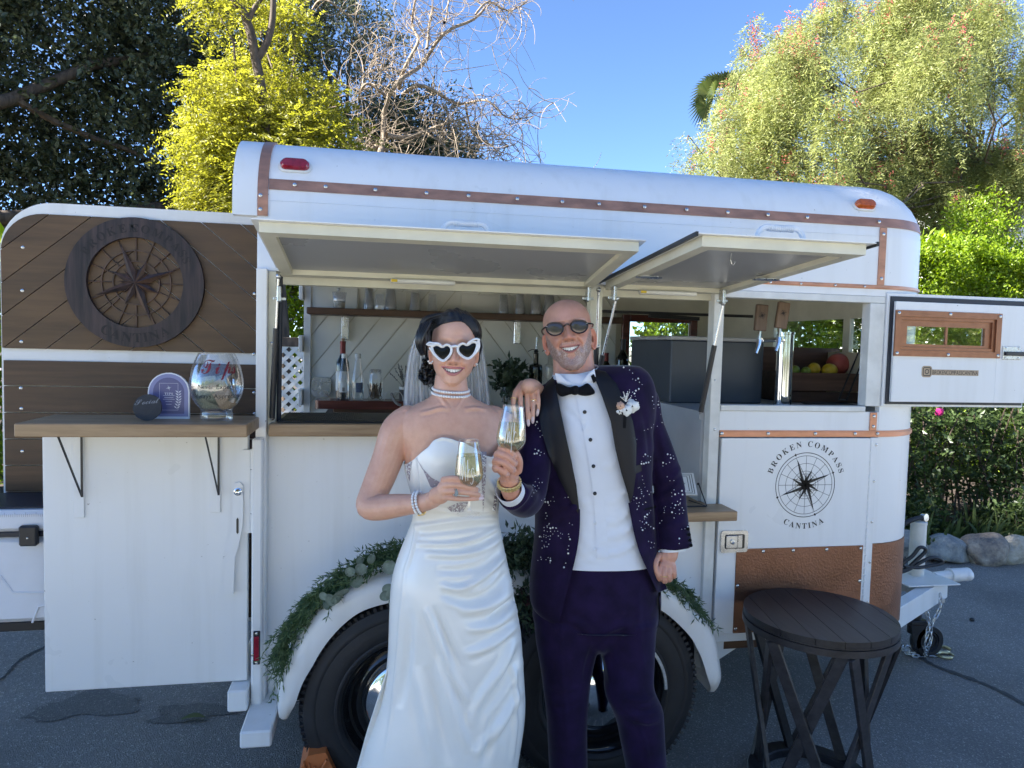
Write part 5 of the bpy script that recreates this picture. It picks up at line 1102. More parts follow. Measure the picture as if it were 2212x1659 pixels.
# tip jar with banknotes
JY = -0.14; sz = 1.4115; jb = P(468, 909, JY); jb[2] = sz; sc_ = (P(500, 850, JY)[0]-P(468, 850, JY)[0])/32
jar = thing('tip_jar', 'big clear glass jar lettered Tips on the wooden shelf', 'jar', jb)
JP = [(35, 0), (35.5, 4), (34.5, 18), (34, 22), (36, 26), (42, 33), (50, 46), (56, 62), (58.5, 78), (57, 96), (53, 115), (46, 137), (39, 152)]; JP = [(r*sc_, z*sc_) for r, z in JP]; jr = np.array(JP)
zz_ = np.linspace(0, JP[-1][1], 50); oj = [(float(spl(jr[:, 1], jr[:, 0], z)), z) for z in zz_]
b = MB(); b.lathe(oj+[(r-.0022, z) for r, z in oj[::-1] if z > 24*sc_]+[(0, 24*sc_)], jb, n=56); b.lathe([(0, 0), (35*sc_, 0)], jb, n=56); b.build('glass', M['clear'], jar, None)
def jplace(v0):
    def f(u, v):
        z = v0+v; r = float(np.interp(z, [q[1] for q in oj], [q[0] for q in oj]))+.0012; a = u/r+0.30; return jb+np.array([r*math.sin(a), -r*math.cos(a), z])
    return f
red = pm('dark_red_vinyl', (0.19, 0.010, 0.018), 0.4, var=.05)
b = MB(); text_flat(b, script('Tips'), 33*sc_, jplace(108*sc_), gap=.0, wscale=.8); b.build('tips_lettering', red, jar, None)
b = MB(); text_flat(b, 'Never Expected', 9.5*sc_, jplace(74*sc_), gap=.12); text_flat(b, 'Always Appreciated', 9.5*sc_, jplace(53*sc_), gap=.12); b.build('small_lettering', M['ink'], jar, None)
def note_mat(name, c1, c2):
    m, n, l, bb = _nt(name); t = _noise(n, l, 160, 6); w = n.new('ShaderNodeTexWave'); w.inputs['Scale'].default_value = 120; w.inputs['Distortion'].default_value = 14; tc = n.new('ShaderNodeTexCoord'); l.new(tc.outputs['Object'], w.inputs['Vector'])
    mx = n.new('ShaderNodeMath'); mx.operation = 'ADD'; l.new(t.outputs['Fac'], mx.inputs[0]); l.new(w.outputs['Fac'], mx.inputs[1]); mm = n.new('ShaderNodeMath'); mm.operation = 'MULTIPLY'; mm.inputs[1].default_value = .5; l.new(mx.outputs[0], mm.inputs[0]); r = _ramp(n, l, mm.outputs[0], [(.30, c1), (.55, c2)]); l.new(r.outputs[0], bb.inputs['Base Color']); bb.inputs['Roughness'].default_value = .8; return m
ng, nt_ = note_mat('green_note', (.09, .12, .08), (.42, .46, .36)), note_mat('tan_note', (.24, .17, .10), (.52, .42, .30))
NL = ['green banknote standing upright in the tip jar, nearest the rim lettering', 'green banknote leaning against the jar glass beside the slate sign', 'tan banknote with a ten curled against the jar glass', 'green banknote folded over at the bottom of the tip jar', 'green banknote lying across the foot of the tip jar', 'green banknote tucked behind the others in the tip jar']
for i, (ox, oy, oz, rx, ry, rz, bend, mt) in enumerate(((-.022, -.012, .088, 4, 82, 10, 3, ng), (-.056, .004, .070, 0, 48, -30, 6, ng), (.034, -.040, .078, 0, 62, 18, 12, nt_), (-.020, -.022, .062, 50, -35, 5, 10, ng), (.010, -.012, .050, 70, -6, 0, 7, ng), (.018, .026, .090, -6, 70, 25, 4, ng))):
    Lx, Ly = .062, .028; V = []; nx, ny = 14, 5
    for a in range(nx):
        for c in range(ny): u = (a/(nx-1)*2-1)*Lx; v = (c/(ny-1)*2-1)*Ly; V.append((u, bend*u*u*(1 if i != 2 else .9)-.0, v))
    Mx = np.array((Matrix.Rotation(R_(rz), 3, 'Z') @ Matrix.Rotation(R_(rx), 3, 'X') @ Matrix.Rotation(R_(ry), 3, 'Y'))); W = np.array(V) @ Mx.T+jb+np.array([ox, oy, oz])
    rr = np.linalg.norm(W[:, :2]-jb[:2], axis=1); lim = np.interp(W[:, 2]-jb[2], [q[1] for q in oj], [q[0] for q in oj])-.004; k = np.minimum(1, lim/np.maximum(rr, 1e-6)); W[:, :2] = jb[:2]+(W[:, :2]-jb[:2])*k[:, None]; W[:, 2] = np.maximum(W[:, 2], jb[2]+25*sc_)
    nb = thing('banknote', NL[i], 'banknote', W.mean(0), 'banknotes in the tip jar'); b = MB().add(W, [(a*ny+c, (a+1)*ny+c, (a+1)*ny+c+1, a*ny+c+1) for a in range(nx-1) for c in range(ny-1)]); b.build('note_paper', mt, nb, None)
# arched acrylic sign and slate disc
ay = -0.12; s0 = P(319, 911, ay)[0]; s1 = P(409, 911, ay)[0]; zt = P(362, 805, ay)[2]; ws = s1-s0; xm = (s0+s1)/2
def arch(x0, x1, z0, z1, n=14): r = (x1-x0)/2; return [(x0, z0), (x1, z0)]+[((x0+x1)/2+r*math.cos(t), z1-r+r*math.sin(t)) for t in np.linspace(0, math.pi, n)]
asn = thing('tip_sign', 'arched lilac acrylic sign headed TIPS on the wooden shelf', 'sign', (xm, ay, sz)); acr = pm('acrylic_edge', (.70, .73, .80), .12, var=.02, coat=.4); lil = pm('lilac_print', (.20, .22, .42), .35, var=.03); lil2 = pm('deep_lilac_print', (.085, .09, .22), .35, var=.03); wh = pm('white_print', (.62, .64, .72), .5, var=.02)
MB().prism([(x, ay+.002, z) for x, z in arch(s0, s1, sz, zt)], (0, .012, 0)).build('acrylic_plate', acr, asn); MB().prism([(x, ay+.0012, z) for x, z in arch(s0+.004, s1-.004, sz+.008, zt-.004)], (0, .0006, 0)).build('lilac_face', lil, asn)
k = .125*ws; MB().prism([(x, ay+.0005, z) for x, z in arch(s0+k, s1-k, sz+.018, zt-k)], (0, .0005, 0)).build('inner_arch', lil2, asn)
b = MB(); yy = ay-.0001
def sq(x0, x1, z0, z1): b.add([(x0, yy, z0), (x1, yy, z0), (x1, yy, z1), (x0, yy, z1)], [(0, 1, 2, 3)])
fx0_, fx1_, fz0_, fz1_ = s0+.28*ws, s1-.27*ws, sz+.030, zt-.27*ws
for r in ((fx0_, fx1_, fz0_, fz0_+.0008), (fx0_, fx1_, fz1_-.0008, fz1_), (fx0_, fx0_+.0008, fz0_, fz1_), (fx1_-.0008, fx1_, fz0_, fz1_)): sq(*r)
star_faces(b, .010, lambda u, v, h=0: ((fx0_+fx1_)/2+u, yy, fz1_-.016+v), .3, 0, 0); text_flat(b, serif('TIPS'), .0075, lambda u, v: ((fx0_+fx1_)/2+u, yy, fz1_-.040+v), gap=.2)
for z, w in ((fz1_-.050, .5), (fz1_-.056, .62), (fz0_+.050, .62), (fz0_+.043, .4), (fz0_+.030, .35), (fz0_+.020, .3)): sq((fx0_+fx1_)/2-w*(fx1_-fx0_)/2, (fx0_+fx1_)/2+w*(fx1_-fx0_)/2, z, z+.0011)
bx, bz = fx1_-.004, fz0_+.006
for k in range(7):
    z = bz+k*.009; x = bx+.0025*math.sin(k*.7)+k*.0012
    for sgn in (-1, 1): b.add([(x, yy-.0002, z), (x+sgn*.006, yy-.0002, z+.003), (x+sgn*.010, yy-.0002, z+.009), (x+sgn*.003, yy-.0002, z+.006)], [(0, 1, 2, 3)])
b.build('print', wh, asn, None)
sl_m = pm('slate', (.022, .023, .027), .6, var=.3, scale=40, bump=.5, bscale=90); sy = -0.185; c = P(317, 882, sy); r = (P(348, 882, sy)[0]-P(286, 882, sy)[0])/2; c[2] = sz+r*.98
sd_ = thing('slate_sign', 'round black slate disc lettered Social leaning on the arched sign', 'sign', (c[0], sy, sz)); lean = R_(14)
def sp(u, v, h=0): return (c[0]+u, sy-.004-h+(v+r)*math.sin(lean)*.9, sz+.001+(v+r)*math.cos(lean))
rg = np.random.default_rng(8); ed = [(r*(1+.018*rg.normal()*.6)*math.cos(t), r*(1+.018*rg.normal()*.6)*math.sin(t)) for t in np.linspace(0, 2*math.pi, 45)[:-1]]
MB().prism([sp(u, v) for u, v in ed], (0, .008, 0)).build('disc', sl_m, sd_); b = MB(); text_flat(b, script('Social'), .019, lambda u, v: sp(u-.002, v+.012+u*.12, .0008), gap=.02); text_flat(b, 'FOLLOW', .005, lambda u, v: sp(u, v+.036, .0008), gap=.3) if False else None; b.build('lettering', pm('grey_engraving', (.22, .23, .25), .7, var=.1), sd_, None)
# bar mat on the counter
bm_ = thing('bar_mat', 'long black ribbed rubber mat on the serving counter', 'mat', (0.05, .13, 1.3885)); b = MB(); b.box(-.362, .47, -.030, .29, 1.3886, 1.394, .002)
for k in range(104): x = -.354+k*.0079; b.box(x, x+.0040, -.018, .278, 1.394, 1.3985, .0005)
b.build('ribbed_rubber', M['black'], bm_)
# back bar: board, bottles, jars, plants
def Zb(x, y, Y=1.46): return P((700+x/4.1475)*.8848, (680+y/4.1475)*.8848, Y)
bbz = Zb(500, 1222, 1.46)[2]; a0, a1 = Zb(285, 1260, 1.40)[0], .62
bo_ = thing('serving_board', 'thick red-brown wooden board on the back counter', 'board', (.1, 1.46, bbz-.055)); MB().prism([(x, 1.38+y, bbz-.050) for x, y in round_rect(a0, a1, 0, .17, .03)], (0, 0, .048)).build('board', M['mahog'], bo_); MB().box(a0+.10, a1-.1, 1.42, 1.52, 1.2755, bbz-.0505, .003).build('foot', M['shelf'], bo_)
M['dark_glass'] = pm('dark_bottle_glass', (.008, .012, .009), .06, var=.1, coat=.5); M['paper'] = pm('paper_label', (.66, .66, .62), .7, var=.04); M['cork'] = pm('cork', (.38, .27, .17), .8, var=.15, scale=80); M['foil'] = pm('red_foil', (.16, .022, .022), .35, .3, var=.1); M['water'] = thin_glass('still_water', (.86, .90, .90), refl=.02, ior=1.33)
def wbottle(px, base, top, Y, lab, label_w=True, foil='foil', cork=False, z=None):
    c = P(px, base, Y); c[2] = z if z is not None else c[2]; H = (P(px, top, Y)[2]-c[2]); t = thing('wine_bottle', lab, 'bottle', c, 'bottles behind the bar'); R = .0375; b = MB(); b.lathe([(0, 0), (R-.004, 0), (R, .004), (R, H*.55), (R*.95, H*.61), (R*.6, H*.68), (R*.40, H*.74), (R*.37, H*.92), (R*.42, H*.925), (R*.42, H*.95), (0, H*.95)], c, n=28); b.build('bottle_glass', M['dark_glass'], t, 40)
    b = MB(); b.lathe([(R*.43, H*.75), (R*.41, H*.90), (R*.45, H*.93), (R*.45, H*.955), (0, H*.956)], c, n=20); b.build('foil_cap', M[foil], t, 40)
    if cork: b = MB(); b.lathe([(.009, H*.956), (.0095, H), (0, H)], c, n=14); b.build('cork', M['cork'], t, 40)
    if label_w: b = MB(); b.lathe([(R+.0006, H*.14), (R+.0006, H*.46)], c, n=28); b.build('paper_label', M['paper'], t, 40)
    return t
wbottle(739.5, 861, 731, 1.50, 'dark wine bottle with red foil and a cork, at the back of the board', True, 'foil', True, bbz)
def waterb(px, lab, lbl):
    Y = 1.435; c = P(px, 863, Y); c[2] = bbz; H = P(px, 764, Y)[2]-bbz; t = thing('water_bottle', lab, 'bottle', c, 'bottles behind the bar'); R = .036
    pr = [(0, .002), (.03, 0), (R, .006), (R, H*.40), (R*.97, H*.45), (R*.80, H*.60), (R*.50, H*.80), (R*.40, H*.90)]; MB().lathe(pr, c, n=28).build('bottle_glass', M['clear'], t, None); MB().lathe([(0, .004), (R*.95, .006), (R*.95, H*.36), (0, H*.36)], c, n=24).build('water', M['water'], t, 50)
    MB().lathe([(R*.46, H*.90), (R*.46, H*.99), (R*.42, H), (0, H)], c, n=20).build('cap', M['white_old'], t, 40); b = MB(); n = 10
    for i in range(n): pass
    a = np.linspace(-.7, .5, 9) if lbl else np.linspace(-.2, .9, 9); V = []
    for z in (H*.17, H*.38): V += [c+np.array([(R+.0006)*math.sin(t_), -(R+.0006)*math.cos(t_), z]) for t_ in a]
    b.add(V, [(i, i+1, 10+i, 9+i) for i in range(8)]); b.build('paper_label', M['paper'] if lbl else pm('blue_label', (.10, .13, .20), .6, var=.5, scale=160), t, None)
    if lbl:
        b = MB()
        for i in range(9): z0 = H*.19; tt = -.25+i*.045; b.add([c+np.array([(R+.0012)*math.sin(q), -(R+.0012)*math.cos(q), z]) for q, z in ((tt, z0), (tt+.022*(1+i % 2*.5), z0), (tt+.022*(1+i % 2*.5), z0+.022), (tt, z0+.022))], [(0, 1, 2, 3)])
        b.build('barcode', M['ink'], t, None)
waterb(743, 'clear water bottle with a barcode label in front of the wine bottle', True); waterb(772, 'clear water bottle with a blue label beside the mason jar', False)
c = P(811, 862, 1.44); c[2] = bbz; H = P(811, 798, 1.44)[2]-bbz; mj = thing('mason_jar', 'clear lidless jar of dried sticks and citrus rings', 'jar', c); R = .044; MB().lathe([(0, .003), (R-.004, .001), (R, .008), (R, H*.72), (R*.86, H*.84), (R*.86, H), (R*.80, H), (R*.80, H*.85)], c, n=28).build('glass', M['clear'], mj, None); MB().ring(c+np.array([0, 0, H*.93]), R*.88, .0022, n=24).build('thread', M['clear'], mj, None)
rg = np.random.default_rng(2); b = MB()
for i in range(46): a, rr = rg.random()*6.28, R*.74*rg.random()**.5; p0 = c+np.array([rr*math.cos(a), rr*math.sin(a), .008+.02*rg.random()]); b.tube([p0, p0+np.array([rg.normal()*.012, rg.normal()*.012, .035+.045*rg.random()])], .0022, 5)
for x, z in ((-.014, .020), (.012, .022), (-.002, .040), (.026, .016)): b.ring(c+np.array([x, -R*.66, z]), .0105, .0018, (.2, -1, .2), 16, 5)
b.build('dried_sticks', pm('dried_brown', (.14, .085, .035), .8, var=.5, scale=60), mj, 50)
c = Zb(1192, 1290, 1.40); c[2] = bbz; lp = thing('lavender_pot', 'dark pot of dried lavender sprigs beside the white veil', 'plant', c); MB().lathe([(0, 0), (.030, 0), (.033, .075), (.030, .076), (.028, .06), (0, .06)], c, n=20).build('pot', M['black'], lp, 40); MB().lathe([(.034, .066), (.034, .082), (.029, .083), (.029, .07)], c, n=20).build('rim', M['paper'], lp, 40); b = MB()
for i in range(17):
    a = rg.normal()*.35; L = .10+.06*rg.random(); p0 = c+np.array([rg.normal()*.008, rg.normal()*.008, .07]); e = p0+np.array([math.sin(a)*L, rg.normal()*.02, math.cos(a)*L]); b.tube([p0, e], .0009, 4)
    for k in range(9): q = p0+(e-p0)*(.5+.5*k/9); b.ball(q+rg.normal(size=3)*.0018, .0034, 6, 4)
b.build('sprigs', pm('grey_lavender', (.10, .11, .105), .8, var=.3, scale=120), lp, None)
c = Zb(1075, 1250, 1.385); c[2] = bbz; rbn = thing('ribbon', 'white ribbon tied in a bow round a short rope on the board', 'ribbon', c); b = MB()
for sgn, L in ((-1, .045), (1, .05)): b.tube(curve_pts([c+np.array([0, -.02, .045]), c+np.array([sgn*L*.6, -.03, .055]), c+np.array([sgn*L, -.025, .035]), c+np.array([sgn*L*1.1, -.03, .005])], 12), .007, 6, flat=.25)
b.build('bow', M['satin'], rbn, None); b = MB(); b.tube(curve_pts([c+np.array([-.01, -.02, .045]), c+np.array([.0, -.03, .02]), c+np.array([.02, -.04, -.01]), c+np.array([.045, -.04, -.022])], 16), .008, 8); b.build('rope', pm('grey_rope', (.28, .26, .24), .9, var=.3, scale=120), rbn, None)
# basil, jigger and pour bottles behind the couple
c = P(1103, 862, 1.42); c[2] = bbz; bs = thing('basil_plant', 'bushy dark green basil in a glass pot behind the bride', 'plant', c); MB().lathe([(0, 0), (.045, 0), (.05, .09), (.047, .09), (.043, .01)], c, n=24).build('pot', M['clear'], bs, None); V, F = sprays([(c[0], c[1], c[2]+.16, .07, .06, .06), (c[0]-.03, c[1], c[2]+.10, .06, .05, .05), (c[0]+.03, c[1], c[2]+.12, .06, .05, .06)], 70, 6, .05, .045, .030, rg); np_mesh('foliage', V, F, M['sprig'], bs); b = MB()
for i in range(8): limb_mesh(b, c+np.array([0, 0, .01]), c+np.array([rg.normal()*.04, rg.normal()*.03, .17]), .003, .0015, rg, sides=5)
b.build('stems', M['rosemary'], bs, None)
c = P(1096, 870, 1.30); c[2] = bbz-.002; jg = thing('jigger', 'polished steel hourglass jigger in front of the basil', 'jigger', (c[0], 1.40, bbz)); c[1] = 1.40; MB().lathe([(.018, 0), (.020, .004), (.008, .040), (.006, .046), (.008, .052), (.017, .090), (.016, .090), (.006, .054)], c, n=24).build('cup', M['chrome'], jg, 40)
def pourb(px, lab, mt):
    c = P(px, 845, 1.45); c[2] = bbz; H = P(px, 788, 1.45)[2]-bbz; t = thing('pour_bottle', lab, 'bottle', c, 'bottles behind the bar'); R = .041; MB().lathe([(0, 0), (R-.004, 0), (R, .006), (R, H*.92), (R*.9, H), (R*.38, H*1.04), (R*.38, H*1.30), (0, H*1.30)], c, n=28).build('bottle_glass', M[mt], t, 40 if mt != 'clear' else None); b = MB(); b.lathe([(.012, H*1.30), (.017, H*1.32), (.010, H*1.34), (.016, H*1.37), (.009, H*1.40), (.009, H*1.43), (0, H*1.43)], c, n=16); b.tube([c+np.array([0, 0, H*1.40]), c+np.array([-.025, 0, H*1.42]), c+np.array([-.05, 0, H*1.36])], .0025, 6); b.build('pourer', M['black'], t, 50); MB().tube([c+np.array([0, 0, H*1.43]), c+np.array([.002, 0, H*1.75])], [.005, .0035], 8).build('spout', M['steel'], t, 50)
pourb(1156, 'black bottle with a steel pour spout behind the bride', 'dark_glass'); pourb(1186, 'clear bottle with a pour spout, half hidden by the bald man', 'clear')
wbottle(1307, 830, 758, 1.2, 'dark wine bottle with red foil by the gas strut', False, 'foil', z=1.438); t = wbottle(1343, 830, 727, 1.3, 'dark wine bottle with a white label numbered 19', True, 'black', z=1.438)
b = MB(); c = LOC[t.name]; H = P(1343, 727, 1.3)[2]-1.438; text_flat(b, '19', .020, lambda u, v: c+np.array([.0388*math.sin(u/.0388-.35), -.0388*math.cos(u/.0388-.35), H*.30+v]), gap=.3); b.build('number', M['ink'], t, None)
# plastic cups on the wall shelf
zs = 1.8805
def cups(px, w, top, lab, n, up=False):
    Y = 1.58; c = P(px, 668, Y); c[2] = zs; R = w*(P(px+1, 668, Y)[0]-P(px, 668, Y)[0])/2; H = P(px, top, Y)[2]-zs; t = thing('cup_stack', lab, 'cups', c, 'stacks of plastic cups'); b = MB(); one = min(H, .11); stp = (H-one)/max(n-1, 1)
    for k in range(n):
        z = k*stp; b.lathe([(R, z), (R+.0012, z+.002), (R, z+.005), (R*.72, z+one), (0, z+one)], c, n=22)
    b.build('nested_cups', M['cup'], t, None)
for px, w, top, n, lab in ((797, 23, 621, 14, 'tallest stack of clear cups nearest the half-full cup'), (843, 27, 624, 12, 'wide stack of clear cups behind the small upturned cup'), (896, 24, 632, 12, 'stack of clear cups under the light bar'), (934, 23, 636, 15, 'stack of clear cups just above the bride'), (1088, 22, 636, 12, 'first stack of clear cups past the bride'), (1123, 22, 630, 13, 'stack of clear cups between two others above the basil'), (1157, 23, 634, 14, 'stack of clear cups above the black pour bottle'), (1186, 26, 636, 13, 'stack of clear cups next to the bald head')): cups(px, w, top, lab, n)
c = P(820, 668, 1.52); c[2] = zs; t = thing('plastic_cup', 'single small clear cup upturned between two stacks', 'cup', c, None); MB().lathe([(.030, 0), (.031, .003), (.020, .088), (0, .088)], c, n=22).build('cup_wall', M['cup'], t, None)
c = P(733, 668, 1.52); c[2] = zs; t = thing('plastic_cup', 'clear cup holding a pale drink with green garnish', 'cup', c, None); MB().lathe([(0, .001), (.031, 0), (.041, .094), (.0405, .094), (.030, .003)], c, n=24).build('cup_wall', M['cup'], t, None); MB().lathe([(0, .003), (.030, .004), (.0335, .034), (0, .034)], c, n=20).build('drink', pm('pale_drink', (.5, .48, .36), .4), t, 40); MB().lathe([(0, .0345), (.033, .0345), (.034, .040), (0, .041)], c, n=20).build('garnish', M['rosemary'], t, 40)
# small board sign on the lower counter
sn_ = thing('menu_board', 'small white board with a triple border on a black wire stand', 'sign', P(1455, 1085, -.03)); q = [P(*p_) for p_ in ((1404, 1022, .04), (1498, 1022, .04), (1507, 1069, -.02), (1408, 1067, -.02))]; nn_ = unit(np.cross(np.array(q[1])-q[0], np.array(q[3])-q[0])); nn_ = nn_ if nn_[1] < 0 else -nn_
MB().prism(q, -nn_*.008).build('board', M['paper'], sn_); b = MB(); cq = sum(q)/4
def bl(s): return [cq+(p_-cq)*np.array(s)+nn_*.0006 for p_ in q]
for s in (.90, .80, .68):
    o, i = bl(s), bl(s-.03); b.add(o+i, [(k, (k+1) % 4, 4+(k+1) % 4, 4+k) for k in range(4)])
ex = unit(q[1]-q[0]); ey = unit(q[0]-q[3]); star_faces(b, .012, lambda u, v, h=0: cq+ex*(u+.045)+ey*v+nn_*.0008, .2, 0, 0); b.build('border', M['ink'], sn_, None)
b = MB()
for s in (0, 1): e = q[2] if s else q[3]; tp_ = (q[1]+q[2])/2+ex*.012 if s else (q[0]+q[3])/2-ex*.012; f1_ = np.array([tp_[0]+(.008 if s else -.008), -.06, 1.0565]); f2_ = np.array([tp_[0]+(-.02 if s else .02), .05, 1.0565]); b.tube([f2_, f1_, tp_+np.array([0, 0, .004])], .003, 6); b.ball(tp_, .006, 8, 6)
b.tube([(q[3][0], -.06, 1.0565), (q[2][0]+.02, -.06, 1.0565)], .003, 6); b.build('wire_stand', M['black_metal'], sn_, 50)
# beer fridge, taps, fruit crate in the front bay
kf = thing('beer_fridge', 'dark grey-blue beer fridge with a pale top behind the door post', 'fridge', (1.61, .72, 1.437)); M['fridge'] = pm('fridge_grey', (.045, .056, .070), .45, var=.06); MB().box(1.37, 1.85, .45, 1.0, 1.4375, 1.738, .006).build('cabinet', M['fridge'], kf); MB().box(1.362, 1.858, .442, 1.008, 1.7385, 1.758, .004).build('top', M['aw_under'], kf)
tt = thing('beer_tap_tower', 'chrome beer tower with two wooden tap handles', 'beer tap', P(1691, 868, .32)); c = P(1691, 868, .32); c[2] = 1.4372; ht = P(1691, 717, .32)[2]-c[2]; MB().lathe([(.055, 0), (.055, .006), (.038, .010), (.0375, ht-.012), (.041, ht-.010), (.041, ht), (0, ht+.001)], c, n=32).build('column', M['chrome'], tt, 40)
for i, (px, py) in enumerate(((1640, 735), (1683, 730))):
    q = P(px, py, .24-.03*i); b = MB(); b.tube([(c[0]-.02, c[1], c[2]+ht-.035), (q[0]+.012, q[1], q[2])], .011, 10); b.tube([q, q+np.array([-.004, -.006, -.022]), q+np.array([-.020, -.012, -.060])], [.013, .010, .008], 10); b.tube([q+np.array([0, 0, .0]), q+np.array([.002, 0, .042])], [.009, .007], 10); f = b.build('faucet', M['chrome'], tt, 50)
    b = MB(); w = .029; b.box(-w, w, -.010, .010, 0, .120, .004, c=(q[0]+.004+.006*i, q[1], q[2]+.102), rot=np.array(Matrix.Rotation(R_(3+4*i), 3, 'Y'))); h = b.build('tap_handle', M['pale_wood'], tt)
    b = MB(); star_faces(b, .020, lambda u, v, h_=0: (q[0]+.004+.006*i+u, q[1]-.0106, q[2]+.112+v), .3, 0, 0); ring_flat(b, .013, .001, lambda u, v: (q[0]+.004+.006*i+u, q[1]-.0106, q[2]+.112+v), 24); b.build('burnt_star', M['emblem'], h, None)
cr = thing('fruit_crate', 'brown slatted wooden crate of citrus in the front bay', 'crate', P(1790, 868, .62)); x0, x1 = P(1700, 860, .55)[0], P(1886, 860, .55)[0]; z0 = 1.4373; zh = P(1780, 806, .55)[2]
b0 = [(x0, x1, .55, .56, z0+.004, z0+.055), (x0, x1, .55, .56, z0+.060, zh)]; zb_ = P(1780, 752, .80)[2]
for bx_ in b0: MB().box(*bx_, .002).build('slat', M['crate'], cr)
MB().box(x0, x1, .84, .85, z0+.004, zb_, .002).build('slat', M['crate'], cr)
for x in (x0, x1-.01): MB().box(x, x+.01, .5605, .8395, z0+.004, zh, .002).build('end_board', M['crate'], cr)
MB().box(x0, x1, .561, .839, z0+.0005, z0+.004, 0).build('base', M['crate'], cr)
def fruit(name, px, py, Y, r, mt, lab, el=1.0):
    q = P(px, py, Y); b = MB(); b.ball(q, (r*el, r*.96, r), 20, 14); 
    if name == 'lemon': b.ball(q+np.array([r*el*.95, -.0, .0]), r*.22, 8, 6)
    t = b.build(name, mt, None, None, loc=q); tag(t, lab, 'fruit', 'citrus in the crate')
lm, lg, gp_ = pm('lemon_skin', (.62, .44, .03), .4, var=.1, scale=40, bump=.4, bscale=260), pm('lime_skin', (.22, .32, .04), .4, var=.15, scale=40, bump=.3, bscale=260), pm('grapefruit_skin', (.52, .11, .09), .4, var=.12, scale=20, bump=.3, bscale=260)
fruit('lemon', 1758, 797, .63, .033, lm, 'round yellow lemon between the lime and the big pink fruit'); fruit('lemon', 1792, 800, .61, .036, lm, 'yellow lemon in front of the big pink fruit', 1.15); fruit('lime', 1717, 800, .62, .026, lg, 'green lime beside the chrome tower'); fruit('lime', 1741, 803, .61, .026, lg, 'green lime low beside the round lemon'); fruit('grapefruit', 1810, 787, .70, .060, gp_, 'big pink-red grapefruit at the back of the crate')
fruit('lemon', 1770, 822, .70, .033, lm, 'lemon buried under the fruit in the crate')
tr_ = thing('tray', 'dark oval tray lying in front of the fruit crate', 'tray', P(1785, 868, .36)); q = P(1790, 864, .33); q[2] = 1.4375; MB().lathe([(0, 0), (.10, 0), (.125, .012), (.123, .014), (.10, .004), (0, .004)], q, n=32).build('tray_plate', M['smoke'], tr_, 40)
wr = thing('wire_rack', 'black wire rack leaning by the window frame', 'rack', P(1850, 868, .30)); b = MB()
for a, e in (((1812, 863), (1880, 700)), ((1829, 864), (1884, 725)), ((1812, 863), (1829, 864))): b.tube([P(*a, .20), P(*e, .34)], .004, 6)
b.build('wire', M['black_metal'], wr, 50)
# round side table with crossed slats
TC = np.array([1.70, -.30]); TZ = .685; TR = .280; tb = thing('side_table', 'round black-stained wooden side table with crossed slat legs', 'table', (*TC, 0)); rot = R_(80); circ = [(TR*math.cos(t), TR*math.sin(t)) for t in np.linspace(0, 2*math.pi, 73)[:-1]]
for q in strips(circ, rot, .094, .0022, .03): MB().prism([(TC[0]+x, TC[1]+y, TZ-.022) for x, y in q], (0, 0, .022)).build('board', M['table'], tb)
b = MB(); b.lathe([(TR-.05, TZ-.0225), (TR+.001, TZ-.0225), (TR+.001, TZ-.0265), (TR-.004, TZ-.0275), (TR-.004, TZ-.030), (TR+.003, TZ-.031), (TR+.003, TZ-.056), (TR-.002, TZ-.058), (TR-.06, TZ-.058)], (*TC, 0), n=72); b.build('apron', M['table'], tb, 35)
b = MB(); b.lathe([(.175, .002), (.235, 0), (.240, .004), (.240, .032), (.236, .036), (.180, .036), (.175, .032), (.175, .002)], (*TC, 0), n=64); b.build('base_ring', M['table'], tb, 35)
for k in range(6):
    for sgn in (-1, 1):
        a0_, a1_ = R_(60*k+18+sgn*3), R_(60*k+18+sgn*57); ra, rb = .262+.010*sgn, .208+.009*sgn; p0 = np.array([TC[0]+ra*math.cos(a0_-sgn*R_(0)), TC[1]+ra*math.sin(a0_), TZ-.0585]); p1 = np.array([TC[0]+rb*math.cos(a1_), TC[1]+rb*math.sin(a1_), .0365]); mid = (p0+p1)/2-np.array([*TC, 0]); MB().bar(p0, p1, .040, .016, up=(mid[0], mid[1], 0)).build('slat', M['table'], tb)
# wheel chock, fallen leaf, pebble
ck = thing('wheel_chock', 'orange plastic wheel chock wedged against the rear tyre', 'wheel chock', (-.20, -.2, 0)); M['orange'] = pm('orange_plastic', (.55, .16, .045), .45, var=.08); x0 = P(640, 1650, -.30)[0]; xt = P(668, 1640, -.30)
pf = [(x0-.01, 0), (x0+.31, 0), (x0+.25, .035), (x0+.155, .12), (x0+.095, xt[2]+.002), (x0+.035, xt[2]-.006), (x0+.006, xt[2]-.06)]
b = MB(); b.prism([(x, -.27, z) for x, z in pf], (0, .15, 0)); b.build('wedge', M['orange'], ck); b = MB()
for k in range(5): x = x0+.02+k*.018; b.box(x, x+.006, -.283, -.2705, .01, xt[2]-.02-.01*k, .001)
b.bar((x0+.0, -.2785, .06), (x0+.10, -.2785, xt[2]-.02), .008, .012, up=(0, 1, 0)); b.bar((x0+.10, -.2795, .05), (x0+.02, -.2795, xt[2]-.03), .008, .012, up=(0, 1, 0)); b.build('ribs', M['orange'], ck)
q = PZ(417, 1556, .006); b = MB(); V = []
for i in range(9):
    s = i/8; w = .020*math.sin(math.pi*min(1, s*.95+.04))**.8; p_ = q+np.array([-.05+.10*s, .01*math.sin(s*3), .006+.010*math.sin(s*3.1)]); V += [p_+np.array([0, w, .004]), p_, p_-np.array([0, w, -.003])]
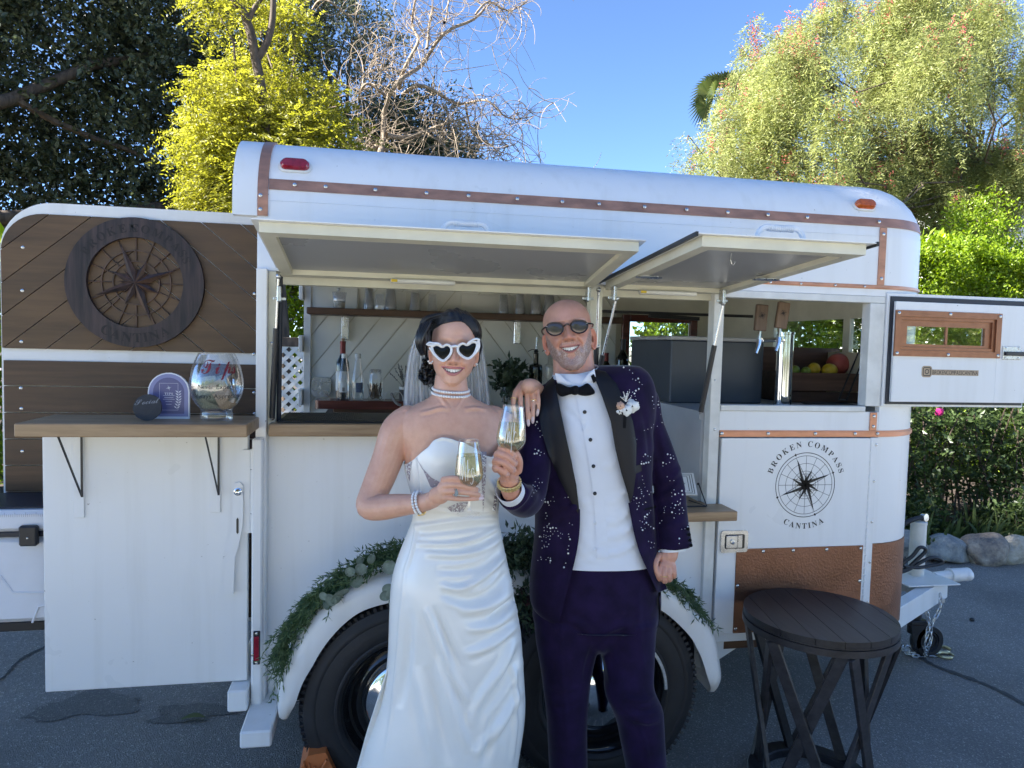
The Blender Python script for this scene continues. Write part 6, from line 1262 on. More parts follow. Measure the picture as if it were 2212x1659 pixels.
b.add(V, [f for i in range(8) for f in ((3*i, 3*i+1, 3*i+4, 3*i+3), (3*i+1, 3*i+2, 3*i+5, 3*i+4))]); tag(b.build('fallen_leaf', leaf_mat('fallen_leaf', (.10, .14, .05), (.14, .17, .07), .2), None, None, loc=q), 'single green leaf lying on the dark asphalt', 'leaf')
q = PZ(2100, 1338, .012); tag(MB().ball(q, (.018, .014, .012), 10, 7).build('pebble', M['black'], None, None, loc=q), 'small black pebble on the open asphalt', 'stone')
# ------------------------------------------------------------------ soft-body tools
def voxel_union(mb, size, smooth=4):
    """fuse overlapping closed shapes into one continuous skin"""
    o = mb.build('tmp', M['white'], None, None); md = o.modifiers.new('r', 'REMESH'); md.mode = 'VOXEL'; md.voxel_size = size
    dg = bpy.context.evaluated_depsgraph_get(); me = bpy.data.meshes.new_from_object(o.evaluated_get(dg))
    V = np.empty(len(me.vertices)*3); me.vertices.foreach_get('co', V); V = V.reshape(-1, 3)
    F = np.empty(len(me.loops), np.int32); me.loops.foreach_get('vertex_index', F); F = F.reshape(-1, 4)
    bpy.data.objects.remove(o); bpy.data.meshes.remove(me); return relax(V, F, smooth), F
def relax(V, F, it, lam=0.5):
    E = np.concatenate([F[:, [i, (i+1) % F.shape[1]]] for i in range(F.shape[1])]); E = np.concatenate([E, E[:, ::-1]]); n = len(V)
    cnt = np.bincount(E[:, 0], minlength=n)[:, None]+1e-9
    for i in range(it):
        for l in (lam, -lam*0.9) if it > 2 else (lam,):
            A = np.stack([np.bincount(E[:, 0], V[E[:, 1], k], n) for k in range(3)], 1)/cnt; V = V+(A-V)*l
    return V
def normals(V, F):
    a = V[F[:, 2]]-V[F[:, 0]]; b = V[F[:, 3 % F.shape[1]]]-V[F[:, 1]] if F.shape[1] == 4 else V[F[:, 1]]-V[F[:, 0]]
    fn = np.cross(a, b); N = np.zeros_like(V)
    for i in range(F.shape[1]):
        for k in range(3): N[:, k] += np.bincount(F[:, i], fn[:, k], len(V))
    return unit(N)
def seg_dist(q, pts):
    """distance from 2-D points to a polyline, and how far along it (0..1)"""
    pts = np.asarray(pts, float); L = np.r_[0, np.cumsum(np.linalg.norm(np.diff(pts, axis=0), axis=1))]; best = np.full(len(q), 1e9); tt = np.zeros(len(q)); sg = np.zeros(len(q))
    for i in range(len(pts)-1):
        a, b = pts[i], pts[i+1]; d = b-a; l2 = d@d+1e-9; t = np.clip(((q-a)@d)/l2, 0, 1); c = a+t[:, None]*d; r = np.linalg.norm(q-c, axis=1); m = r < best
        best[m] = r[m]; tt[m] = (L[i]+t[m]*math.sqrt(l2))/L[-1]; sg[m] = np.sign((q[m]-a)[:, 0]*d[1]-(q[m]-a)[:, 1]*d[0])
    return best, tt, sg
def folds(V, F, strokes):
    """press creases and ridges into cloth along lines measured on the photograph (pts, width px, height m, one-sided?)"""
    N = normals(V, F); view = unit(CAM-V); fr = (N*view).sum(1) > 0.05; idx = np.nonzero(fr)[0]; q = proj(V[idx]); D = np.zeros(len(idx))
    for st in strokes:
        pts, w, h = st[:3]; c = curve_pts(pts, 14) if len(pts) > 2 else np.array(pts, float); d, t, s = seg_dist(q, c); tap = np.clip(np.sin(np.pi*np.clip(t, 0.0, 1)), 0, 1)**0.6
        x = d/w
        D += h*tap*(np.exp(-x*x)-(0.45*np.exp(-((x-1.5)/0.8)**2) if len(st) < 4 else 0))
    V = V.copy(); V[idx] += N[idx]*D[:, None]; return V
def bvh_of(V, F): return BVHTree.FromPolygons(V.tolist(), F.tolist())
def cast(b, px, py, far=10):
    d = ray(px, py); h = b.ray_cast(Vector(CAM), Vector(d).normalized(), far)
    return (np.array(h[0]), np.array(h[1])) if h[0] is not None else (None, None)
def inside(poly, q):
    x, y = q[:, 0], q[:, 1]; r = np.zeros(len(q), bool); j = len(poly)-1
    for i in range(len(poly)):
        xi, yi = poly[i]; xj, yj = poly[j]; c = ((yi > y) != (yj > y)) & (x < (xj-xi)*(y-yi)/(yj-yi+1e-12)+xi); r ^= c; j = i
    return r
def smooth_poly(pts, n=70):
    return curve_pts(list(pts)+[pts[0]], n+1)[:-1]
def decal(poly, target, off, thick, name, mat, parent, step=5.0, bulge=0.0, bw=8.0, smooth=False, extra=None, build=True, depth=None):
    """a piece of cloth laid on a body: outline measured on the photograph, depth taken from the body below it"""
    pts = smooth_poly(poly) if smooth else np.array(poly, float)
    out = []
    for i in range(len(pts)):
        a, b = pts[i], pts[(i+1) % len(pts)]; n = max(1, int(np.linalg.norm(b-a)/step)); out += [a+(b-a)*k/n for k in range(n)]
    out = np.array(out); lo, hi = out.min(0), out.max(0); gx, gy = np.meshgrid(np.arange(lo[0]+step/2, hi[0], step), np.arange(lo[1]+step/2, hi[1], step)); g = np.stack([gx.ravel(), gy.ravel()], 1)
    ring_ = np.vstack([out, out[:1]]); g = g[inside(out, g)]
    if len(g): g = g[seg_dist(g, ring_)[0] > step*0.45]
    allp = np.vstack([out, g]) if len(g) else out; n = len(out)
    r = delaunay_2d_cdt([Vector(p) for p in allp], [(i, (i+1) % n) for i in range(n)], [list(range(n))], 1, 1e-6)
    p2 = np.array([v[:] for v in r[0]]); tris = r[2]; dist = seg_dist(p2, ring_)[0]; V = np.zeros((len(p2), 3)); bad = []
    for i, p in enumerate(p2):
        if depth is not None: V[i] = PD(*p, depth); continue
        h, nn = cast(target, *p)
        if h is None: bad.append(i)
        else: V[i] = h
    good = np.setdiff1d(np.arange(len(p2)), bad)
    for i in bad:
        k = good[np.argmin(np.linalg.norm(p2[good]-p2[i], axis=1))]; V[i] = PD(*p2[i], float((V[k]-CAM)@CM[2])+0.004)
    vw = unit(CAM-V); o = off(p2, dist) if callable(off) else off; b_ = bulge*np.sqrt(np.clip(dist/bw, 0, 1)*(2-np.clip(dist/bw, 0, 1)))
    A = V+vw*(np.asarray(o)+b_).reshape(-1, 1); B = A-vw*(thick+b_*0.6).reshape(-1, 1) if np.ndim(b_) else A-vw*thick
    m = MB(); k = len(p2); fs = [tuple(t) for t in tris]
    # keep the faces turned to the camera
    t0 = np.array([A[list(t)[:3]] for t in fs]); fn = np.cross(t0[:, 1]-t0[:, 0], t0[:, 2]-t0[:, 0]); fs = [f if np.dot(fn[i], vw[f[0]]) > 0 else f[::-1] for i, f in enumerate(fs)]
    edges = {}
    for f in fs:
        for i in range(len(f)): e = (f[i], f[(i+1) % len(f)]); edges[e] = edges.get(e, 0)+1
    side = [(a+k, b+k, b, a)[::-1] if False else (b, a, a+k, b+k) for (a, b) in edges if (b, a) not in edges]
    m.add(list(A)+list(B), fs+[tuple(i+k for i in f[::-1]) for f in fs]+side)
    return m.build(name, mat, parent, 40) if build else m
def loft_rows(mb, rows, Y, n=40, ny=60, e=2.2, cap=True):
    """closed body from its left and right outline on the photograph; rows: py, xl, xr, depth front, depth back[, dY]"""
    R = np.array([tuple(r)+(0,)*(6-len(r)) for r in rows], float); py = np.linspace(R[0, 0], R[-1, 0], ny); g = [spl(R[:, 0], R[:, i], py) for i in range(1, 6)]
    for j in range(ny):
        yc = Y+g[4][j]; L = P(g[0][j], py[j], yc); Q = P(g[1][j], py[j], yc); c = (L+Q)/2; h = (Q-L)/2
        for k in range(n):
            a = 2*math.pi*k/n; ca, sa = math.cos(a), math.sin(a); sx = math.copysign(abs(ca)**(2/e), ca); sy = math.copysign(abs(sa)**(2/e), sa)
            mb.v.append(tuple(c+h*sx+np.array([0, (g[3][j] if sa > 0 else g[2][j])*sy, 0])))
    b0 = len(mb.v)-n*ny
    for j in range(ny-1):
        for k in range(n): mb.f.append((b0+j*n+k, b0+(j+1)*n+k, b0+(j+1)*n+(k+1) % n, b0+j*n+(k+1) % n)); mb.m.append(0)
    if cap: mb.f += [tuple(b0+k for k in range(n)), tuple(b0+(ny-1)*n+k for k in range(n-1, -1, -1))]; mb.m += [0, 0]
def limb(mb, pts, sides=16, n=40, flat=1.0, tip=True):
    """tapering limb through (px, py, Y, radius)"""
    A = np.array([(*P(p[0], p[1], p[2]), p[3]) for p in pts]); d = np.r_[0, np.cumsum(np.linalg.norm(np.diff(A[:, :3], axis=0), axis=1))]; s = np.linspace(0, d[-1], n)
    C = np.stack([spl(d, A[:, i], s) for i in range(4)], 1); mb.tube(C[:, :3], C[:, 3], sides, flat=flat)
    mb.ball(C[0, :3], C[0, 3]*0.98, 12, 8)
    if tip: mb.ball(C[-1, :3], C[-1, 3]*0.98, 12, 8)
def finger(mb, pts, r0, r1):
    """finger through (px, py, Y): knuckles slightly thicker, round tip"""
    A = np.array([P(*p) for p in pts]); C = curve_pts(A, 14); s = np.linspace(0, 1, 14); r = r0+(r1-r0)*s+0.0007*np.exp(-((s-0.45)/0.1)**2); mb.tube(C, r, 10); mb.ball(C[-1], r[-1], 10, 8); mb.ball(C[0], r[0], 10, 8)
    return C
def set_col(me, C, name='skin_tone'):
    a = me.color_attributes.new(name, 'FLOAT_COLOR', 'POINT'); a.data.foreach_set('color', np.c_[C, np.ones(len(C))].astype(np.float32).ravel())
def skin_mat(name, rough=0.42):
    m, n, l, b = _nt(name); at = n.new('ShaderNodeAttribute'); at.attribute_name = 'skin_tone'; t = _noise(n, l, 28, 8, rough=0.7)
    r = _ramp(n, l, t.outputs['Fac'], [(0.25, (0.90, 0.84, 0.82)), (0.75, (1.10, 1.13, 1.14))]); mx = n.new('ShaderNodeMix'); mx.data_type = 'RGBA'; mx.blend_type = 'MULTIPLY'; mx.inputs[0].default_value = 1
    l.new(at.outputs['Color'], mx.inputs[6]); l.new(r.outputs[0], mx.inputs[7]); l.new(mx.outputs[2], b.inputs['Base Color']); b.inputs['Roughness'].default_value = rough
    b.inputs['Subsurface Weight'].default_value = 0.18; b.inputs['Subsurface Radius'].default_value = (0.012, 0.005, 0.003); b.inputs['Subsurface Scale'].default_value = 0.5
    t2 = _noise(n, l, 330, 5); bp = n.new('ShaderNodeBump'); bp.inputs['Strength'].default_value = 0.28; bp.inputs['Distance'].default_value = 0.0012; l.new(t2.outputs['Fac'], bp.inputs['Height']); l.new(bp.outputs[0], b.inputs['Normal'])
    return m
class Head:
    """a head in its own frame: x to the photo's right, y to the back, z up from the chin"""
    def __init__(s, p, chin, eye, dep):
        s.p = p; c = PD(*chin, dep); e = PD(*eye, dep); up = unit(e-c); f = unit(CAM-c); f = unit(f-up*(f@up)); s.R = np.stack([np.cross(up, -f)*-1, -f, up]); s.R[0] = np.cross(f, up)*-1; s.o = c
        s.R[0] = unit(np.cross(-f, up))
    def world(s, v): return s.o+np.asarray(v) @ s.R
    def local(s, v): return (np.asarray(v)-s.o) @ s.R.T
    def build(s, nu=230, nv=190):
        p = s.p; H = p['H']; u = np.linspace(-1, 1, nu, endpoint=False); ph = np.pi*np.sign(u)*np.abs(u)**1.35; t = np.linspace(0, 1, nv); z = H*(0.5-0.5*np.cos(np.pi*t))*0.45+H*t*0.55
        a = spl(p['z'], p['a'], z)[:, None]; yf = spl(p['z'], p['yf'], z)[:, None]; yb = spl(p['z'], p['yb'], z)[:, None]; a = np.maximum(a, 0.001); zd = p['dome']; fz = np.sqrt(np.clip(1-(np.clip(z-zd, 0, None)/(H-zd))**2.15, 0, 1))[:, None]; i_ = int(np.argmin(np.abs(z-zd))); hi_ = (z > zd)[:, None]; a = np.where(hi_, np.maximum(a[i_]*fz, .001), a); yf = np.where(hi_, 0.005+(yf[i_]-0.005)*fz, yf); yb = np.where(hi_, 0.0055+(yb[i_]-0.005)*fz, yb)
        e = spl([0, 0.3*H, 0.6*H, H], [2.0, 2.35, 2.25, 2.0], z)[:, None]; yc = yf*0.25+yb*0.75-0.0; yc = np.minimum(yc, yb-0.002)
        si, co = np.sin(ph)[None], np.cos(ph)[None]; x = a*np.sign(si)*np.abs(si)**(2/e); bf = np.where(co > 0, yc-yf, yb-yc); y = yc-bf*np.sign(co)*np.abs(co)**(2/e); zz = np.repeat(z[:, None], nu, 1)
        V = np.stack([x, y, zz], -1).reshape(-1, 3); F = np.array([(j*nu+i, (j*nu+(i+1) % nu), (j+1)*nu+(i+1) % nu, (j+1)*nu+i) for j in range(nv-1) for i in range(nu)])
        s.front = np.repeat(np.cos(ph)[None], nv, 0).ravel(); V0 = V.copy(); C = np.tile(np.array(p['skin']), (len(V), 1)); X, Z = V[:, 0], V[:, 2]; d = np.zeros(len(V)); fm = s.front > 0.05
        def G(cx, cz, rx, rz): return np.exp(-((X-cx)/rx)**2-((Z-cz)/rz)**2)
        def both(cx, cz, rx, rz): return G(cx, cz, rx, rz)+G(-cx, cz, rx, rz)
        zt, zn, ze, zm = p['nose_tip'], p['nose_base'], p['eye'], p['mouth']; nw = p['nose_w']; nh = p['nose_h']
        hn = np.interp(Z, [zn-0.006, zn+0.001, zt-0.002, zt+0.004, ze-0.006, ze+0.012, ze+0.022], [0, nh*0.50, nh*0.97, nh, nh*0.34, nh*0.12, 0]); wn = np.interp(Z, [zn, zt, ze-0.01, ze+0.015], [nw*0.80, nw*0.66, nw*0.46, nw*0.8])
        d += hn*np.exp(-np.abs(X/wn)**2.5)
        d += both(nw*0.86, zn+0.008, nw*0.34, 0.0075)*nh*0.42-both(nw*0.50, zn-0.0005, nw*0.26, 0.003)*0.006
        d -= both(p['eye_x'], ze-0.002, 0.017, 0.012)*0.007; d += both(0.026, ze+0.020, 0.024, 0.008)*p['brow']
        d += both(p['cheek_x'], zt-0.004, 0.019, 0.016)*p['cheek']; d += G(0, 0.012, 0.017, 0.013)*0.005; d -= G(0, zm-0.030*p['ls'], 0.016, 0.005)*0.0035
        mw = p['mouth_w']; xr = np.clip(np.abs(X)/mw, 0, 1.0); cu = p['smile']; zu = zm+p['open_u']-0.0012*(1-xr**2)+cu*xr**2; zl = zm-p['open_d']*(1-xr**2.2)+(p['open_u']+cu)*xr**2.2
        q = np.stack([np.abs(X), Z], 1); nl = np.array([(nw*1.0, zn+0.010), (nw*1.45, zn-0.006), (mw*1.14, zm+0.012), (mw*1.18, zm-0.008)]); dd, tt, _ = seg_dist(q, nl); d -= p['fold']*np.exp(-(dd/0.0035)**2)*np.sin(np.pi*np.clip(tt*0.9+0.08, 0, 1)); d += p['fold']*0.7*np.exp(-((dd-0.010)/0.007)**2)*(np.abs(X) > nw)
        inm = (np.abs(X) < mw) & (Z < zu) & (Z > zl) & fm; dz = np.where(Z > (zu+zl)/2, Z-zu, zl-Z); near = (np.abs(X) < mw*1.12) & fm
        lu = p['lip_u']*(1-0.75*xr**2.2)+0.0008; ll = p['lip_d']*(1-0.85*xr**2.0)+0.0008
        up_ = near & (Z >= zu) & (Z < zu+lu); lo_ = near & (Z <= zl) & (Z > zl-ll)
        d += np.where(up_, 0.0028*np.sin(np.pi*np.clip((Z-zu)/lu, 0, 1))**0.7, 0)+np.where(lo_, 0.0042*np.sin(np.pi*np.clip((zl-Z)/ll, 0, 1))**0.7, 0)
        d += np.where(near, 0.004*np.exp(-((Z-zm)/0.016)**2)*np.clip(1-xr**2, 0, 1), 0); dip = np.clip(np.minimum(zu-Z, Z-zl)/0.0016, 0, 1); d = np.where(inm, d-0.011*dip, d)
        d = np.where(fm, d, 0); V[:, 1] -= d*np.clip(s.front*3, 0, 1)
        lipc = np.array(p['lip']); C[up_ | lo_] = lipc; C[inm] = lipc*0.75; deep = inm & (dip > 0.6); C[deep] = (0.05, 0.012, 0.012)
        nos = np.clip(both(nw*0.50, zn-0.0010, nw*0.24, 0.0030)*1.3, 0, 1)[:, None]*fm[:, None]; C = C*(1-0.45*nos)  # nostril shade painted into the skin colour
        red = np.clip(both(p['cheek_x'], zt-0.004, 0.022, 0.018)+1.1*G(0, zt, 0.016, 0.016), 0, 1)[:, None]*0.22*fm[:, None]; C = np.where((up_ | lo_ | inm)[:, None], C, C*(1-red)+C*np.array([1.16, 0.80, 0.76])*red)
        s.inm, s.lips = inm, up_ | lo_
        if 'beard' in p: C = p['beard'](V, C, s, zm, mw, zu, zl)
        s.V, s.F, s.C, s.zz = V, F, C, (zu, zl); s.V0 = V0; s.nu, s.nv = nu, nv; s.u = u; s.z = z
        # surface depth lookup for teeth and glasses
        fr = s.front > 0.2; s._q = V0[fr]; 
        return s
    def surf_y(s, x, z):
        k = np.argmin((s._q[:, 0]-x)**2+(s._q[:, 2]-z)**2); return s._q[k, 1]
    def teeth(s, mat, parent, n=10):
        p = s.p; mw = p['mouth_w']*0.93; b = MB(); ws = np.array([0.55, 0.65, 0.8, 0.85, 1.1, 1.1, 0.85, 0.8, 0.65, 0.55]); ws = ws/ws.sum()*2*mw; x = -mw; rt = root_of(parent)
        for k, w in enumerate(ws):
            xc = x+w/2; x += w; xr = abs(xc)/p['mouth_w']; zu = p['mouth']+p['open_u']+p['smile']*xr**2-0.0006; zl = p['mouth']-p['open_d']*(1-xr**2.2)+(p['open_u']+p['smile'])*xr**2.2
            h = min(p['tooth'], (zu-zl)*0.90)*(0.97 if k in (4, 5) else 0.90 if k in (3, 6) else 0.94); 
            if h < 0.002: continue
            y = s.surf_y(xc, p['mouth'])+0.0006+0.9*xc*xc*6; V = []
            for i in range(5):
                for j in range(5):
                    uu, vv = i/4*2-1, j/4; tap = 1-0.10*(1-vv)**1.0 if vv > 0.2 else 0.86; V.append(s.world((xc+uu*w*0.5*tap, y-0.0016*(1-uu*uu*0.8)*(0.7+0.3*math.sin(math.pi*vv)), zu-h*(1-vv)+(0.0010*uu*uu if vv < 0.1 else 0))))
            b.add(V, [(i*5+j, (i+1)*5+j, (i+1)*5+j+1, i*5+j+1) for i in range(4) for j in range(4)])
        return b.build('teeth', mat, parent, None)
    def ear(s, side, x, z, yc, tilt=0.0, k=1.0):
        """outer rim, hollow and lobe as one small closed shape; local coordinates"""
        V = []; n, m = 22, 9; out = 0.45
        for j in range(m):
            f = j/(m-1)
            for i in range(n):
                a = 2*math.pi*i/n; R = np.array([0.0165*(1+0.12*math.sin(a)), 0.031*(1-0.10*math.cos(a)**2)]); prof = [(0.30, 0.000), (0.55, -0.003), (0.72, -0.001), (0.86, 0.004), (0.97, 0.0055), (1.0, 0.002), (0.96, -0.003), (0.7, -0.006), (0.3, -0.008)][j]
                yy, zz_ = R[0]*prof[0]*math.cos(a), R[1]*prof[0]*math.sin(a); V.append((yy, zz_, prof[1]))
        V = np.array(V)*k; ca, sa = math.cos(out), math.sin(out); X = V[:, 2]*math.cos(0.95)+V[:, 0]*math.sin(0.95)*0.75; Y = V[:, 0]*math.cos(0.95)-V[:, 2]*math.sin(0.95); Z = V[:, 1]
        W = np.stack([side*(x+X), yc+Y, z+Z+X*tilt], 1); F = [(j*n+i, j*n+(i+1) % n, (j+1)*n+(i+1) % n, (j+1)*n+i) for j in range(m-1) for i in range(n)]
        if side < 0: F = [f[::-1] for f in F]
        F = np.array(F); return W, F
def join(parts):
    V, F, C, o = [], [], [], 0
    for v, f, c in parts: V.append(v); F.append(f+o); C.append(np.broadcast_to(c, (len(v), 3))); o += len(v)
    return np.concatenate(V), np.concatenate(F), np.concatenate(C)
def beads(pts, rs, name, mat, parent, nu=8, nv=5):
    b = MB()
    for p, r in zip(pts, np.broadcast_to(rs, (len(pts),))): b.ball(p, r, nu, nv)
    o = b.build(name, mat, parent, None); o['kind'] = 'stuff'; return o
M['skin_w'] = skin_mat('skin_bride'); M['skin_m'] = skin_mat('skin_groom', 0.40)
M['tooth'] = pm('tooth_enamel', (0.80, 0.78, 0.72), 0.22, var=0.03)
M['pearl'] = pm('pearl', (0.80, 0.79, 0.77), 0.16, var=0.03, coat=0.6)
M['velvet'] = pm('dark_purple_velvet', (0.012, 0.0055, 0.030), 0.8, var=0.35, scale=18, sheen=0.22, spec=0.15)
M['lapel'] = pm('black_satin_lapel', (0.007, 0.007, 0.010), 0.5, var=0.1, spec=0.3)
M['shirt'] = pm('white_cotton', (0.74, 0.76, 0.80), 0.65, var=0.02, bump=0.05, bscale=500)
M['tie'] = pm('black_velvet', (0.005, 0.005, 0.006), 0.85, var=0.2, sheen=0.08, spec=0.2)
M['hair'] = pm('black_hair', (0.006, 0.006, 0.008), 0.32, var=0.4, scale=60, spec=0.5)
M['lens'] = pm('dark_lens', (0.004, 0.004, 0.005), 0.12, var=0.05, spec=0.22)
M['mirror_lens'] = pm('brown_mirror_lens', (0.10, 0.085, 0.08), 0.03, 0.65, var=0.03)
M['tortoise'] = pm('dark_tortoise', (0.02, 0.010, 0.008), 0.15, var=0.5, scale=60)
def veil_mat():
    m, n, l, b = _nt('tulle'); n.remove(b); tr = n.new('ShaderNodeBsdfTransparent'); df = n.new('ShaderNodeBsdfDiffuse'); df.inputs[0].default_value = (0.82, 0.83, 0.84, 1); tl = n.new('ShaderNodeBsdfTranslucent'); tl.inputs[0].default_value = (0.82, 0.83, 0.84, 1)
    a = n.new('ShaderNodeMixShader'); a.inputs[0].default_value = 0.4; l.new(df.outputs[0], a.inputs[1]); l.new(tl.outputs[0], a.inputs[2]); t = _noise(n, l, 14, 4, stretch=(3, 3, 0.6)); r = _ramp(n, l, t.outputs['Fac'], [(0.35, (0.22,)*3), (0.7, (0.48,)*3)])
    lw = n.new('ShaderNodeLayerWeight'); lw.inputs[0].default_value = 0.35; ad = n.new('ShaderNodeMath'); ad.operation = 'ADD'; ad.use_clamp = True; sc = n.new('ShaderNodeMath'); sc.operation = 'MULTIPLY'; sc.inputs[1].default_value = 0.22; l.new(lw.outputs['Facing'], sc.inputs[0]); l.new(sc.outputs[0], ad.inputs[0]); l.new(r.outputs[0], ad.inputs[1])
    mx = n.new('ShaderNodeMixShader'); l.new(ad.outputs[0], mx.inputs[0]); l.new(tr.outputs[0], mx.inputs[1]); l.new(a.outputs[0], mx.inputs[2]); l.new(mx.outputs[0], n['Material Output'].inputs[0]); return m
M['tulle'] = veil_mat()
# ------------------------------------------------------------------ the bride
YB_ = float(PD(975, 850, 2.15)[1]); SKW = (0.64, 0.365, 0.255)
bride = thing('person', 'smiling woman in a strapless ivory satin gown and veil holding a wine glass', 'person', (P(960, 900, YB_)[0], YB_, 0), 'wedding couple')
hp = dict(dome=.150, H=0.222, skin=SKW, lip=(0.47, 0.19, 0.18), z=[0, .008, .02, .04, .06, .09, .115, .14, .17, .195, .212, .220, .222],
          a=[.010, .025, .037, .0525, .0605, .0665, .069, .070, .0675, .056, .036, .015, .003], yf=[-.068, -.080, -.083, -.082, -.083, -.085, -.084, -.087, -.083, -.067, -.043, -.016, -.004], yb=[-.035, -.01, .015, .045, .062, .078, .088, .092, .089, .072, .046, .016, .004],
          nose_tip=.0725, nose_base=.064, nose_w=.0168, nose_h=.029, eye=.119, eye_x=.032, brow=.003, cheek_x=.038, cheek=.009, mouth=.045, mouth_w=.031, smile=.0035, open_u=.0055, open_d=.0066, lip_u=.0062, lip_d=.0085, fold=.0034, tooth=.0115, ls=1.0)
hw = Head(hp, (976, 834), (981.5, 748), 2.075); hw.o = hw.o+(-hw.R[1])*-0.082; hw.build()
b = MB()
loft_rows(b, [(800, 944, 1006, .05, .05, .01), (835, 938, 1010, .052, .055), (850, 935, 1015, .055, .06), (862, 922, 1028, .06, .065), (873, 900, 1050, .068, .068), (884, 878, 1070, .075, .072), (900, 862, 1082, .083, .078), (930, 856, 1090, .092, .085), (965, 866, 1094, .100, .09), (1000, 876, 1090, .104, .09), (1050, 886, 1084, .090, .088), (1110, 897, 1068, .078, .08), (1160, 885, 1076, .09, .09)], YB_, 48, 70, 2.25)
YA = YB_
limb(b, [(880, 905, YA+.005, .043), (862, 925, YA, .049), (845, 968, YA-.005, .048), (822, 1030, YA-.02, .0445), (802, 1075, YA-.04, .0395), (797, 1094, YA-.06, .0365), (818, 1097, YA-.075, .0365), (850, 1093, YA-.10, .0345), (890, 1089, YA-.135, .0285), (922, 1084, YA-.165, .0245), (938, 1078, YA-.178, .0235)], 20, 70)
limb(b, [(1062, 905, YA+.01, .044), (1085, 918, YA+.05, .044), (1130, 935, YA+.16, .042), (1185, 945, YA+.29, .038)], 16, 30); limb(b, [(1185, 945, YA+.29, .037), (1180, 900, YA+.26, .032), (1165, 850, YA+.16, .026), (1148, 834, YA+.08, .024), (1140, 834, YA+.04, .023)], 16, 40)
# hand round the stem
GY1 = YA-0.20
def hand_w(pts, r0=.0088, r1=.0068): return finger(b, pts, r0, r1)
for q, (rx, ry, rz) in (((948, 1070, GY1+.002), (.030, .0165, .026)), ((962, 1058, GY1-.003), (.024, .0150, .030)), ((936, 1078, GY1+.015), (.024, .019, .022))): b.ball(P(*q), (rx, ry, rz), 16, 12)
tips_w = [hand_w(((958, 1036, GY1-.006), (976, 1033, GY1-.018), (1000, 1036, GY1-.022), (1019, 1041, GY1-.016), (1026, 1044, GY1-.004))), hand_w(((956, 1049, GY1-.008), (976, 1047, GY1-.021), (1002, 1050, GY1-.024), (1022, 1055, GY1-.018), (1029, 1057, GY1-.006))), hand_w(((955, 1062, GY1-.008), (976, 1061.5, GY1-.020), (1004, 1064, GY1-.023), (1026, 1067.5, GY1-.017), (1034, 1069, GY1-.008))), hand_w(((953, 1074, GY1-.006), (976, 1076, GY1-.016), (1004, 1078, GY1-.018), (1024, 1077.5, GY1-.014), (1033, 1077, GY1-.008)), .0082, .0060)]
hand_w(((946, 1058, GY1+.012), (975, 1046, GY1+.026), (1000, 1040, GY1+.026), (1018, 1037, GY1+.018)), .0105, .0078)
BW = b          # the hand on his shoulder is added once his jacket is there to rest on
# ------------------------------------------------------------------ the groom
YG_ = float(PD(1240, 815, 2.37)[1]); SKM = (0.60, 0.305, 0.21)
groom = thing('person', 'bald smiling man in a dark purple beaded tuxedo and round sunglasses', 'person', (P(1290, 900, YG_)[0], YG_, 0), 'wedding couple')
def beard(V, C, s, zm, mw, zu, zl):
    rg = np.random.default_rng(8); X, Z = V[:, 0], V[:, 2]; ax = np.abs(X)
    edge = np.interp(ax, [0, .020, .035, .05, .066, .080], [zm+.010, zm+.012, zm+.004, zm+.016, zm+.048, zm+.075]); low = np.interp(ax, [0, .03, .06, .08], [-.02, .0, .02, .045])
    m = np.clip((edge-Z)/0.010, 0, 1)*np.clip((Z-low)/0.01, 0, 1)*(s.front > -0.25); mus = np.clip(1-np.abs(Z-(zm+.019))/.008, 0, 1)*np.clip(1-(ax/.036)**4, 0, 1)*0.75; m = np.maximum(m, mus)
    m = np.where(np.hypot(ax, (Z-(zm-.022))*1.1) < .013, m*0.30, m); m = np.where(s.inm | s.lips, 0, m)
    dark = np.clip(1-ax/.045, 0, 1)*np.clip(1-np.abs(Z-.012)/.03, 0, 1); grey = np.array([.34, .31, .30])*(1-0.35*dark[:, None]); k = rg.random(len(V)); tone = np.where(k < 0.45, 0.30, np.where(k < 0.8, 0.95, 1.7))
    return C*(1-0.66*m[:, None])+grey*tone[:, None]*0.66*m[:, None]
hp = dict(dome=.165, H=0.238, skin=SKM, lip=(0.40, 0.165, 0.14), z=[0, .010, .026, .05, .075, .10, .125, .15, .175, .20, .220, .233, .2375, .238],
          a=[.013, .032, .046, .0635, .0725, .0770, .0800, .0815, .0790, .069, .0505, .026, .010, .003], yf=[-.072, -.086, -.089, -.087, -.087, -.087, -.086, -.088, -.092, -.087, -.070, -.044, -.018, -.004], yb=[-.04, -.015, .015, .05, .075, .092, .102, .106, .104, .092, .068, .036, .012, .003],
          nose_tip=.1065, nose_base=.097, nose_w=.0205, nose_h=.030, eye=.143, eye_x=.036, brow=.005, cheek_x=.045, cheek=.008, mouth=.070, mouth_w=.032, smile=.0035, open_u=.0062, open_d=.0072, lip_u=.0040, lip_d=.0068, fold=.0052, tooth=.0115, ls=0.85, beard=beard)
hm = Head(hp, (1239, 800), (1225.5, 706), 2.285); hm.o = hm.o-(-hm.R[1])*0.088; hm.build()
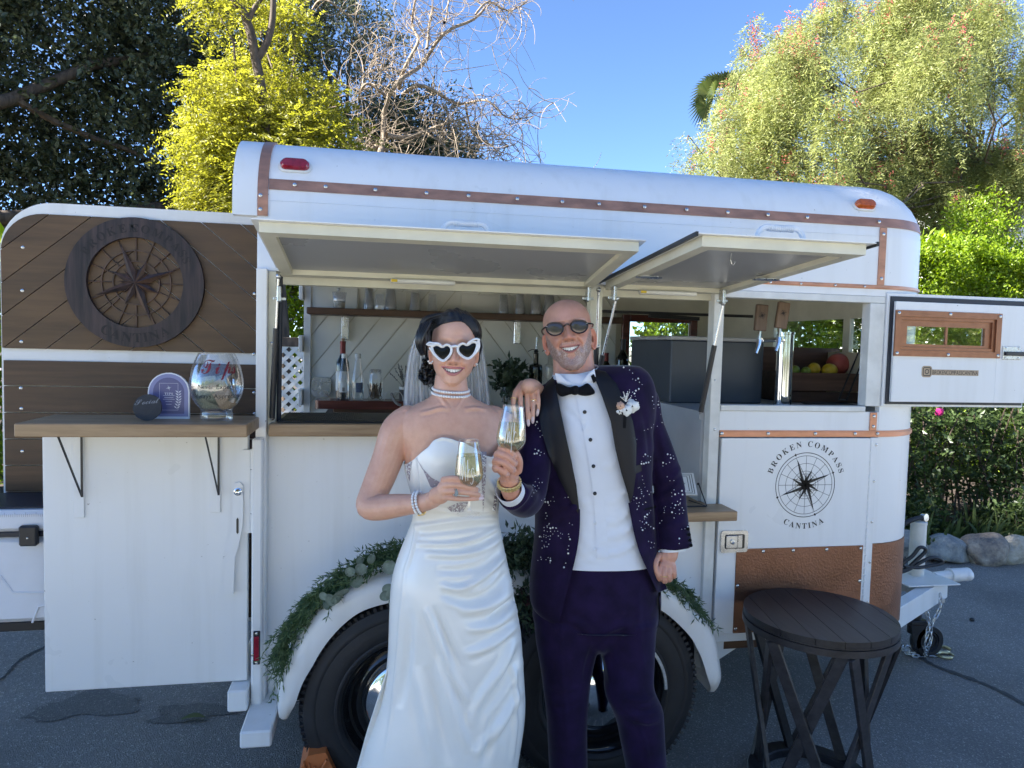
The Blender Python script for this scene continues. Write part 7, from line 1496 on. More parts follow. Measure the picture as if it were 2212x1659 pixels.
# jacket: trunk and sleeves fused, creases pressed in
b = MB()
loft_rows(b, [(790, 1296, 1378, .05, .06), (800, 1262, 1392, .075, .08), (812, 1210, 1401, .095, .09), (830, 1180, 1408, .11, .10), (860, 1162, 1411, .125, .11), (900, 1152, 1408, .132, .115), (950, 1148, 1404, .136, .12), (1000, 1149, 1402, .135, .12), (1050, 1153, 1402, .131, .115), (1100, 1157, 1406, .128, .115), (1150, 1157, 1411, .130, .118), (1200, 1152, 1416, .135, .122), (1250, 1147, 1420, .138, .126), (1290, 1146, 1421, .138, .126), (1318, 1154, 1419, .136, .124), (1341, 1178, 1414, .132, .12)], YG_, 56, 90, 2.5)
limb(b, [(1372, 838, YG_, .048), (1388, 862, YG_, .053), (1398, 905, YG_, .052), (1417, 960, YG_-.005, .0515), (1435, 1012, YG_-.012, .052), (1447, 1060, YG_-.025, .052), (1452, 1119, YG_-.045, .0525), (1457, 1170, YG_-.060, .057), (1458, 1182, YG_-.062, .058)], 22, 60, tip=False)
limb(b, [(1188, 860, YG_, .052), (1174, 885, YG_-.01, .060), (1160, 950, YG_-.045, .058), (1150, 1020, YG_-.10, .0555), (1142, 1066, YG_-.145, .054), (1136, 1080, YG_-.175, .052), (1120, 1077, YG_-.235, .0485), (1106, 1067, YG_-.275, .046)], 22, 60, tip=False)
JV, JF = voxel_union(b, 0.0065, 5)
JV = folds(JV, JF, [([(1404, 900), (1425, 980), (1440, 1040)], 7, -.004), ([(1412, 1085), (1440, 1068), (1470, 1040)], 6, .005), ([(1418, 1115), (1445, 1100), (1478, 1085)], 6, .005), ([(1425, 1050), (1455, 1030), (1474, 1000)], 6, .004), ([(1421, 1145), (1450, 1135), (1484, 1125)], 6, .003), ([(1385, 880), (1400, 940), (1403, 1000)], 6, -.005, 1), ([(1100, 1100), (1125, 1085), (1150, 1040)], 6, .004), ([(1120, 1105), (1142, 1085), (1160, 1040)], 5, -.004), ([(1165, 1110), (1200, 1100), (1240, 1085)], 6, .003), ([(1160, 1140), (1205, 1130), (1245, 1112)], 6, -.003), ([(1380, 1100), (1395, 1130), (1412, 1150)], 6, .003), ([(1375, 920), (1385, 1020), (1400, 1100)], 8, -.003)])
JB = bvh_of(JV, JF)
LAP_L = [(1195, 812), (1180, 830), (1169, 850), (1163.5, 888), (1169, 929), (1184, 978), (1206, 1030), (1226, 1070), (1249, 1109), (1251, 1100), (1245, 1048), (1234, 993), (1222, 940), (1211, 888), (1202, 843)]
LAP_R = [(1283, 797), (1308, 802), (1331, 828), (1349, 866), (1367, 910), (1375, 958), (1374, 1022), (1368, 1067), (1361, 1090), (1356, 1067), (1342, 1022), (1330, 974), (1319, 910), (1301, 858), (1286, 820)]
EDGE_L = [(1251, 1100), (1251, 1126), (1247, 1173), (1237, 1223), (1219, 1292), (1206, 1346)]; EDGE_R = [(1359, 1086), (1364, 1113), (1371, 1149), (1381, 1186), (1401, 1233), (1423, 1280)]
OPEN = [(1200, 838), (1211, 888), (1222, 940), (1234, 993), (1245, 1048), (1251, 1100), (1251, 1126), (1247, 1173), (1237, 1223), (1219, 1292), (1204, 1350), (1310, 1420), (1440, 1420), (1424, 1282), (1401, 1233), (1381, 1186), (1371, 1149), (1364, 1113), (1359, 1086), (1342, 1022), (1330, 974), (1319, 910), (1301, 858), (1284, 806), (1262, 775), (1215, 780)]
NJ = normals(JV, JF); q = proj(JV); cut = (inside(np.array(OPEN), q) | (seg_dist(q, np.array(OPEN[:11]))[0] < 7) | (seg_dist(q, np.array(OPEN[13:24]))[0] < 7)) & ((NJ*unit(CAM-JV)).sum(1) > -0.15); keep = ~cut[JF].all(1)
# hem and cuffs: drop the caps so that the cloth ends open
jk = np_mesh('jacket', JV, JF[keep], M['velvet'], groom, smooth=True)
def strip_poly(line, w0, w1, side):
    c = curve_pts(line, 24); t = np.gradient(c, axis=0); t /= np.linalg.norm(t, axis=1)[:, None]; nn = np.stack([-t[:, 1], t[:, 0]], 1)*side; ww = np.linspace(w0, w1, 24)[:, None]; return np.vstack([c-nn*2.0, (c+nn*ww)[::-1]])
for ln, sd in ((EDGE_L, 1), (EDGE_R, -1)):
    decal(strip_poly(ln, 20, 20, sd), JB, lambda p2, d, ln=ln: 0.0075-0.009*np.clip(seg_dist(p2, np.array(ln))[0]/20, 0, 1), 0.006, 'jacket_facing', M['velvet'], groom, 4)
def lapoff(inner):
    return lambda p2, d: 0.010+0.003*np.clip(d/6, 0, 1)
decal(LAP_L, JB, lapoff(0), 0.006, 'lapel', M['lapel'], groom, 5); decal(LAP_R, JB, lapoff(0), 0.006, 'lapel', M['lapel'], groom, 5)
decal([(1366, 1012+(-4)), (1385, 1003), (1387, 1017), (1368, 1026)], JB, 0.004, 0.003, 'breast_pocket', M['lapel'], groom, 4)
decal([(1392, 1099), (1417, 1092), (1418, 1096), (1393, 1103)], JB, 0.003, 0.002, 'pocket_welt', M['tie'], groom, 4)
h, nn = cast(JB, 1240, 1096); bt_ = MB().lathe([(0.011, -0.003), (0.011, 0.002), (0.008, 0.004), (0, 0.005)], h+unit(CAM-h)*0.012, unit(CAM-h), 16).build('jacket_button', M['velvet'], groom)
for px, py in ((1487, 1143), (1489, 1155), (1491, 1167), (1493, 1178)):
    h, nn = cast(JB, px-6, py); MB().ball(h+nn*0.004+np.array([0.006, 0, 0]), 0.006, 8, 6).build('cuff_button', M['tie'], groom)
# shirt
b = MB(); loft_rows(b, [(806, 1198, 1290, .07, .07), (815, 1194, 1330, .088, .075), (840, 1188, 1360, .102, .085), (900, 1176, 1372, .115, .09), (1000, 1170, 1380, .120, .10), (1100, 1172, 1396, .116, .10), (1200, 1168, 1405, .119, .10), (1210, 1166, 1407, .119, .10)], YG_, 60, 110, 2.5)
SV = np.array(b.v); SF = np.array([f for f in b.f if len(f) == 4])
SV = folds(SV, SF, [([(1255, 1150), (1275, 1180), (1300, 1205)], 6, 0.0066), ([(1250, 1175), (1268, 1200), (1290, 1222)], 5, 0.0066), ([(1375, 1080), (1340, 1120), (1312, 1140)], 6, 0.0099), ([(1378, 1120), (1340, 1155), (1310, 1170)], 6, 0.0099), ([(1380, 1165), (1345, 1190), (1312, 1205)], 6, 0.0088), ([(1372, 1040), (1335, 1075), (1308, 1095)], 6, 0.0066), ([(1350, 960), (1325, 1000), (1302, 1020)], 6, 0.0066), ([(1225, 900), (1240, 960), (1262, 1000)], 6, 0.0066), ([(1220, 880), (1250, 910), (1270, 950)], 6, -0.0066), ([(1245, 1060), (1262, 1090), (1280, 1110)], 5, 0.0066), ([(1300, 880), (1310, 930), (1318, 980)], 6, 0.0055), ([(1330, 1040), (1352, 1060), (1375, 1065)], 5, 0.0044)])
np_mesh('shirt', SV, SF, M['shirt'], groom, smooth=True); SB = bvh_of(SV, SF)
PLK = [(1244, 850), (1266, 846), (1277, 900), (1290, 960), (1298, 1020), (1305, 1080), (1311, 1150), (1314, 1207), (1290, 1207), (1287, 1150), (1283, 1080), (1274, 1010), (1263, 950), (1253, 895)]
decal(PLK, SB, 0.004, 0.004, 'shirt_placket', M['shirt'], groom, 5)
for i, (px, py) in enumerate(((1263, 890), (1275.5, 950), (1282, 1007), (1285, 1066), (1286, 1130), (1286, 1187))):
    h, nn = cast(SB, px, py); v = unit(CAM-h); o = MB().lathe([(0.0062 if i < 4 else 0.005, 0), (0.0062 if i < 4 else 0.005, 0.0018), (0.0042, 0.003), (0, 0.0032)], h+v*0.005, v, 14).build('shirt_stud' if i < 4 else 'shirt_button', M['black'] if i < 4 else M['pearl'], groom)
# collar and bow tie
nd = float((hm.o-CAM)@CM[2])
b = MB(); n = 40
for j, (py0, rx, ry, s) in enumerate(((836, 45, .062, 0), (800, 46, .064, 0), (798, 47.5, .0665, 0), (838, 47, .065, 0))):
    for k in range(n):
        a = 2*math.pi*k/n; c = P(1243+rx*math.cos(a), py0-10*math.cos(a)*0.9-(8 if math.sin(a) > 0 else -6)*abs(math.sin(a))*(1 if j in (1, 2) else 0.5), YG_+0.005); b.v.append(tuple(c+np.array([0, ry*math.sin(a)*1.05, 0])))
for j in range(3):
    for k in range(n): b.f.append((j*n+k, j*n+(k+1) % n, (j+1)*n+(k+1) % n, (j+1)*n+k)); b.m.append(0)
b.build('shirt_collar', M['shirt'], groom, 50)
cd = float((P(1243, 835, YG_-0.098)-CAM)@CM[2])
decal([(1199, 806), (1203, 826), (1216, 832), (1243, 839), (1236, 828), (1220, 819), (1208, 808)], None, 0, 0.003, 'collar_wing', M['shirt'], groom, 4, depth=cd+0.012, bulge=0.004, bw=5); decal([(1243, 839), (1262, 832), (1288, 822), (1284, 796), (1272, 806), (1258, 822), (1250, 830)], None, 0, 0.003, 'collar_wing', M['shirt'], groom, 4, depth=cd+0.010, bulge=0.004, bw=5)
decal([(1276, 812), (1283, 808), (1289, 822), (1282, 828)], None, 0, 0.003, 'tie_band', M['tie'], groom, 4, depth=cd+0.002)
for pg in ([(1200, 829), (1203, 848), (1211, 856), (1232, 852), (1242, 848), (1241, 838), (1228, 836), (1212, 829)], [(1243, 838), (1245, 849), (1260, 855), (1278, 853), (1285, 849), (1280, 838), (1268, 828), (1258, 833)]): decal(smooth_poly(pg, 40), None, 0, 0.006, 'bow_tie_wing', M['tie'], groom, 4, depth=cd-0.006, bulge=0.012, bw=9)
decal(smooth_poly([(1233, 836), (1248, 834), (1250, 850), (1236, 852)], 24), None, 0, 0.006, 'bow_tie_knot', M['tie'], groom, 4, depth=cd-0.014, bulge=0.010, bw=7)
# trousers
b = MB(); loft_rows(b, [(1200, 1180, 1404, .112, .10), (1225, 1170, 1410, .116, .105), (1270, 1158, 1416, .122, .125), (1320, 1153, 1417, .122, .135), (1360, 1162, 1409, .108, .12), (1385, 1200, 1375, .085, .10), (1400, 1240, 1340, .05, .06)], YG_, 48, 40, 2.4)
loft_rows(b, [(1330, 1156, 1288, .105, .115), (1380, 1158, 1289, .10, .11), (1440, 1168, 1277, .092, .10, -.01), (1500, 1176, 1270, .082, .088, -.025), (1540, 1181, 1267, .078, .085, -.03), (1600, 1185, 1266, .075, .085, -.02), (1660, 1188, 1267, .075, .085), (1760, 1196, 1268, .07, .08, .02), (1900, 1204, 1270, .066, .075, .04), (1985, 1208, 1272, .066, .08, .05)], YG_-0.01, 32, 80, 2.1)
loft_rows(b, [(1330, 1284, 1415, .105, .115), (1380, 1292, 1411, .10, .11), (1440, 1306, 1408, .095, .10, -.02), (1475, 1308, 1408, .092, .095, -.04), (1500, 1309, 1416, .092, .09, -.05), (1520, 1316, 1426, .09, .09, -.055), (1545, 1328, 1430, .085, .088, -.055), (1600, 1342, 1433, .078, .085, -.05), (1660, 1354, 1437, .075, .085, -.04), (1760, 1364, 1440, .07, .08, -.02), (1900, 1374, 1444, .066, .075, 0), (1985, 1378, 1446, .066, .08, .0)], YG_-0.02, 32, 80, 2.1)
TV, TF = voxel_union(b, 0.007, 9)
TV = folds(TV, TF, [([(1285, 1375), (1255, 1350), (1220, 1335)], 8, .006), ([(1290, 1375), (1330, 1355), (1380, 1345)], 8, .006), ([(1285, 1390), (1270, 1430), (1262, 1480)], 7, -.005), ([(1296, 1390), (1312, 1430), (1320, 1480)], 7, .005), ([(1416, 1500), (1390, 1512), (1345, 1505)], 6, .007), ([(1426, 1525), (1395, 1535), (1350, 1530)], 6, -.007), ([(1425, 1555), (1395, 1560), (1365, 1550)], 7, .006), ([(1380, 1250), (1385, 1400), (1395, 1470)], 5, .003, 1), ([(1215, 1260), (1212, 1400), (1222, 1550), (1226, 1650)], 4, .003, 1), ([(1375, 1560), (1392, 1600), (1400, 1655)], 5, .004), ([(1185, 1480), (1215, 1490), (1255, 1480)], 7, .004), ([(1185, 1520), (1220, 1530), (1258, 1515)], 7, -.004)])
np_mesh('trousers', TV, TF, M['velvet'], groom, smooth=True); TB = bvh_of(TV, TF)
decal([(1160, 1200), (1290, 1207), (1412, 1197), (1414, 1226), (1290, 1234), (1160, 1228)], TB, 0.006, 0.004, 'waistband', M['lapel'], groom, 6)
for px, yy in ((1245, .03), (1412, -.03)):
    c = P(px, 1900, YG_+yy); c[2] = 0.0; b = MB(); b.ball((c[0], c[1]-0.06, 0.045), (0.048, 0.15, 0.055), 14, 8); b.box(c[0]-0.045, c[0]+0.045, c[1]-0.19, c[1]+0.09, 0.0, 0.018, 0.008); b.build('shoe', M['rim'], groom)
# shirt cuffs, bracelet, ring
def band(pts, n=40, sides=20):
    A = np.array([(*P(*p[:3]), p[3]) for p in pts]); return A
b = MB(); A = band(((1106, 1066, YG_-.272, .042), (1098, 1055, YG_-.305, .040))); d = unit(A[1, :3]-A[0, :3]); b.lathe([(.036, -.01), (.0375, .038), (.0395, .040), (.0405, .036), (.0405, -.01), (.036, -.01)], A[0, :3], d, 32); b.build('shirt_cuff', M['shirt'], groom, 40); CUFD = d; CUF = A[0, :3]
b = MB(); A0 = P(1452, 1178, YG_-.060); b.lathe([(.042, -.03), (.040, .016), (.043, .018), (.045, .014), (.046, -.03), (.042, -.03)], A0, unit(P(1456, 1215, YG_-.07)-A0), 32); b.build('shirt_cuff', M['shirt'], groom, 40)
# body: hands on wrists that run up inside the sleeves to one trunk
b = MB()
loft_rows(b, [(755, 1196, 1280, .052, .062, .015), (785, 1196, 1282, .054, .066, .01), (810, 1196, 1288, .057, .068), (835, 1190, 1300, .07, .07), (900, 1190, 1370, .09, .08), (1100, 1200, 1370, .09, .08), (1300, 1190, 1380, .09, .09)], YG_, 40, 50, 2.1)
limb(b, [(1360, 870, YG_, .035), (1404, 920, YG_, .035), (1442, 1020, YG_-.015, .03), (1450, 1100, YG_-.04, .03), (1448, 1185, YG_-.062, .029), (1444, 1200, YG_-.066, .031)], 14, 40)
limb(b, [(1195, 880, YG_, .035), (1165, 950, YG_-.05, .035), (1145, 1060, YG_-.15, .032), (1120, 1072, YG_-.235, .029), (1101, 1050, YG_-.315, .0275), (1100, 1030, YG_-.328, .0275)], 14, 50)
GY2 = YG_-0.345
for q, r in (((1100, 1008, GY2+.012), (.034, .017, .040)), ((1114, 1004, GY2+.004), (.017, .018, .034)), ((1084, 1000, GY2+.006), (.018, .018, .036)), ((1101, 1030, GY2+.016), (.027, .020, .022))): b.ball(P(*q), r, 16, 12)
tips_m = [finger(b, pt, r, r*0.86) for pt, r in ((((1083, 975, GY2+.002), (1084, 966, GY2-.016), (1094, 967, GY2-.034), (1105, 980, GY2-.034), (1109, 986, GY2-.030)), .0108), (((1075, 988, GY2+.002), (1076, 980, GY2-.020), (1089, 983, GY2-.038), (1106, 997, GY2-.036), (1112, 1002, GY2-.030)), .0112), (((1071, 1001, GY2+.002), (1072, 995, GY2-.020), (1085, 998, GY2-.038), (1103, 1011, GY2-.036), (1109, 1016, GY2-.030)), .0108), (((1071, 1014, GY2+.004), (1070, 1009, GY2-.014), (1079, 1012, GY2-.028), (1091, 1020, GY2-.030), (1096, 1024, GY2-.026)), .0098))]
finger(b, ((1119, 1016, GY2), (1121, 998, GY2-.012), (1115, 980, GY2-.022), (1109, 970, GY2-.022)), .0125, .0095)
for q, r in (((1441, 1206, YG_-.070), (.030, .020, .028)), ((1440, 1222, YG_-.078), (.033, .021, .026))): b.ball(P(*q), r, 16, 12)
for pt, r in ((((1426, 1226, YG_-.088), (1423, 1240, YG_-.098), (1425, 1250, YG_-.085), (1430, 1246, YG_-.06)), .0105), (((1436, 1229, YG_-.092), (1434, 1245, YG_-.102), (1436, 1255, YG_-.085), (1440, 1248, YG_-.06)), .0108), (((1446, 1228, YG_-.090), (1445, 1243, YG_-.100), (1446, 1252, YG_-.083), (1449, 1246, YG_-.06)), .0105), (((1455, 1224, YG_-.086), (1456, 1237, YG_-.094), (1456, 1245, YG_-.080), (1457, 1240, YG_-.06)), .0095)): finger(b, pt, r, r*0.9)
finger(b, ((1424, 1200, YG_-.076), (1416, 1215, YG_-.090), (1416, 1230, YG_-.096), (1420, 1240, YG_-.094)), .0115, .0095)
GV, GF = voxel_union(b, 0.0020, 2)
GV = folds(GV, GF, [(c_, 1.4, -.0022, 1) for c_ in ([(1077, 976), (1092, 975), (1112, 993)], [(1073, 990), (1088, 991), (1111, 1009)], [(1071, 1005), (1083, 1006), (1102, 1020)], [(1431, 1222), (1430, 1240), (1430, 1254)], [(1441, 1222), (1441, 1240), (1441, 1255)], [(1451, 1220), (1451, 1236), (1451, 1250)])])
e1 = hm.ear(-1, .0755, .098, .004, 0.2, 1.18); e2 = hm.ear(1, .0770, .094, .004, 0.2, 1.18)
gc = np.tile(np.array(SKM), (len(GV), 1)); HV = hm.world(hm.V)
V, F, C = join([(HV, hm.F, hm.C), (GV, GF, gc), (hm.world(e1[0]), e1[1], np.array(SKM)*np.array([1.05, .88, .85])), (hm.world(e2[0]), e2[1], np.array(SKM)*np.array([1.05, .88, .85]))])
o = np_mesh('body', V, F, M['skin_m'], groom, smooth=True); set_col(o.data, C)
hm.teeth(M['tooth'], groom)
nails = []
for c in tips_m: nails.append(c[-1]+unit(CAM-c[-1])*0.0088)
b = MB()
for p_ in nails: b.ball(p_, (0.0056, 0.0028, 0.0066), 10, 6)
o = b.build('finger_nails', pm('nail_natural', (0.52, 0.30, 0.25), 0.25, var=0.03), groom); o['kind'] = 'stuff'
# gold bracelet and rings
b = MB(); c0 = P(1100, 1043, YG_-.322); ax = unit(P(1100, 1030, YG_-.33)-P(1102, 1052, YG_-.312)); x = unit(np.cross(ax, [0, 1, 0])); y = np.cross(ax, x)
for k in range(22):
    a = 2*math.pi*k/22; d = math.cos(a)*x+math.sin(a)*y; p_ = c0+d*0.0315; b.box(-0.0047, 0.0047, -0.0025, 0.0025, -0.0075, 0.0075, 0.0015, c=p_, rot=np.stack([np.cross(ax, d), d, ax], 1)); b.ball(p_+d*0.002+ax*0.004, 0.0025, 6, 4); b.ball(p_+d*0.002-ax*0.004, 0.0025, 6, 4)
b.build('gold_bracelet', M['gold'], groom)
q = P(1434, 1246, YG_-.100); MB().ring(q, 0.0118, 0.0016, unit(P(1434, 1229, YG_-.092)-q), 20, 6).build('gold_ring', M['gold'], groom)
# beads scattered over the velvet in little constellations
rg = np.random.default_rng(77); pts, rs = [], []
def zb(x, y): return ((1200+x/2.37)*0.8848, (700+y/2.37)*0.8848)
CL = [(740, 465, 3), (780, 485, 3), (820, 475, 3), (835, 530, 6), (825, 600, 5), (860, 640, 4), (870, 700, 3), (870, 850, 6), (865, 890, 5), (890, 975, 6), (880, 1020, 6), (870, 1090, 5), (850, 1150, 6), (845, 1190, 5), (895, 1205, 4), (850, 1275, 7), (860, 1320, 6), (915, 1310, 7), (860, 1380, 4), (910, 1400, 6), (945, 1430, 5), (900, 1475, 6), (945, 630, 5), (985, 670, 4), (1015, 750, 5), (1030, 800, 6), (1060, 900, 5), (1095, 990, 4), (1035, 1020, 6), (1050, 1045, 5), (1025, 1085, 4), (1075, 1170, 3), (1040, 1245, 7), (1075, 1265, 6), (1110, 1220, 3), (1060, 1310, 6), (1100, 1335, 6), (1000, 1330, 5), (1095, 1400, 5), (1110, 1450, 3), (250, 790, 3), (262, 840, 4), (275, 890, 5), (258, 960, 5), (280, 985, 4), (285, 1100, 5), (310, 1130, 6), (300, 1180, 5), (345, 1225, 6), (355, 1260, 5), (430, 1250, 5), (320, 1335, 4), (330, 1370, 5), (375, 1390, 6), (350, 1430, 7), (405, 1425, 8), (445, 1390, 6), (480, 1390, 5), (290, 1455, 6), (300, 1475, 6), (345, 1485, 5), (465, 1490, 4), (460, 1530, 4), (315, 1570, 4), (360, 1600, 6), (240, 1620, 4), (450, 1590, 3), (980, 1400, 3)]
for x, y, n in CL:
    a = rg.random()*6.28; stp = 17+12*rg.random(); cx, cy = x, y
    for k in range(max(2, n-1)):
        cx += stp*math.cos(a)*0.8; cy += stp*math.sin(a)*0.9+3; a += rg.normal()*1.3; px, py = zb(cx-8, cy-14)
        if inside(np.array(OPEN), np.array([[px, py]]))[0] or inside(np.array(LAP_L), np.array([[px, py]]))[0] or inside(np.array(LAP_R), np.array([[px, py]]))[0]: continue
        h, nn = cast(JB, px, py)
        if h is None: continue
        r = (0.0031 if rg.random() < 0.16 else 0.0017 if rg.random() < 0.45 else 0.00125); pts.append(h+nn*r*0.5); rs.append(r)
beads(pts, rs, 'pearl_beads', M['pearl'], groom)
# sunglasses: round tinted lenses in a dark frame
sg = thing('sunglasses', 'round dark framed sunglasses with brown mirror lenses on the bald man', 'sunglasses', hm.world((0, -0.12, 0.143)), 'sunglasses')
ld = float((hm.world((0, -0.105, 0.143))-CAM)@CM[2]); fr = MB()
for cx, cy in ((1198.7, 709.5), (1251, 704.5)):
    lo = [(cx+18.6*math.cos(t)*(1-0.06*max(0, -math.sin(t)*-1)), cy+15.2*math.sin(t)+(2.6*math.sin(t)**4 if math.sin(t) < 0 else 0)) for t in np.linspace(0, 2*math.pi, 40)[:-1]]
    decal(lo, None, 0, 0.0012, 'lens', M['mirror_lens'], sg, 3, depth=ld, bulge=0.0022, bw=16)
    ring3 = [PD(x, y, ld-0.0015) for x, y in lo]; fr.tube(ring3+ring3[:1], 0.0023, 8, cap=False)
fr.tube(curve_pts([PD(1217, 706, ld-.002), PD(1225, 700.5, ld-.006), PD(1233, 704, ld-.002)], 10), 0.0028, 8)
for a, c_, e in (((1181, 706), (1175.5, 709), (-0.0815, -0.02, 0.132)), ((1269, 699), (1275.5, 699), (0.0815, -0.02, 0.134))):
    fr.tube(curve_pts([PD(*a, ld-.001), PD(*c_, ld+0.012), hm.world(e)], 12), 0.0030, 8)
fr.build('frame', M['tortoise'], sg)
b = MB()
for px, py in ((1181, 705), (1268, 698.5)): b.ball(PD(px, py, ld-0.0035), (0.0032, 0.0016, 0.0014), 8, 5)
b.build('hinge_pin', M['steel'], sg)
h = hm.world((-.083, 0.0, .078)); MB().ball(h-hm.R[1]*0.012+np.array([-.002, -.006, .0]), 0.0026, 8, 6).build('ear_stud', M['steel'], groom)
# flower on the lapel
bo = thing('boutonniere', 'peach rose and white orchid boutonniere pinned to the black lapel', 'flower', cast(JB, 1355, 880)[0], None)
def petals(px, py, n, r0, dr, sz, name, mat, seed, tilt=0.5, off=0.02):
    rg = np.random.default_rng(seed); h, nn = cast(JB, px, py); v = unit(CAM-h); u = unit(np.cross(v, [0, 0, 1.0])); w = np.cross(u, v); b = MB(); c = h+v*off
    for k in range(n):
        a = 2.4*k+rg.normal()*0.2; rr = r0+dr*k; d = math.cos(a)*u+math.sin(a)*w; nn_ = unit(v*(1-tilt*k/n)+d*tilt*k/n*1.2); s = unit(np.cross(nn_, d)); e = np.cross(s, nn_); L = sz*(0.7+0.5*k/n); base = c+d*rr*0.35-v*0.010*(k/n)
        V = []
        for i in range(4):
            f = i/3
            for j in range(5): g_ = j/4*2-1; V.append(base+e*L*f+s*L*0.55*g_*math.sin(math.pi*(0.25+0.6*f))+nn_*(0.004*(1-g_*g_)-0.006*f*f+0.002*rg.normal()*f))
        b.add(V, [(i*5+j, (i+1)*5+j, (i+1)*5+j+1, i*5+j+1) for i in range(3) for j in range(4)])
    return b.build(name, mat, bo, 60)
petals(1340, 877, 15, .002, .0009, .017, 'rose', pm('peach_petal', (0.62, 0.38, 0.26), 0.6, var=0.12), 1, 0.7, .024); pw = pm('white_petal', (0.76, 0.76, 0.72), 0.5, var=0.05)
petals(1353, 886, 5, .004, .001, .022, 'orchid', pw, 2, 0.5, .026); petals(1366, 877, 5, .003, .001, .026, 'orchid', pw, 3, 0.5, .022); petals(1338, 889, 4, .002, .001, .014, 'rose', M['satin'], 4, 0.6, .02)
rg = np.random.default_rng(5); b = MB(); h, nn = cast(JB, 1352, 868); v = unit(CAM-h)
for k in range(16):
    e = h+v*0.02+np.array([rg.normal()*0.012+0.002, 0, 0.012+abs(rg.normal())*0.012]); b.tube([h+v*0.015, e], 0.0006, 4); b.ball(e, 0.0016, 6, 4)
b.build('filler_sprig', pw, bo); decal([(1336+11, 895), (1354, 895), (1352, 925), (1346, 925)], JB, .014, .004, 'stem_wrap', M['tie'], bo, 4)
# ------------------------------------------------------------------ the bride, once he is there to lean on
SHF = []
for pts, r0, r1 in ((((1114, 846), (1110, 860), (1109, 878), (1112, 893)), .0085, .0070), (((1125, 843), (1124, 862), (1125, 884), (1127, 902)), .0090, .0070), (((1138, 842), (1139, 864), (1140, 890), (1141, 910)), .0092, .0070), (((1150, 843), (1151.5, 864), (1151.5, 888), (1151, 904)), .0090, .0068), (((1160.5, 846), (1162.5, 862), (1163, 876), (1161.5, 888)), .0080, .0062)):
    yy = []
    for k, (x, y) in enumerate(pts):
        h, nn = cast(JB, max(x, 1166), max(y, 872)); base = h[1] if h is not None else YG_-.1
        yy.append((x, y, base-0.016-0.012*math.sin(math.pi*k/3)-(0.006 if k else 0)))
    SHF.append(finger(BW, yy, r0, r1)); KY = yy[0][2]
for c, wx in zip(SHF, (1129, 1134, 1139, 1144, 1149)): BW.tube(curve_pts([c[1], (c[0]+P(wx, 830, KY+.03))/2+np.array([0, -.003, .003]), P(wx, 828, KY+.045)], 8), np.linspace(.0095, .0105, 8), 12)
BW.ball(P(1138, 843, KY+.012), (.033, .010, .018), 16, 12)
BW.tube(curve_pts([P(1141, 830, KY+.035), P(1145, 834, KY+.08), P(1158, 846, YA+.17)], 16), np.linspace(.017, .025, 16), 14)
WV, WF = voxel_union(BW, 0.0021, 2)
def SHD(pts, w, h): return (pts, w, h)
WV = folds(WV, WF, [([(905, 893), (930, 888), (955, 882), (974, 886)], 4.5, .0042), ([(1052, 886), (1025, 882), (1000, 886)], 4.5, .0042), ([(948, 850), (962, 872), (974, 884)], 4, .0034), ([(1003, 852), (992, 872), (984, 884)], 4, .0032), ([(886, 975), (884, 995), (888, 1010)], 4, -.004), ([(1000, 985), (1010, 1000)], 8, -.002), ([(960, 960), (1000, 985), (1030, 985)], 10, .002),
                     ([(968, 1043), (990, 1042), (1012, 1046)], 1.3, -.0012, 1), ([(968, 1055.5), (990, 1056), (1016, 1060)], 1.3, -.0012, 1), ([(968, 1068), (990, 1069.5), (1016, 1072)], 1.3, -.0018, 1), ([(1119, 842), (1118, 862), (1119, 885)], 1.3, -.0018, 1), ([(1131, 841), (1132, 864), (1134, 895)], 1.3, -.0020, 1), ([(1144, 841), (1145, 864), (1146, 895)], 1.3, -.0020, 1), ([(1156, 843), (1157, 864), (1157, 885)], 1.3, -.0018, 1)])
wc_ = np.tile(np.array(SKW), (len(WV), 1)); qb = proj(WV)
HVw = hw.world(hw.V); eL = hw.ear(-1, .0640, .092, .010, 0.1, 0.98); eR = hw.ear(1, .0640, .092, .010, 0.1, 0.98)
V, F, C = join([(HVw, hw.F, hw.C), (WV, WF, wc_), (hw.world(eL[0]), eL[1], SKW), (hw.world(eR[0]), eR[1], SKW)])
o = np_mesh('body', V, F, M['skin_w'], bride, smooth=True); set_col(o.data, C); hw.teeth(M['tooth'], bride)
WB = bvh_of(WV, WF)
M['nail'] = pm('pale_pink_nail', (0.66, 0.52, 0.52), 0.12, var=0.05, coat=0.5)
def nail(c, t_dir, k=1.0):
    d = unit(t_dir); v = unit(CAM-c); s = unit(np.cross(v, d)); v2 = np.cross(d, s); b = MB(); b.ball(c, (0.0055*k, 0.0032*k, 0.0125*k), 10, 7, rot=np.stack([s, v2, d], 1)); return b.build('finger_nail', M['nail'], bride)
for c in tips_w: nail(c[-1]+unit(CAM-c[-1])*0.0035+unit(c[-1]-c[-3])*0.008, c[-1]-c[-3])
for c in SHF: nail(c[-1]+unit(CAM-c[-1])*0.006+unit(c[-1]-c[-3])*0.005, c[-1]-c[-3])
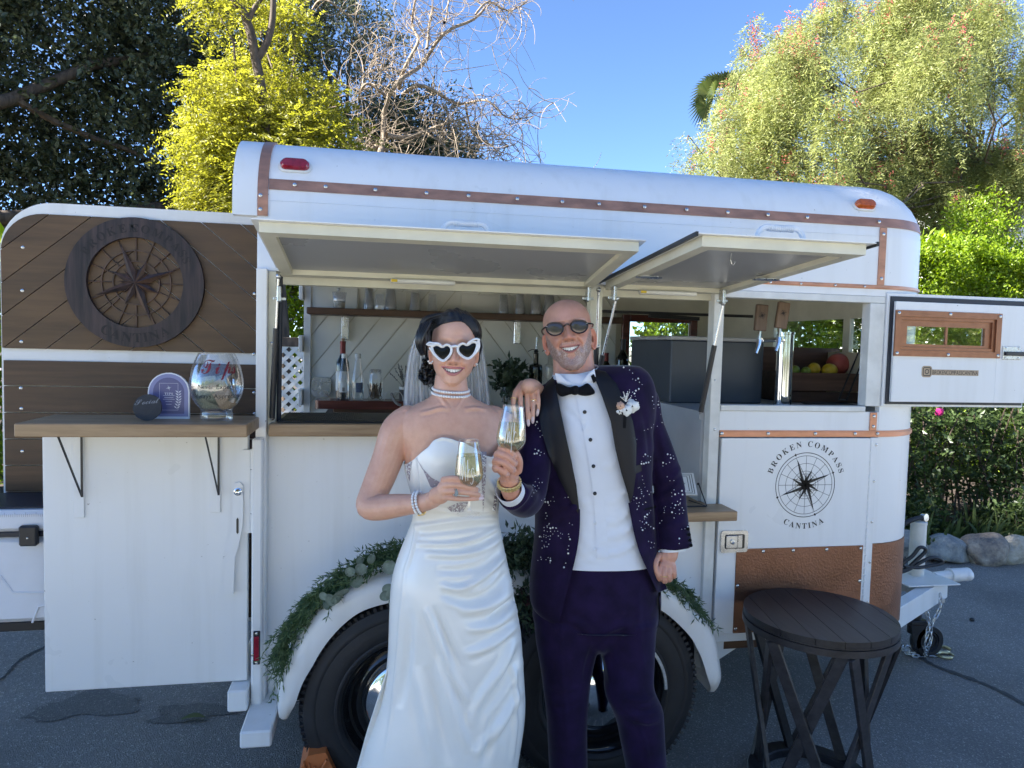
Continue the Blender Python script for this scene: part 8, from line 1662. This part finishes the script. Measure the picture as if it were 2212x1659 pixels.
# gown
NECK = [(866, 1004), (876, 998), (886, 990), (896, 979), (908, 966), (921, 955), (933, 940), (949, 935), (969, 937.5), (993, 946), (1017, 959), (1033, 971), (1049, 975), (1062, 963), (1078, 947), (1090, 945), (1102, 960)]
GR = [(930, 872, 1094, .110, .095), (985, 872, 1094, .116, .095), (1010, 873, 1092, .116, .092), (1040, 880, 1089, .108, .088), (1075, 889, 1080, .096, .084), (1112, 892.5, 1074, .090, .084), (1150, 881, 1081, .098, .090), (1200, 861, 1092, .112, .105), (1249, 847, 1103, .122, .118), (1300, 842, 1112, .126, .122), (1350, 840, 1122, .128, .122), (1408, 838, 1127, .130, .120), (1483, 829, 1132, .135, .124), (1523, 820, 1133, .140, .13), (1577, 801, 1128, .145, .14), (1658, 776, 1116, .155, .15), (1800, 740, 1118, .175, .18), (1950, 715, 1125, .19, .20), (2040, 705, 1130, .19, .2)]
GA = np.array(GR); n, ny = 180, 260; V = []; th = 2*np.pi*np.arange(n)/n; nk = np.array(NECK)
fx = spl(GA[:, 0], GA[:, 1], 1000), spl(GA[:, 0], GA[:, 2], 1000)
for k in range(n):
    ca, sa = math.cos(th[k]), math.sin(th[k]); px0 = (872+1096)/2+(1096-872)/2*ca
    top = np.interp(px0, nk[:, 0], nk[:, 1]) if sa < 0 else 985.0
    if sa >= 0: top = 985+15*abs(ca)
    py = top+(2040-top)*np.linspace(0, 1, ny)**1.15; xl, xr, df, db = [spl(GA[:, 0], GA[:, i], py) for i in (1, 2, 3, 4)]
    for j in range(ny):
        L = P(xl[j], py[j], YB_); Q = P(xr[j], py[j], YB_); c = (L+Q)/2; h = (Q-L)/2; e = 2.15; sx = math.copysign(abs(ca)**(2/e), ca); sy = math.copysign(abs(sa)**(2/e), sa); V.append(c+h*sx+np.array([0, (db[j] if sa > 0 else df[j])*sy, 0]))
DV = np.array(V); DF = np.array([(k*ny+j, k*ny+j+1, ((k+1) % n)*ny+j+1, ((k+1) % n)*ny+j) for k in range(n) for j in range(ny-1)])
q = proj(DV); frn = DV[:, 1] < YB_-0.02
for cx, cy, rx, ry, hgt in ((945, 990, 44, 46, .020), (1072, 985, 34, 42, .018), (905, 1290, 60, 90, .010), (1060, 1330, 50, 90, .008)):
    DV[:, 1] -= np.where(frn, hgt*np.exp(-((q[:, 0]-cx)/rx)**2-((q[:, 1]-cy)/ry)**2), 0)
def z3(*p): return [((650+x/2.457)*0.8848, (1200+y/2.457)*0.8848) for x, y in p]
DV = folds(DV, DF, [
    (z3((870, 215), (1050, 190), (1250, 165), (1392, 160)), 6, 0.0081), (z3((900, 255), (1100, 235), (1390, 195)), 6, -0.0081), (z3((890, 310), (1050, 318), (1250, 285), (1400, 215)), 6, 0.0108), (z3((950, 370), (1150, 380), (1330, 330), (1415, 270)), 8, 0.0135),
    (z3((1020, 470), (1200, 470), (1340, 410), (1425, 330)), 9, -0.0121), (z3((1040, 560), (1150, 580), (1300, 510), (1430, 390)), 8, 0.0162), (z3((1050, 610), (1200, 650), (1380, 570), (1450, 470)), 10, -0.0162), (z3((1150, 720), (1330, 690), (1480, 580)), 10, 0.0135),
    (z3((1330, 770), (1400, 720), (1490, 640)), 7, -0.0135), (z3((1200, 830), (1370, 800), (1505, 700)), 10, 0.0135), (z3((960, 690), (1030, 860), (1110, 1080), (1215, 1270)), 9, 0.0121), (z3((1000, 690), (1080, 880), (1180, 1080)), 9, -0.0081), (z3((1190, 980), (1330, 930), (1510, 790)), 10, 0.0135),
    (z3((1500, 880), (1390, 1090), (1260, 1290), (1230, 1420)), 10, 0.0135), (z3((1515, 960), (1430, 1150), (1300, 1330)), 9, -0.0095), (z3((1530, 1180), (1400, 1400), (1240, 1590)), 11, 0.0135), (z3((1040, 990), (1120, 1300), (1215, 1570)), 12, 0.0135), (z3((900, 1050), (960, 1350), (1010, 1640)), 14, 0.0108), (z3((960, 1050), (1040, 1350), (1110, 1640)), 12, -0.0095), (z3((1400, 1300), (1340, 1480), (1310, 1650)), 10, -0.0095),
    (z3((845, 380), (815, 650), (790, 980), (745, 1380), (700, 1640)), 3.0, 0.0054, 1), (z3((905, 180), (880, 330), (835, 480)), 4, 0.0054), (z3((1480, 1000), (1500, 1300), (1470, 1640)), 5, 0.0068), (z3((860, 700), (850, 1000), (800, 1300)), 10, -0.0081),
    ([(905, 990), (908, 1040), (915, 1100)], 3, 0.0041, 1), ([(894, 985), (903, 1040), (908, 1105)], 5, -0.0041), ([(940, 950), (960, 945), (985, 955)], 4, 0.0041), ([(1060, 975), (1078, 985), (1092, 1000)], 4, 0.0054), ([(1055, 1000), (1075, 1010), (1090, 1024)], 4, -0.0054), ([(1060, 985), (1080, 1000), (1092, 1012)], 3, 0.0041), ([(1054, 1030), (1068, 1055), (1080, 1062)], 5, 0.0054), ([(1050, 1070), (1064, 1085), (1075, 1090)], 5, -0.0041), ([(925, 1100), (1000, 1108), (1070, 1104)], 4, 0.0054)])
go = np_mesh('gown', DV, DF, M['satin'], bride, smooth=True)
sm = go.modifiers.new('thickness', 'SOLIDIFY'); sm.thickness = 0.004; sm.offset = -1
DB = bvh_of(DV, DF)
# train falling away at the side
b = MB(); ny, nx = 40, 16; V = []
for j in range(ny):
    py = 1440+(2050-1440)*j/(ny-1); xl = np.interp(py, [1440, 1500, 1577, 1660, 2050], [838, 818, 793, 770, 690]); xr = np.interp(py, [1440, 1577, 1660, 2050], [842, 856, 870, 900])
    for i in range(nx): f = i/(nx-1); V.append(P(xl+(xr-xl)*f, py, YB_-.03+0.05*math.sin(f*7+j*0.12)*(j/ny)+0.05*f))
b.add(V, [(j*nx+i, j*nx+i+1, (j+1)*nx+i+1, (j+1)*nx+i) for j in range(ny-1) for i in range(nx-1)]); o = b.build('train', M['satin'], bride, None); o.modifiers.new('thickness', 'SOLIDIFY').thickness = 0.004
# sheer beaded panels in the bodice
M['sheer'] = pm('sheer_net', (0.34, 0.29, 0.31), 0.6, var=0.08, scale=200)
PANELS = [[(874, 1003), (884, 992), (893, 988), (887, 1010), (885, 1040), (881, 1030)], [(897, 986), (913, 1012), (932, 1032), (953, 1043), (942, 1056), (930, 1052), (917, 1022)], [(1038, 975), (1051, 976), (1050, 1013), (1048, 1061), (1043.5, 1107), (1041, 1061), (1040, 1021)], [(966, 1097), (990, 1086), (1012, 1085), (1000, 1106), (975, 1106)], [(1071, 1046), (1077, 1060), (1070, 1104), (1064, 1106), (1067, 1080)]]
rg = np.random.default_rng(31); bp, br = [], []
for i, pg in enumerate(PANELS):
    decal(pg, DB, 0.0015, 0.002, 'sheer_panel', M['sheer'], bride, 4); a = np.array(pg); lo, hi = a.min(0), a.max(0)
    for _ in range(int((60, 26, 85, 55, 30)[i]*2.2)):
        p_ = lo+(hi-lo)*rg.random(2)
        if not inside(a, p_[None])[0]: continue
        h, nn = cast(DB, *p_)
        if h is not None: bp.append(h+unit(CAM-h)*0.003); br.append(rg.choice([0.0013, 0.0018, 0.0026], p=[.45, .4, .15]))
beads(bp, br, 'bodice_beads', M['pearl'], bride, 6, 4)
# pearls: choker, bracelet, earrings
b = MB(); pts = []
for row, dz in ((0, 0.0), (1, -0.0115)):
    c = P(974, 842+row*9-1, YB_-.002); rx, ry = (0.0545, 0.062) if row == 0 else (0.0565, 0.065)
    for k in range(46):
        a = 2*math.pi*k/46; pts.append(c+np.array([rx*math.cos(a), ry*math.sin(a), -0.010*(-math.sin(a))*0.6+0.006*math.cos(a)*-0.3]))
o = beads(pts, 0.0042, 'pearl_choker', M['pearl'], bride, 10, 7)
c = P(906, 1087, YA-.15); ax = unit(P(930, 1082, YA-.17)-P(890, 1089, YA-.135)); x = unit(np.cross(ax, [0, 1, 0])); y = np.cross(ax, x); pts = []; gp = []
for off in (-0.007, 0.004):
    for k in range(24): a = 2*math.pi*k/24; (gp if k in (10, 11, 12, 13, 14) else pts).append(c+ax*(off+0.006*math.sin(a))+(math.cos(a)*x+math.sin(a)*y)*0.0315)
beads(pts, 0.0043, 'pearl_bracelet', M['pearl'], bride, 8, 6); beads(gp, 0.0042, 'bracelet_clasp', M['gold'], bride, 8, 6)
e0 = P(918, 786, YB_-.03); b = MB(); ee = hw.world((-.070, -.012, .066))
for k in range(4): b.ball(ee+hw.R[0]*(-0.004+0.004*k)+hw.R[2]*(0.003 if k in (0, 3) else -0.002)+(-hw.R[1])*.012, 0.0032, 8, 6)
b.build('earring', M['pearl'], bride); MB().ball(hw.world((.070, -.015, .070)), 0.0035, 8, 6).build('earring', M['pearl'], bride)
q = P(983, 1062.5, GY1-.022); b = MB(); b.ring(q, 0.0096, 0.0014, (1, 0, .1), 18, 6); o = b.build('silver_ring', M['steel'], bride); b = MB(); b.prism([q+np.array([.003+dx, -0.0112, dz]) for dx, dz in ((-.004, .006), (.0, .012), (.004, .003), (.005, -.006), (-.002, -.011), (-.007, -.006))], (0, -.003, 0)); b.build('blue_stone', pm('blue_gem', (0.03, 0.10, 0.15), 0.06, var=0.4, scale=300, coat=0.8), o)
for k, px, py in ((3, 1151, 862), (0, 1110, 858)):
    c = SHF[k][5]; b = MB(); b.ring(c, 0.0100, 0.0012, unit(SHF[k][7]-SHF[k][3]), 18, 6); r_ = b.build('gold_ring', M['gold'], bride)
    if k == 3: MB().ball(c+unit(CAM-c)*0.0125, 0.0042, 8, 5).build('diamond', M['chrome'], r_)
# heart shaped sunglasses edged in pearls
def z6(*p): return [((980+x/9.217)*0.8848, (760+y/9.217)*0.8848) for x, y in p]
hs_ = thing('sunglasses', 'white pearl edged heart shaped sunglasses on the bride', 'sunglasses', hw.world((0, -.11, .119)), 'sunglasses'); ld = float((hw.world((0, -0.104, .119))-CAM)@CM[2])
HL = z6((690, 800), (760, 762), (840, 768), (900, 800), (940, 800), (985, 765), (1050, 765), (1105, 810), (1120, 890), (1085, 980), (1010, 1065), (945, 1105), (880, 1085), (800, 1020), (735, 940), (700, 860)); HR = z6((1275, 870), (1285, 800), (1335, 750), (1410, 735), (1465, 760), (1500, 755), (1560, 715), (1640, 695), (1690, 720), (1690, 820), (1650, 925), (1580, 1015), (1510, 1055), (1440, 1045), (1350, 985), (1295, 925))
fb = MB(); pb, pr = [], []
for hh in (HL, HR):
    sp_ = smooth_poly(hh, 60); decal(sp_, None, 0, 0.0014, 'lens', M['lens'], hs_, 3, depth=ld, bulge=0.002, bw=16); r3 = [PD(x, y, ld-.001) for x, y in sp_]; fb.tube(r3+r3[:1], 0.0030, 8, cap=False)
    m = np.array(sp_).mean(0)
    for k in range(0, 60): x, y = sp_[k]; o_ = unit(np.array([x, y])-m)*1.6; pb.append(PD(x+o_[0], y+o_[1], ld-.004)); pr.append(0.0027 if k % 2 else 0.0022)
for cn in (z6((575, 745), (640, 705), (700, 715), (800, 720), (880, 755)), z6((620, 760), (700, 760), (760, 755)), z6((640, 830), (690, 900), (740, 985)), z6((1500, 720), (1600, 650), (1690, 622), (1750, 640)), z6((1700, 690), (1745, 670)), z6((1745, 690), (1750, 790), (1715, 880), (1650, 960)), z6((1710, 740), (1720, 820), (1690, 890))):
    c = curve_pts(cn, 14) if len(cn) > 2 else np.linspace(cn[0], cn[1], 4)
    fb.tube([PD(x, y, ld-.0005) for x, y in c], 0.0034, 8)
    for x, y in c[::1]: pb.append(PD(x, y, ld-.0045)); pr.append(0.0030)
cbr = curve_pts(z6((1125, 800), (1190, 785), (1270, 790)), 8); fb.tube([PD(x, y, ld-.002) for x, y in cbr], 0.004, 8)
for x, y in cbr: pb.append(PD(x, y, ld-.005)); pr.append(0.0028)
for a, e in ((z6((590, 745))[0], (-.074, .02, .105)), (z6((1745, 650))[0], (.074, .02, .11))): fb.tube([PD(*a, ld), PD(a[0], a[1], ld+.02), hw.world(e)], 0.0035, 8)
fb.build('frame', M['pearl'], hs_); beads(pb, pr, 'pearl_trim', M['pearl'], hs_, 8, 5)
# hair: a cap that grows out of the hairline, combed strands over it, a rolled side and a low bun
line = np.array([(905, 790), (914, 775), (922, 755), (928, 731), (938, 711), (956, 700), (976, 695.5), (993, 693), (1004, 698), (1016, 709), (1024, 724), (1030, 745), (1034, 760)])
qh = proj(HVw); lh = hw.V; fr = hw.front > -0.12; lim = np.interp(qh[:, 0], line[:, 0], line[:, 1]); over = np.where(fr, (lim-qh[:, 1])/26.0, (lh[:, 2]-0.045)/0.05)
over = np.where(fr & (qh[:, 0] < 905) | fr & (qh[:, 0] > 1034), np.minimum(over, 1), over); k = np.clip(over, 0, 1); k = k*k*(3-2*k); N = normals(HVw, hw.F); N = np.where((N*(HVw-hw.world((0, 0.01, .11)))).sum(1)[:, None] < 0, -N, N)
wav = 0.0016*np.sin(lh[:, 0]*260+lh[:, 2]*120)+0.001*np.sin(lh[:, 0]*620+lh[:, 1]*300)
side = np.clip((0.165-lh[:, 2])/0.08, 0, 1)*np.where(lh[:, 0] < 0, 1.0, 0.35)*np.clip(1-np.abs(hw.front)*0.3, 0, 1); HC = HVw+N*(0.0008+k*(0.0125+0.012*side+wav))[:, None]; use = over > -0.02; HF = hw.F[use[hw.F].all(1)]
idx = np.unique(HF); mp = np.full(len(HC), -1); mp[idx] = np.arange(len(idx)); o = np_mesh('hair', HC[idx], mp[HF], M['hair'], bride, smooth=True); o.modifiers.new('thickness', 'SOLIDIFY').thickness = 0.003
CB = bvh_of(HC[idx], mp[HF]); rg = np.random.default_rng(3); sb_ = MB()
def strand(px, r, off):
    c = curve_pts(px, 14); out = []
    for x, y in c:
        h, nn = cast(CB, x, y)
        if h is None: h = out[-1]-0 if not out else np.array(PD(x, y, float((out[-1]-CAM)@CM[2])+0.004)); out.append(h); continue
        out.append(h+unit(CAM-h)*off)
    sb_.tube(out, r*np.sin(np.pi*np.linspace(0.12, 0.92, 14))**0.5, 6)
for i in range(46):
    f = i/45; s = (994-14*f+rg.normal()*1.2, 694-20*f**0.8); m1 = (960-22*f, 698-20*f+rg.normal()); m2 = (930-18*f, 716-26*f+rg.normal()); e = (914-13*f+rg.normal()*2, 760-20*f+rg.normal()*4); strand([s, m1, m2, (920-15*f, 740-24*f), e], 0.0022, 0.001+0.002*rg.random())
for i in range(24):
    f = i/23; s = (997+2*f, 694-16*f+rg.normal()); strand([s, (1010+6*f, 703-18*f), (1021+8*f, 719-16*f), (1028+8*f, 735-10*f)], 0.0020, 0.001+0.002*rg.random())
for i in range(30):                                               # smooth roll over the ear
    f = i/29; o_ = rg.normal()*1.0; w = curve_pts([PD(932-22*f, 694+6*f+o_, 2.085+.035*f), PD(918-17*f, 722+o_, 2.078+.04*f), PD(914-13*f+o_, 746, 2.085+.035*f), PD(918-9*f, 764+o_+3*math.sin(i), 2.10+.03*f)], 14); sb_.tube(w, 0.0046*np.sin(np.pi*np.linspace(0.15, 0.9, 14))**0.5, 6)
for i in range(34):
    a = rg.random()*6.28; c = np.array([922, 806])+np.array([rg.normal()*5, rg.normal()*9]); w = [PD(c[0]+8*math.cos(a+t)*(1-t*0.08), c[1]+15*math.sin(a+t)*(1-t*0.08), 2.19+0.012*rg.normal()) for t in np.linspace(0, 4.4, 14)]; sb_.tube(w, 0.0050*np.sin(np.pi*np.linspace(0.1, 0.95, 14))**0.5, 6)
for i in range(7):
    x0 = 924+12*rg.random(); w = [PD(x0+5*math.sin(t*1.7+i)+t, 815+t*7+rg.normal()*0.5, 2.15+0.01*rg.normal()*0) for t in np.linspace(0, 4.5, 14)]; sb_.tube(w, 0.0009, 5)
sb_.ball(PD(922, 806, 2.20), (.020, .02, .026), 14, 10); sb_.ball(PD(910, 730, 2.12), (.013, .02, .045), 14, 10)
o = sb_.build('hair_strands', M['hair'], bride, None); o['kind'] = 'stuff'
# veil: gathered tulle from the back of the head
for lab, Lc, Rc in (('veil', [(902, 712), (886, 755), (876, 810), (871, 870), (876, 935)], [(930, 712), (930, 755), (934, 810), (944, 870), (955, 935)]), ('veil', [(996, 712), (1000, 755), (1004, 810), (1006, 870), (1006, 935)], [(1030, 705), (1042, 750), (1050, 800), (1056, 855), (1064, 935)])):
    for lay in range(2):
        ny, nx = 40, 44; Lp, Rp = curve_pts(Lc, ny), curve_pts(Rc, ny); V = []
        for j in range(ny):
            s = j/(ny-1)
            for i in range(nx): f = i/(nx-1); x, y = Lp[j]+(Rp[j]-Lp[j])*f; V.append(P(x+lay*2*(1 if lab else 0), y, YB_+.075+lay*.025+0.016*(0.3+s)*math.sin(f*17+2.0*s+lay*2)+0.008*math.sin(f*41+lay)))
        b = MB().add(V, [(j*nx+i, j*nx+i+1, (j+1)*nx+i+1, (j+1)*nx+i) for j in range(ny-1) for i in range(nx-1)]); b.build('veil', M['tulle'], bride, None)
# ------------------------------------------------------------------ two wine glasses with names
M['wine'] = None
def wine_mat():
    m, n, l, b = _nt('white_wine'); n.remove(b); tr = n.new('ShaderNodeBsdfTransparent'); tr.inputs[0].default_value = (0.93, 0.91, 0.72, 1); gl = n.new('ShaderNodeBsdfGlossy'); gl.inputs['Roughness'].default_value = 0.03; df = n.new('ShaderNodeBsdfTranslucent'); df.inputs[0].default_value = (0.70, 0.66, 0.36, 1)
    fr = n.new('ShaderNodeFresnel'); fr.inputs['IOR'].default_value = 1.33; a = n.new('ShaderNodeMixShader'); a.inputs[0].default_value = 0.30; l.new(tr.outputs[0], a.inputs[1]); l.new(df.outputs[0], a.inputs[2]); mx = n.new('ShaderNodeMixShader'); ml = n.new('ShaderNodeMath'); ml.operation = 'MINIMUM'; ml.inputs[1].default_value = 0.25; l.new(fr.outputs[0], ml.inputs[0]); l.new(ml.outputs[0], mx.inputs[0]); l.new(a.outputs[0], mx.inputs[1]); l.new(gl.outputs[0], mx.inputs[2]); l.new(mx.outputs[0], n['Material Output'].inputs[0]); return m
M['wine'] = wine_mat(); M['etch'] = pm('etched_white', (0.85, 0.85, 0.85), 0.6, var=0.02)
def wine_glass(rim, foot, Y, R, word, lab, fill):
    top, bot = P(*rim, Y), P(*foot, Y); ax = unit(top-bot); H = np.linalg.norm(top-bot); k = R/0.0447
    t = thing('wine_glass', lab, 'wine glass', bot, 'engraved wedding glasses')
    bowl = [(0.0045, .335), (.012, .352), (.024, .385), (.036, .44), (.0430, .50), (.0447, .545), (.0440, .60), (.0415, .70), (.0375, .82), (.0335, .93), (.0313, 1.0)]
    prof = [(.038, .0), (.0385, .004), (.036, .010), (.024, .022), (.012, .040), (.006, .062), (.0042, .10), (.0038, .20), (.0042, .29)]+bowl; prof = [(r*k, z*H) for r, z in prof]; rr, zz_ = np.array(prof).T; zz2 = np.r_[np.linspace(0, .06*H, 12), np.linspace(.062*H, H, 50)]; outer = [(float(np.interp(z, zz_, rr)), float(z)) for z in zz2]
    b = MB(); b.lathe(outer+[(r-.0009, z) for r, z in outer[::-1] if z > .36*H]+[(0, .355*H)], bot, ax, 48); b.lathe([(0, 0), (.038*k, 0)], bot, ax, 48); b.build('glass', M['clear'], t, None)
    b = MB(); w = [(r*k*0.955, z*H) for r, z in bowl if z < fill]; wr = float(np.interp(fill, [z for r, z in bowl], [r for r, z in bowl]))*k*0.955; w = [(0, .36*H)]+w[1:]+[(wr, fill*H), (wr*0.97, fill*H-.0006), (0, fill*H-.0006)]; b.lathe(w, bot, ax, 40); b.build('wine', M['wine'], t, None)
    x = unit(np.cross(ax, CAM-bot)*-1); x = unit(np.cross(unit(np.cross(ax, x)), ax)); f = unit(CAM-bot-ax*((CAM-bot)@ax)); x = np.cross(f, ax)*-1; x = unit(np.cross(ax, f)); b = MB()
    for st in word:
        pts = []
        for u, v in curve_pts(st, 16) if len(st) > 2 else np.linspace(st[0], st[1], 6):
            z = v*H; r = float(np.interp(v, [q[1] for q in bowl], [q[0] for q in bowl]))*k+0.0006; a = u*0.001/r*1.0; pts.append(bot+ax*z+(x*math.sin(a)+f*math.cos(a))*r)
        b.tube(pts, 0.0007, 5)
    b.build('engraving', M['etch'], t, None); return t
MR = [[(-17, .50), (-15, .62), (-11, .76), (-10, .66), (-9, .52)], [(-9, .52), (-5, .66), (0, .76), (1, .66), (1, .54), (3, .52)], [(6, .66), (7, .58), (7, .54)], [(7, .60), (9, .66), (13, .65)]]
MRS = [[(-26, .50), (-25, .62), (-21, .74), (-20, .62), (-19, .50)], [(-19, .50), (-15, .64), (-11, .74), (-10, .60), (-9, .48)], [(-4, .64), (-3, .56), (-3, .49)], [(-3, .58), (-1, .63), (2, .63)], [(13, .63), (9, .65), (6, .60), (9, .55), (12, .50), (9, .44), (4, .46)], [(15, .56), (24, .54)]]
wine_glass((1012.6, 950), (1013.5, 1111), YA-0.207, 0.0405, MRS, 'wine glass engraved Mrs held in front of the satin gown', .80)
wine_glass((1109.5, 875), (1097, 1036.5), GY2-0.018, 0.0415, MR, 'wine glass engraved Mr raised beside the dark jacket', .76)
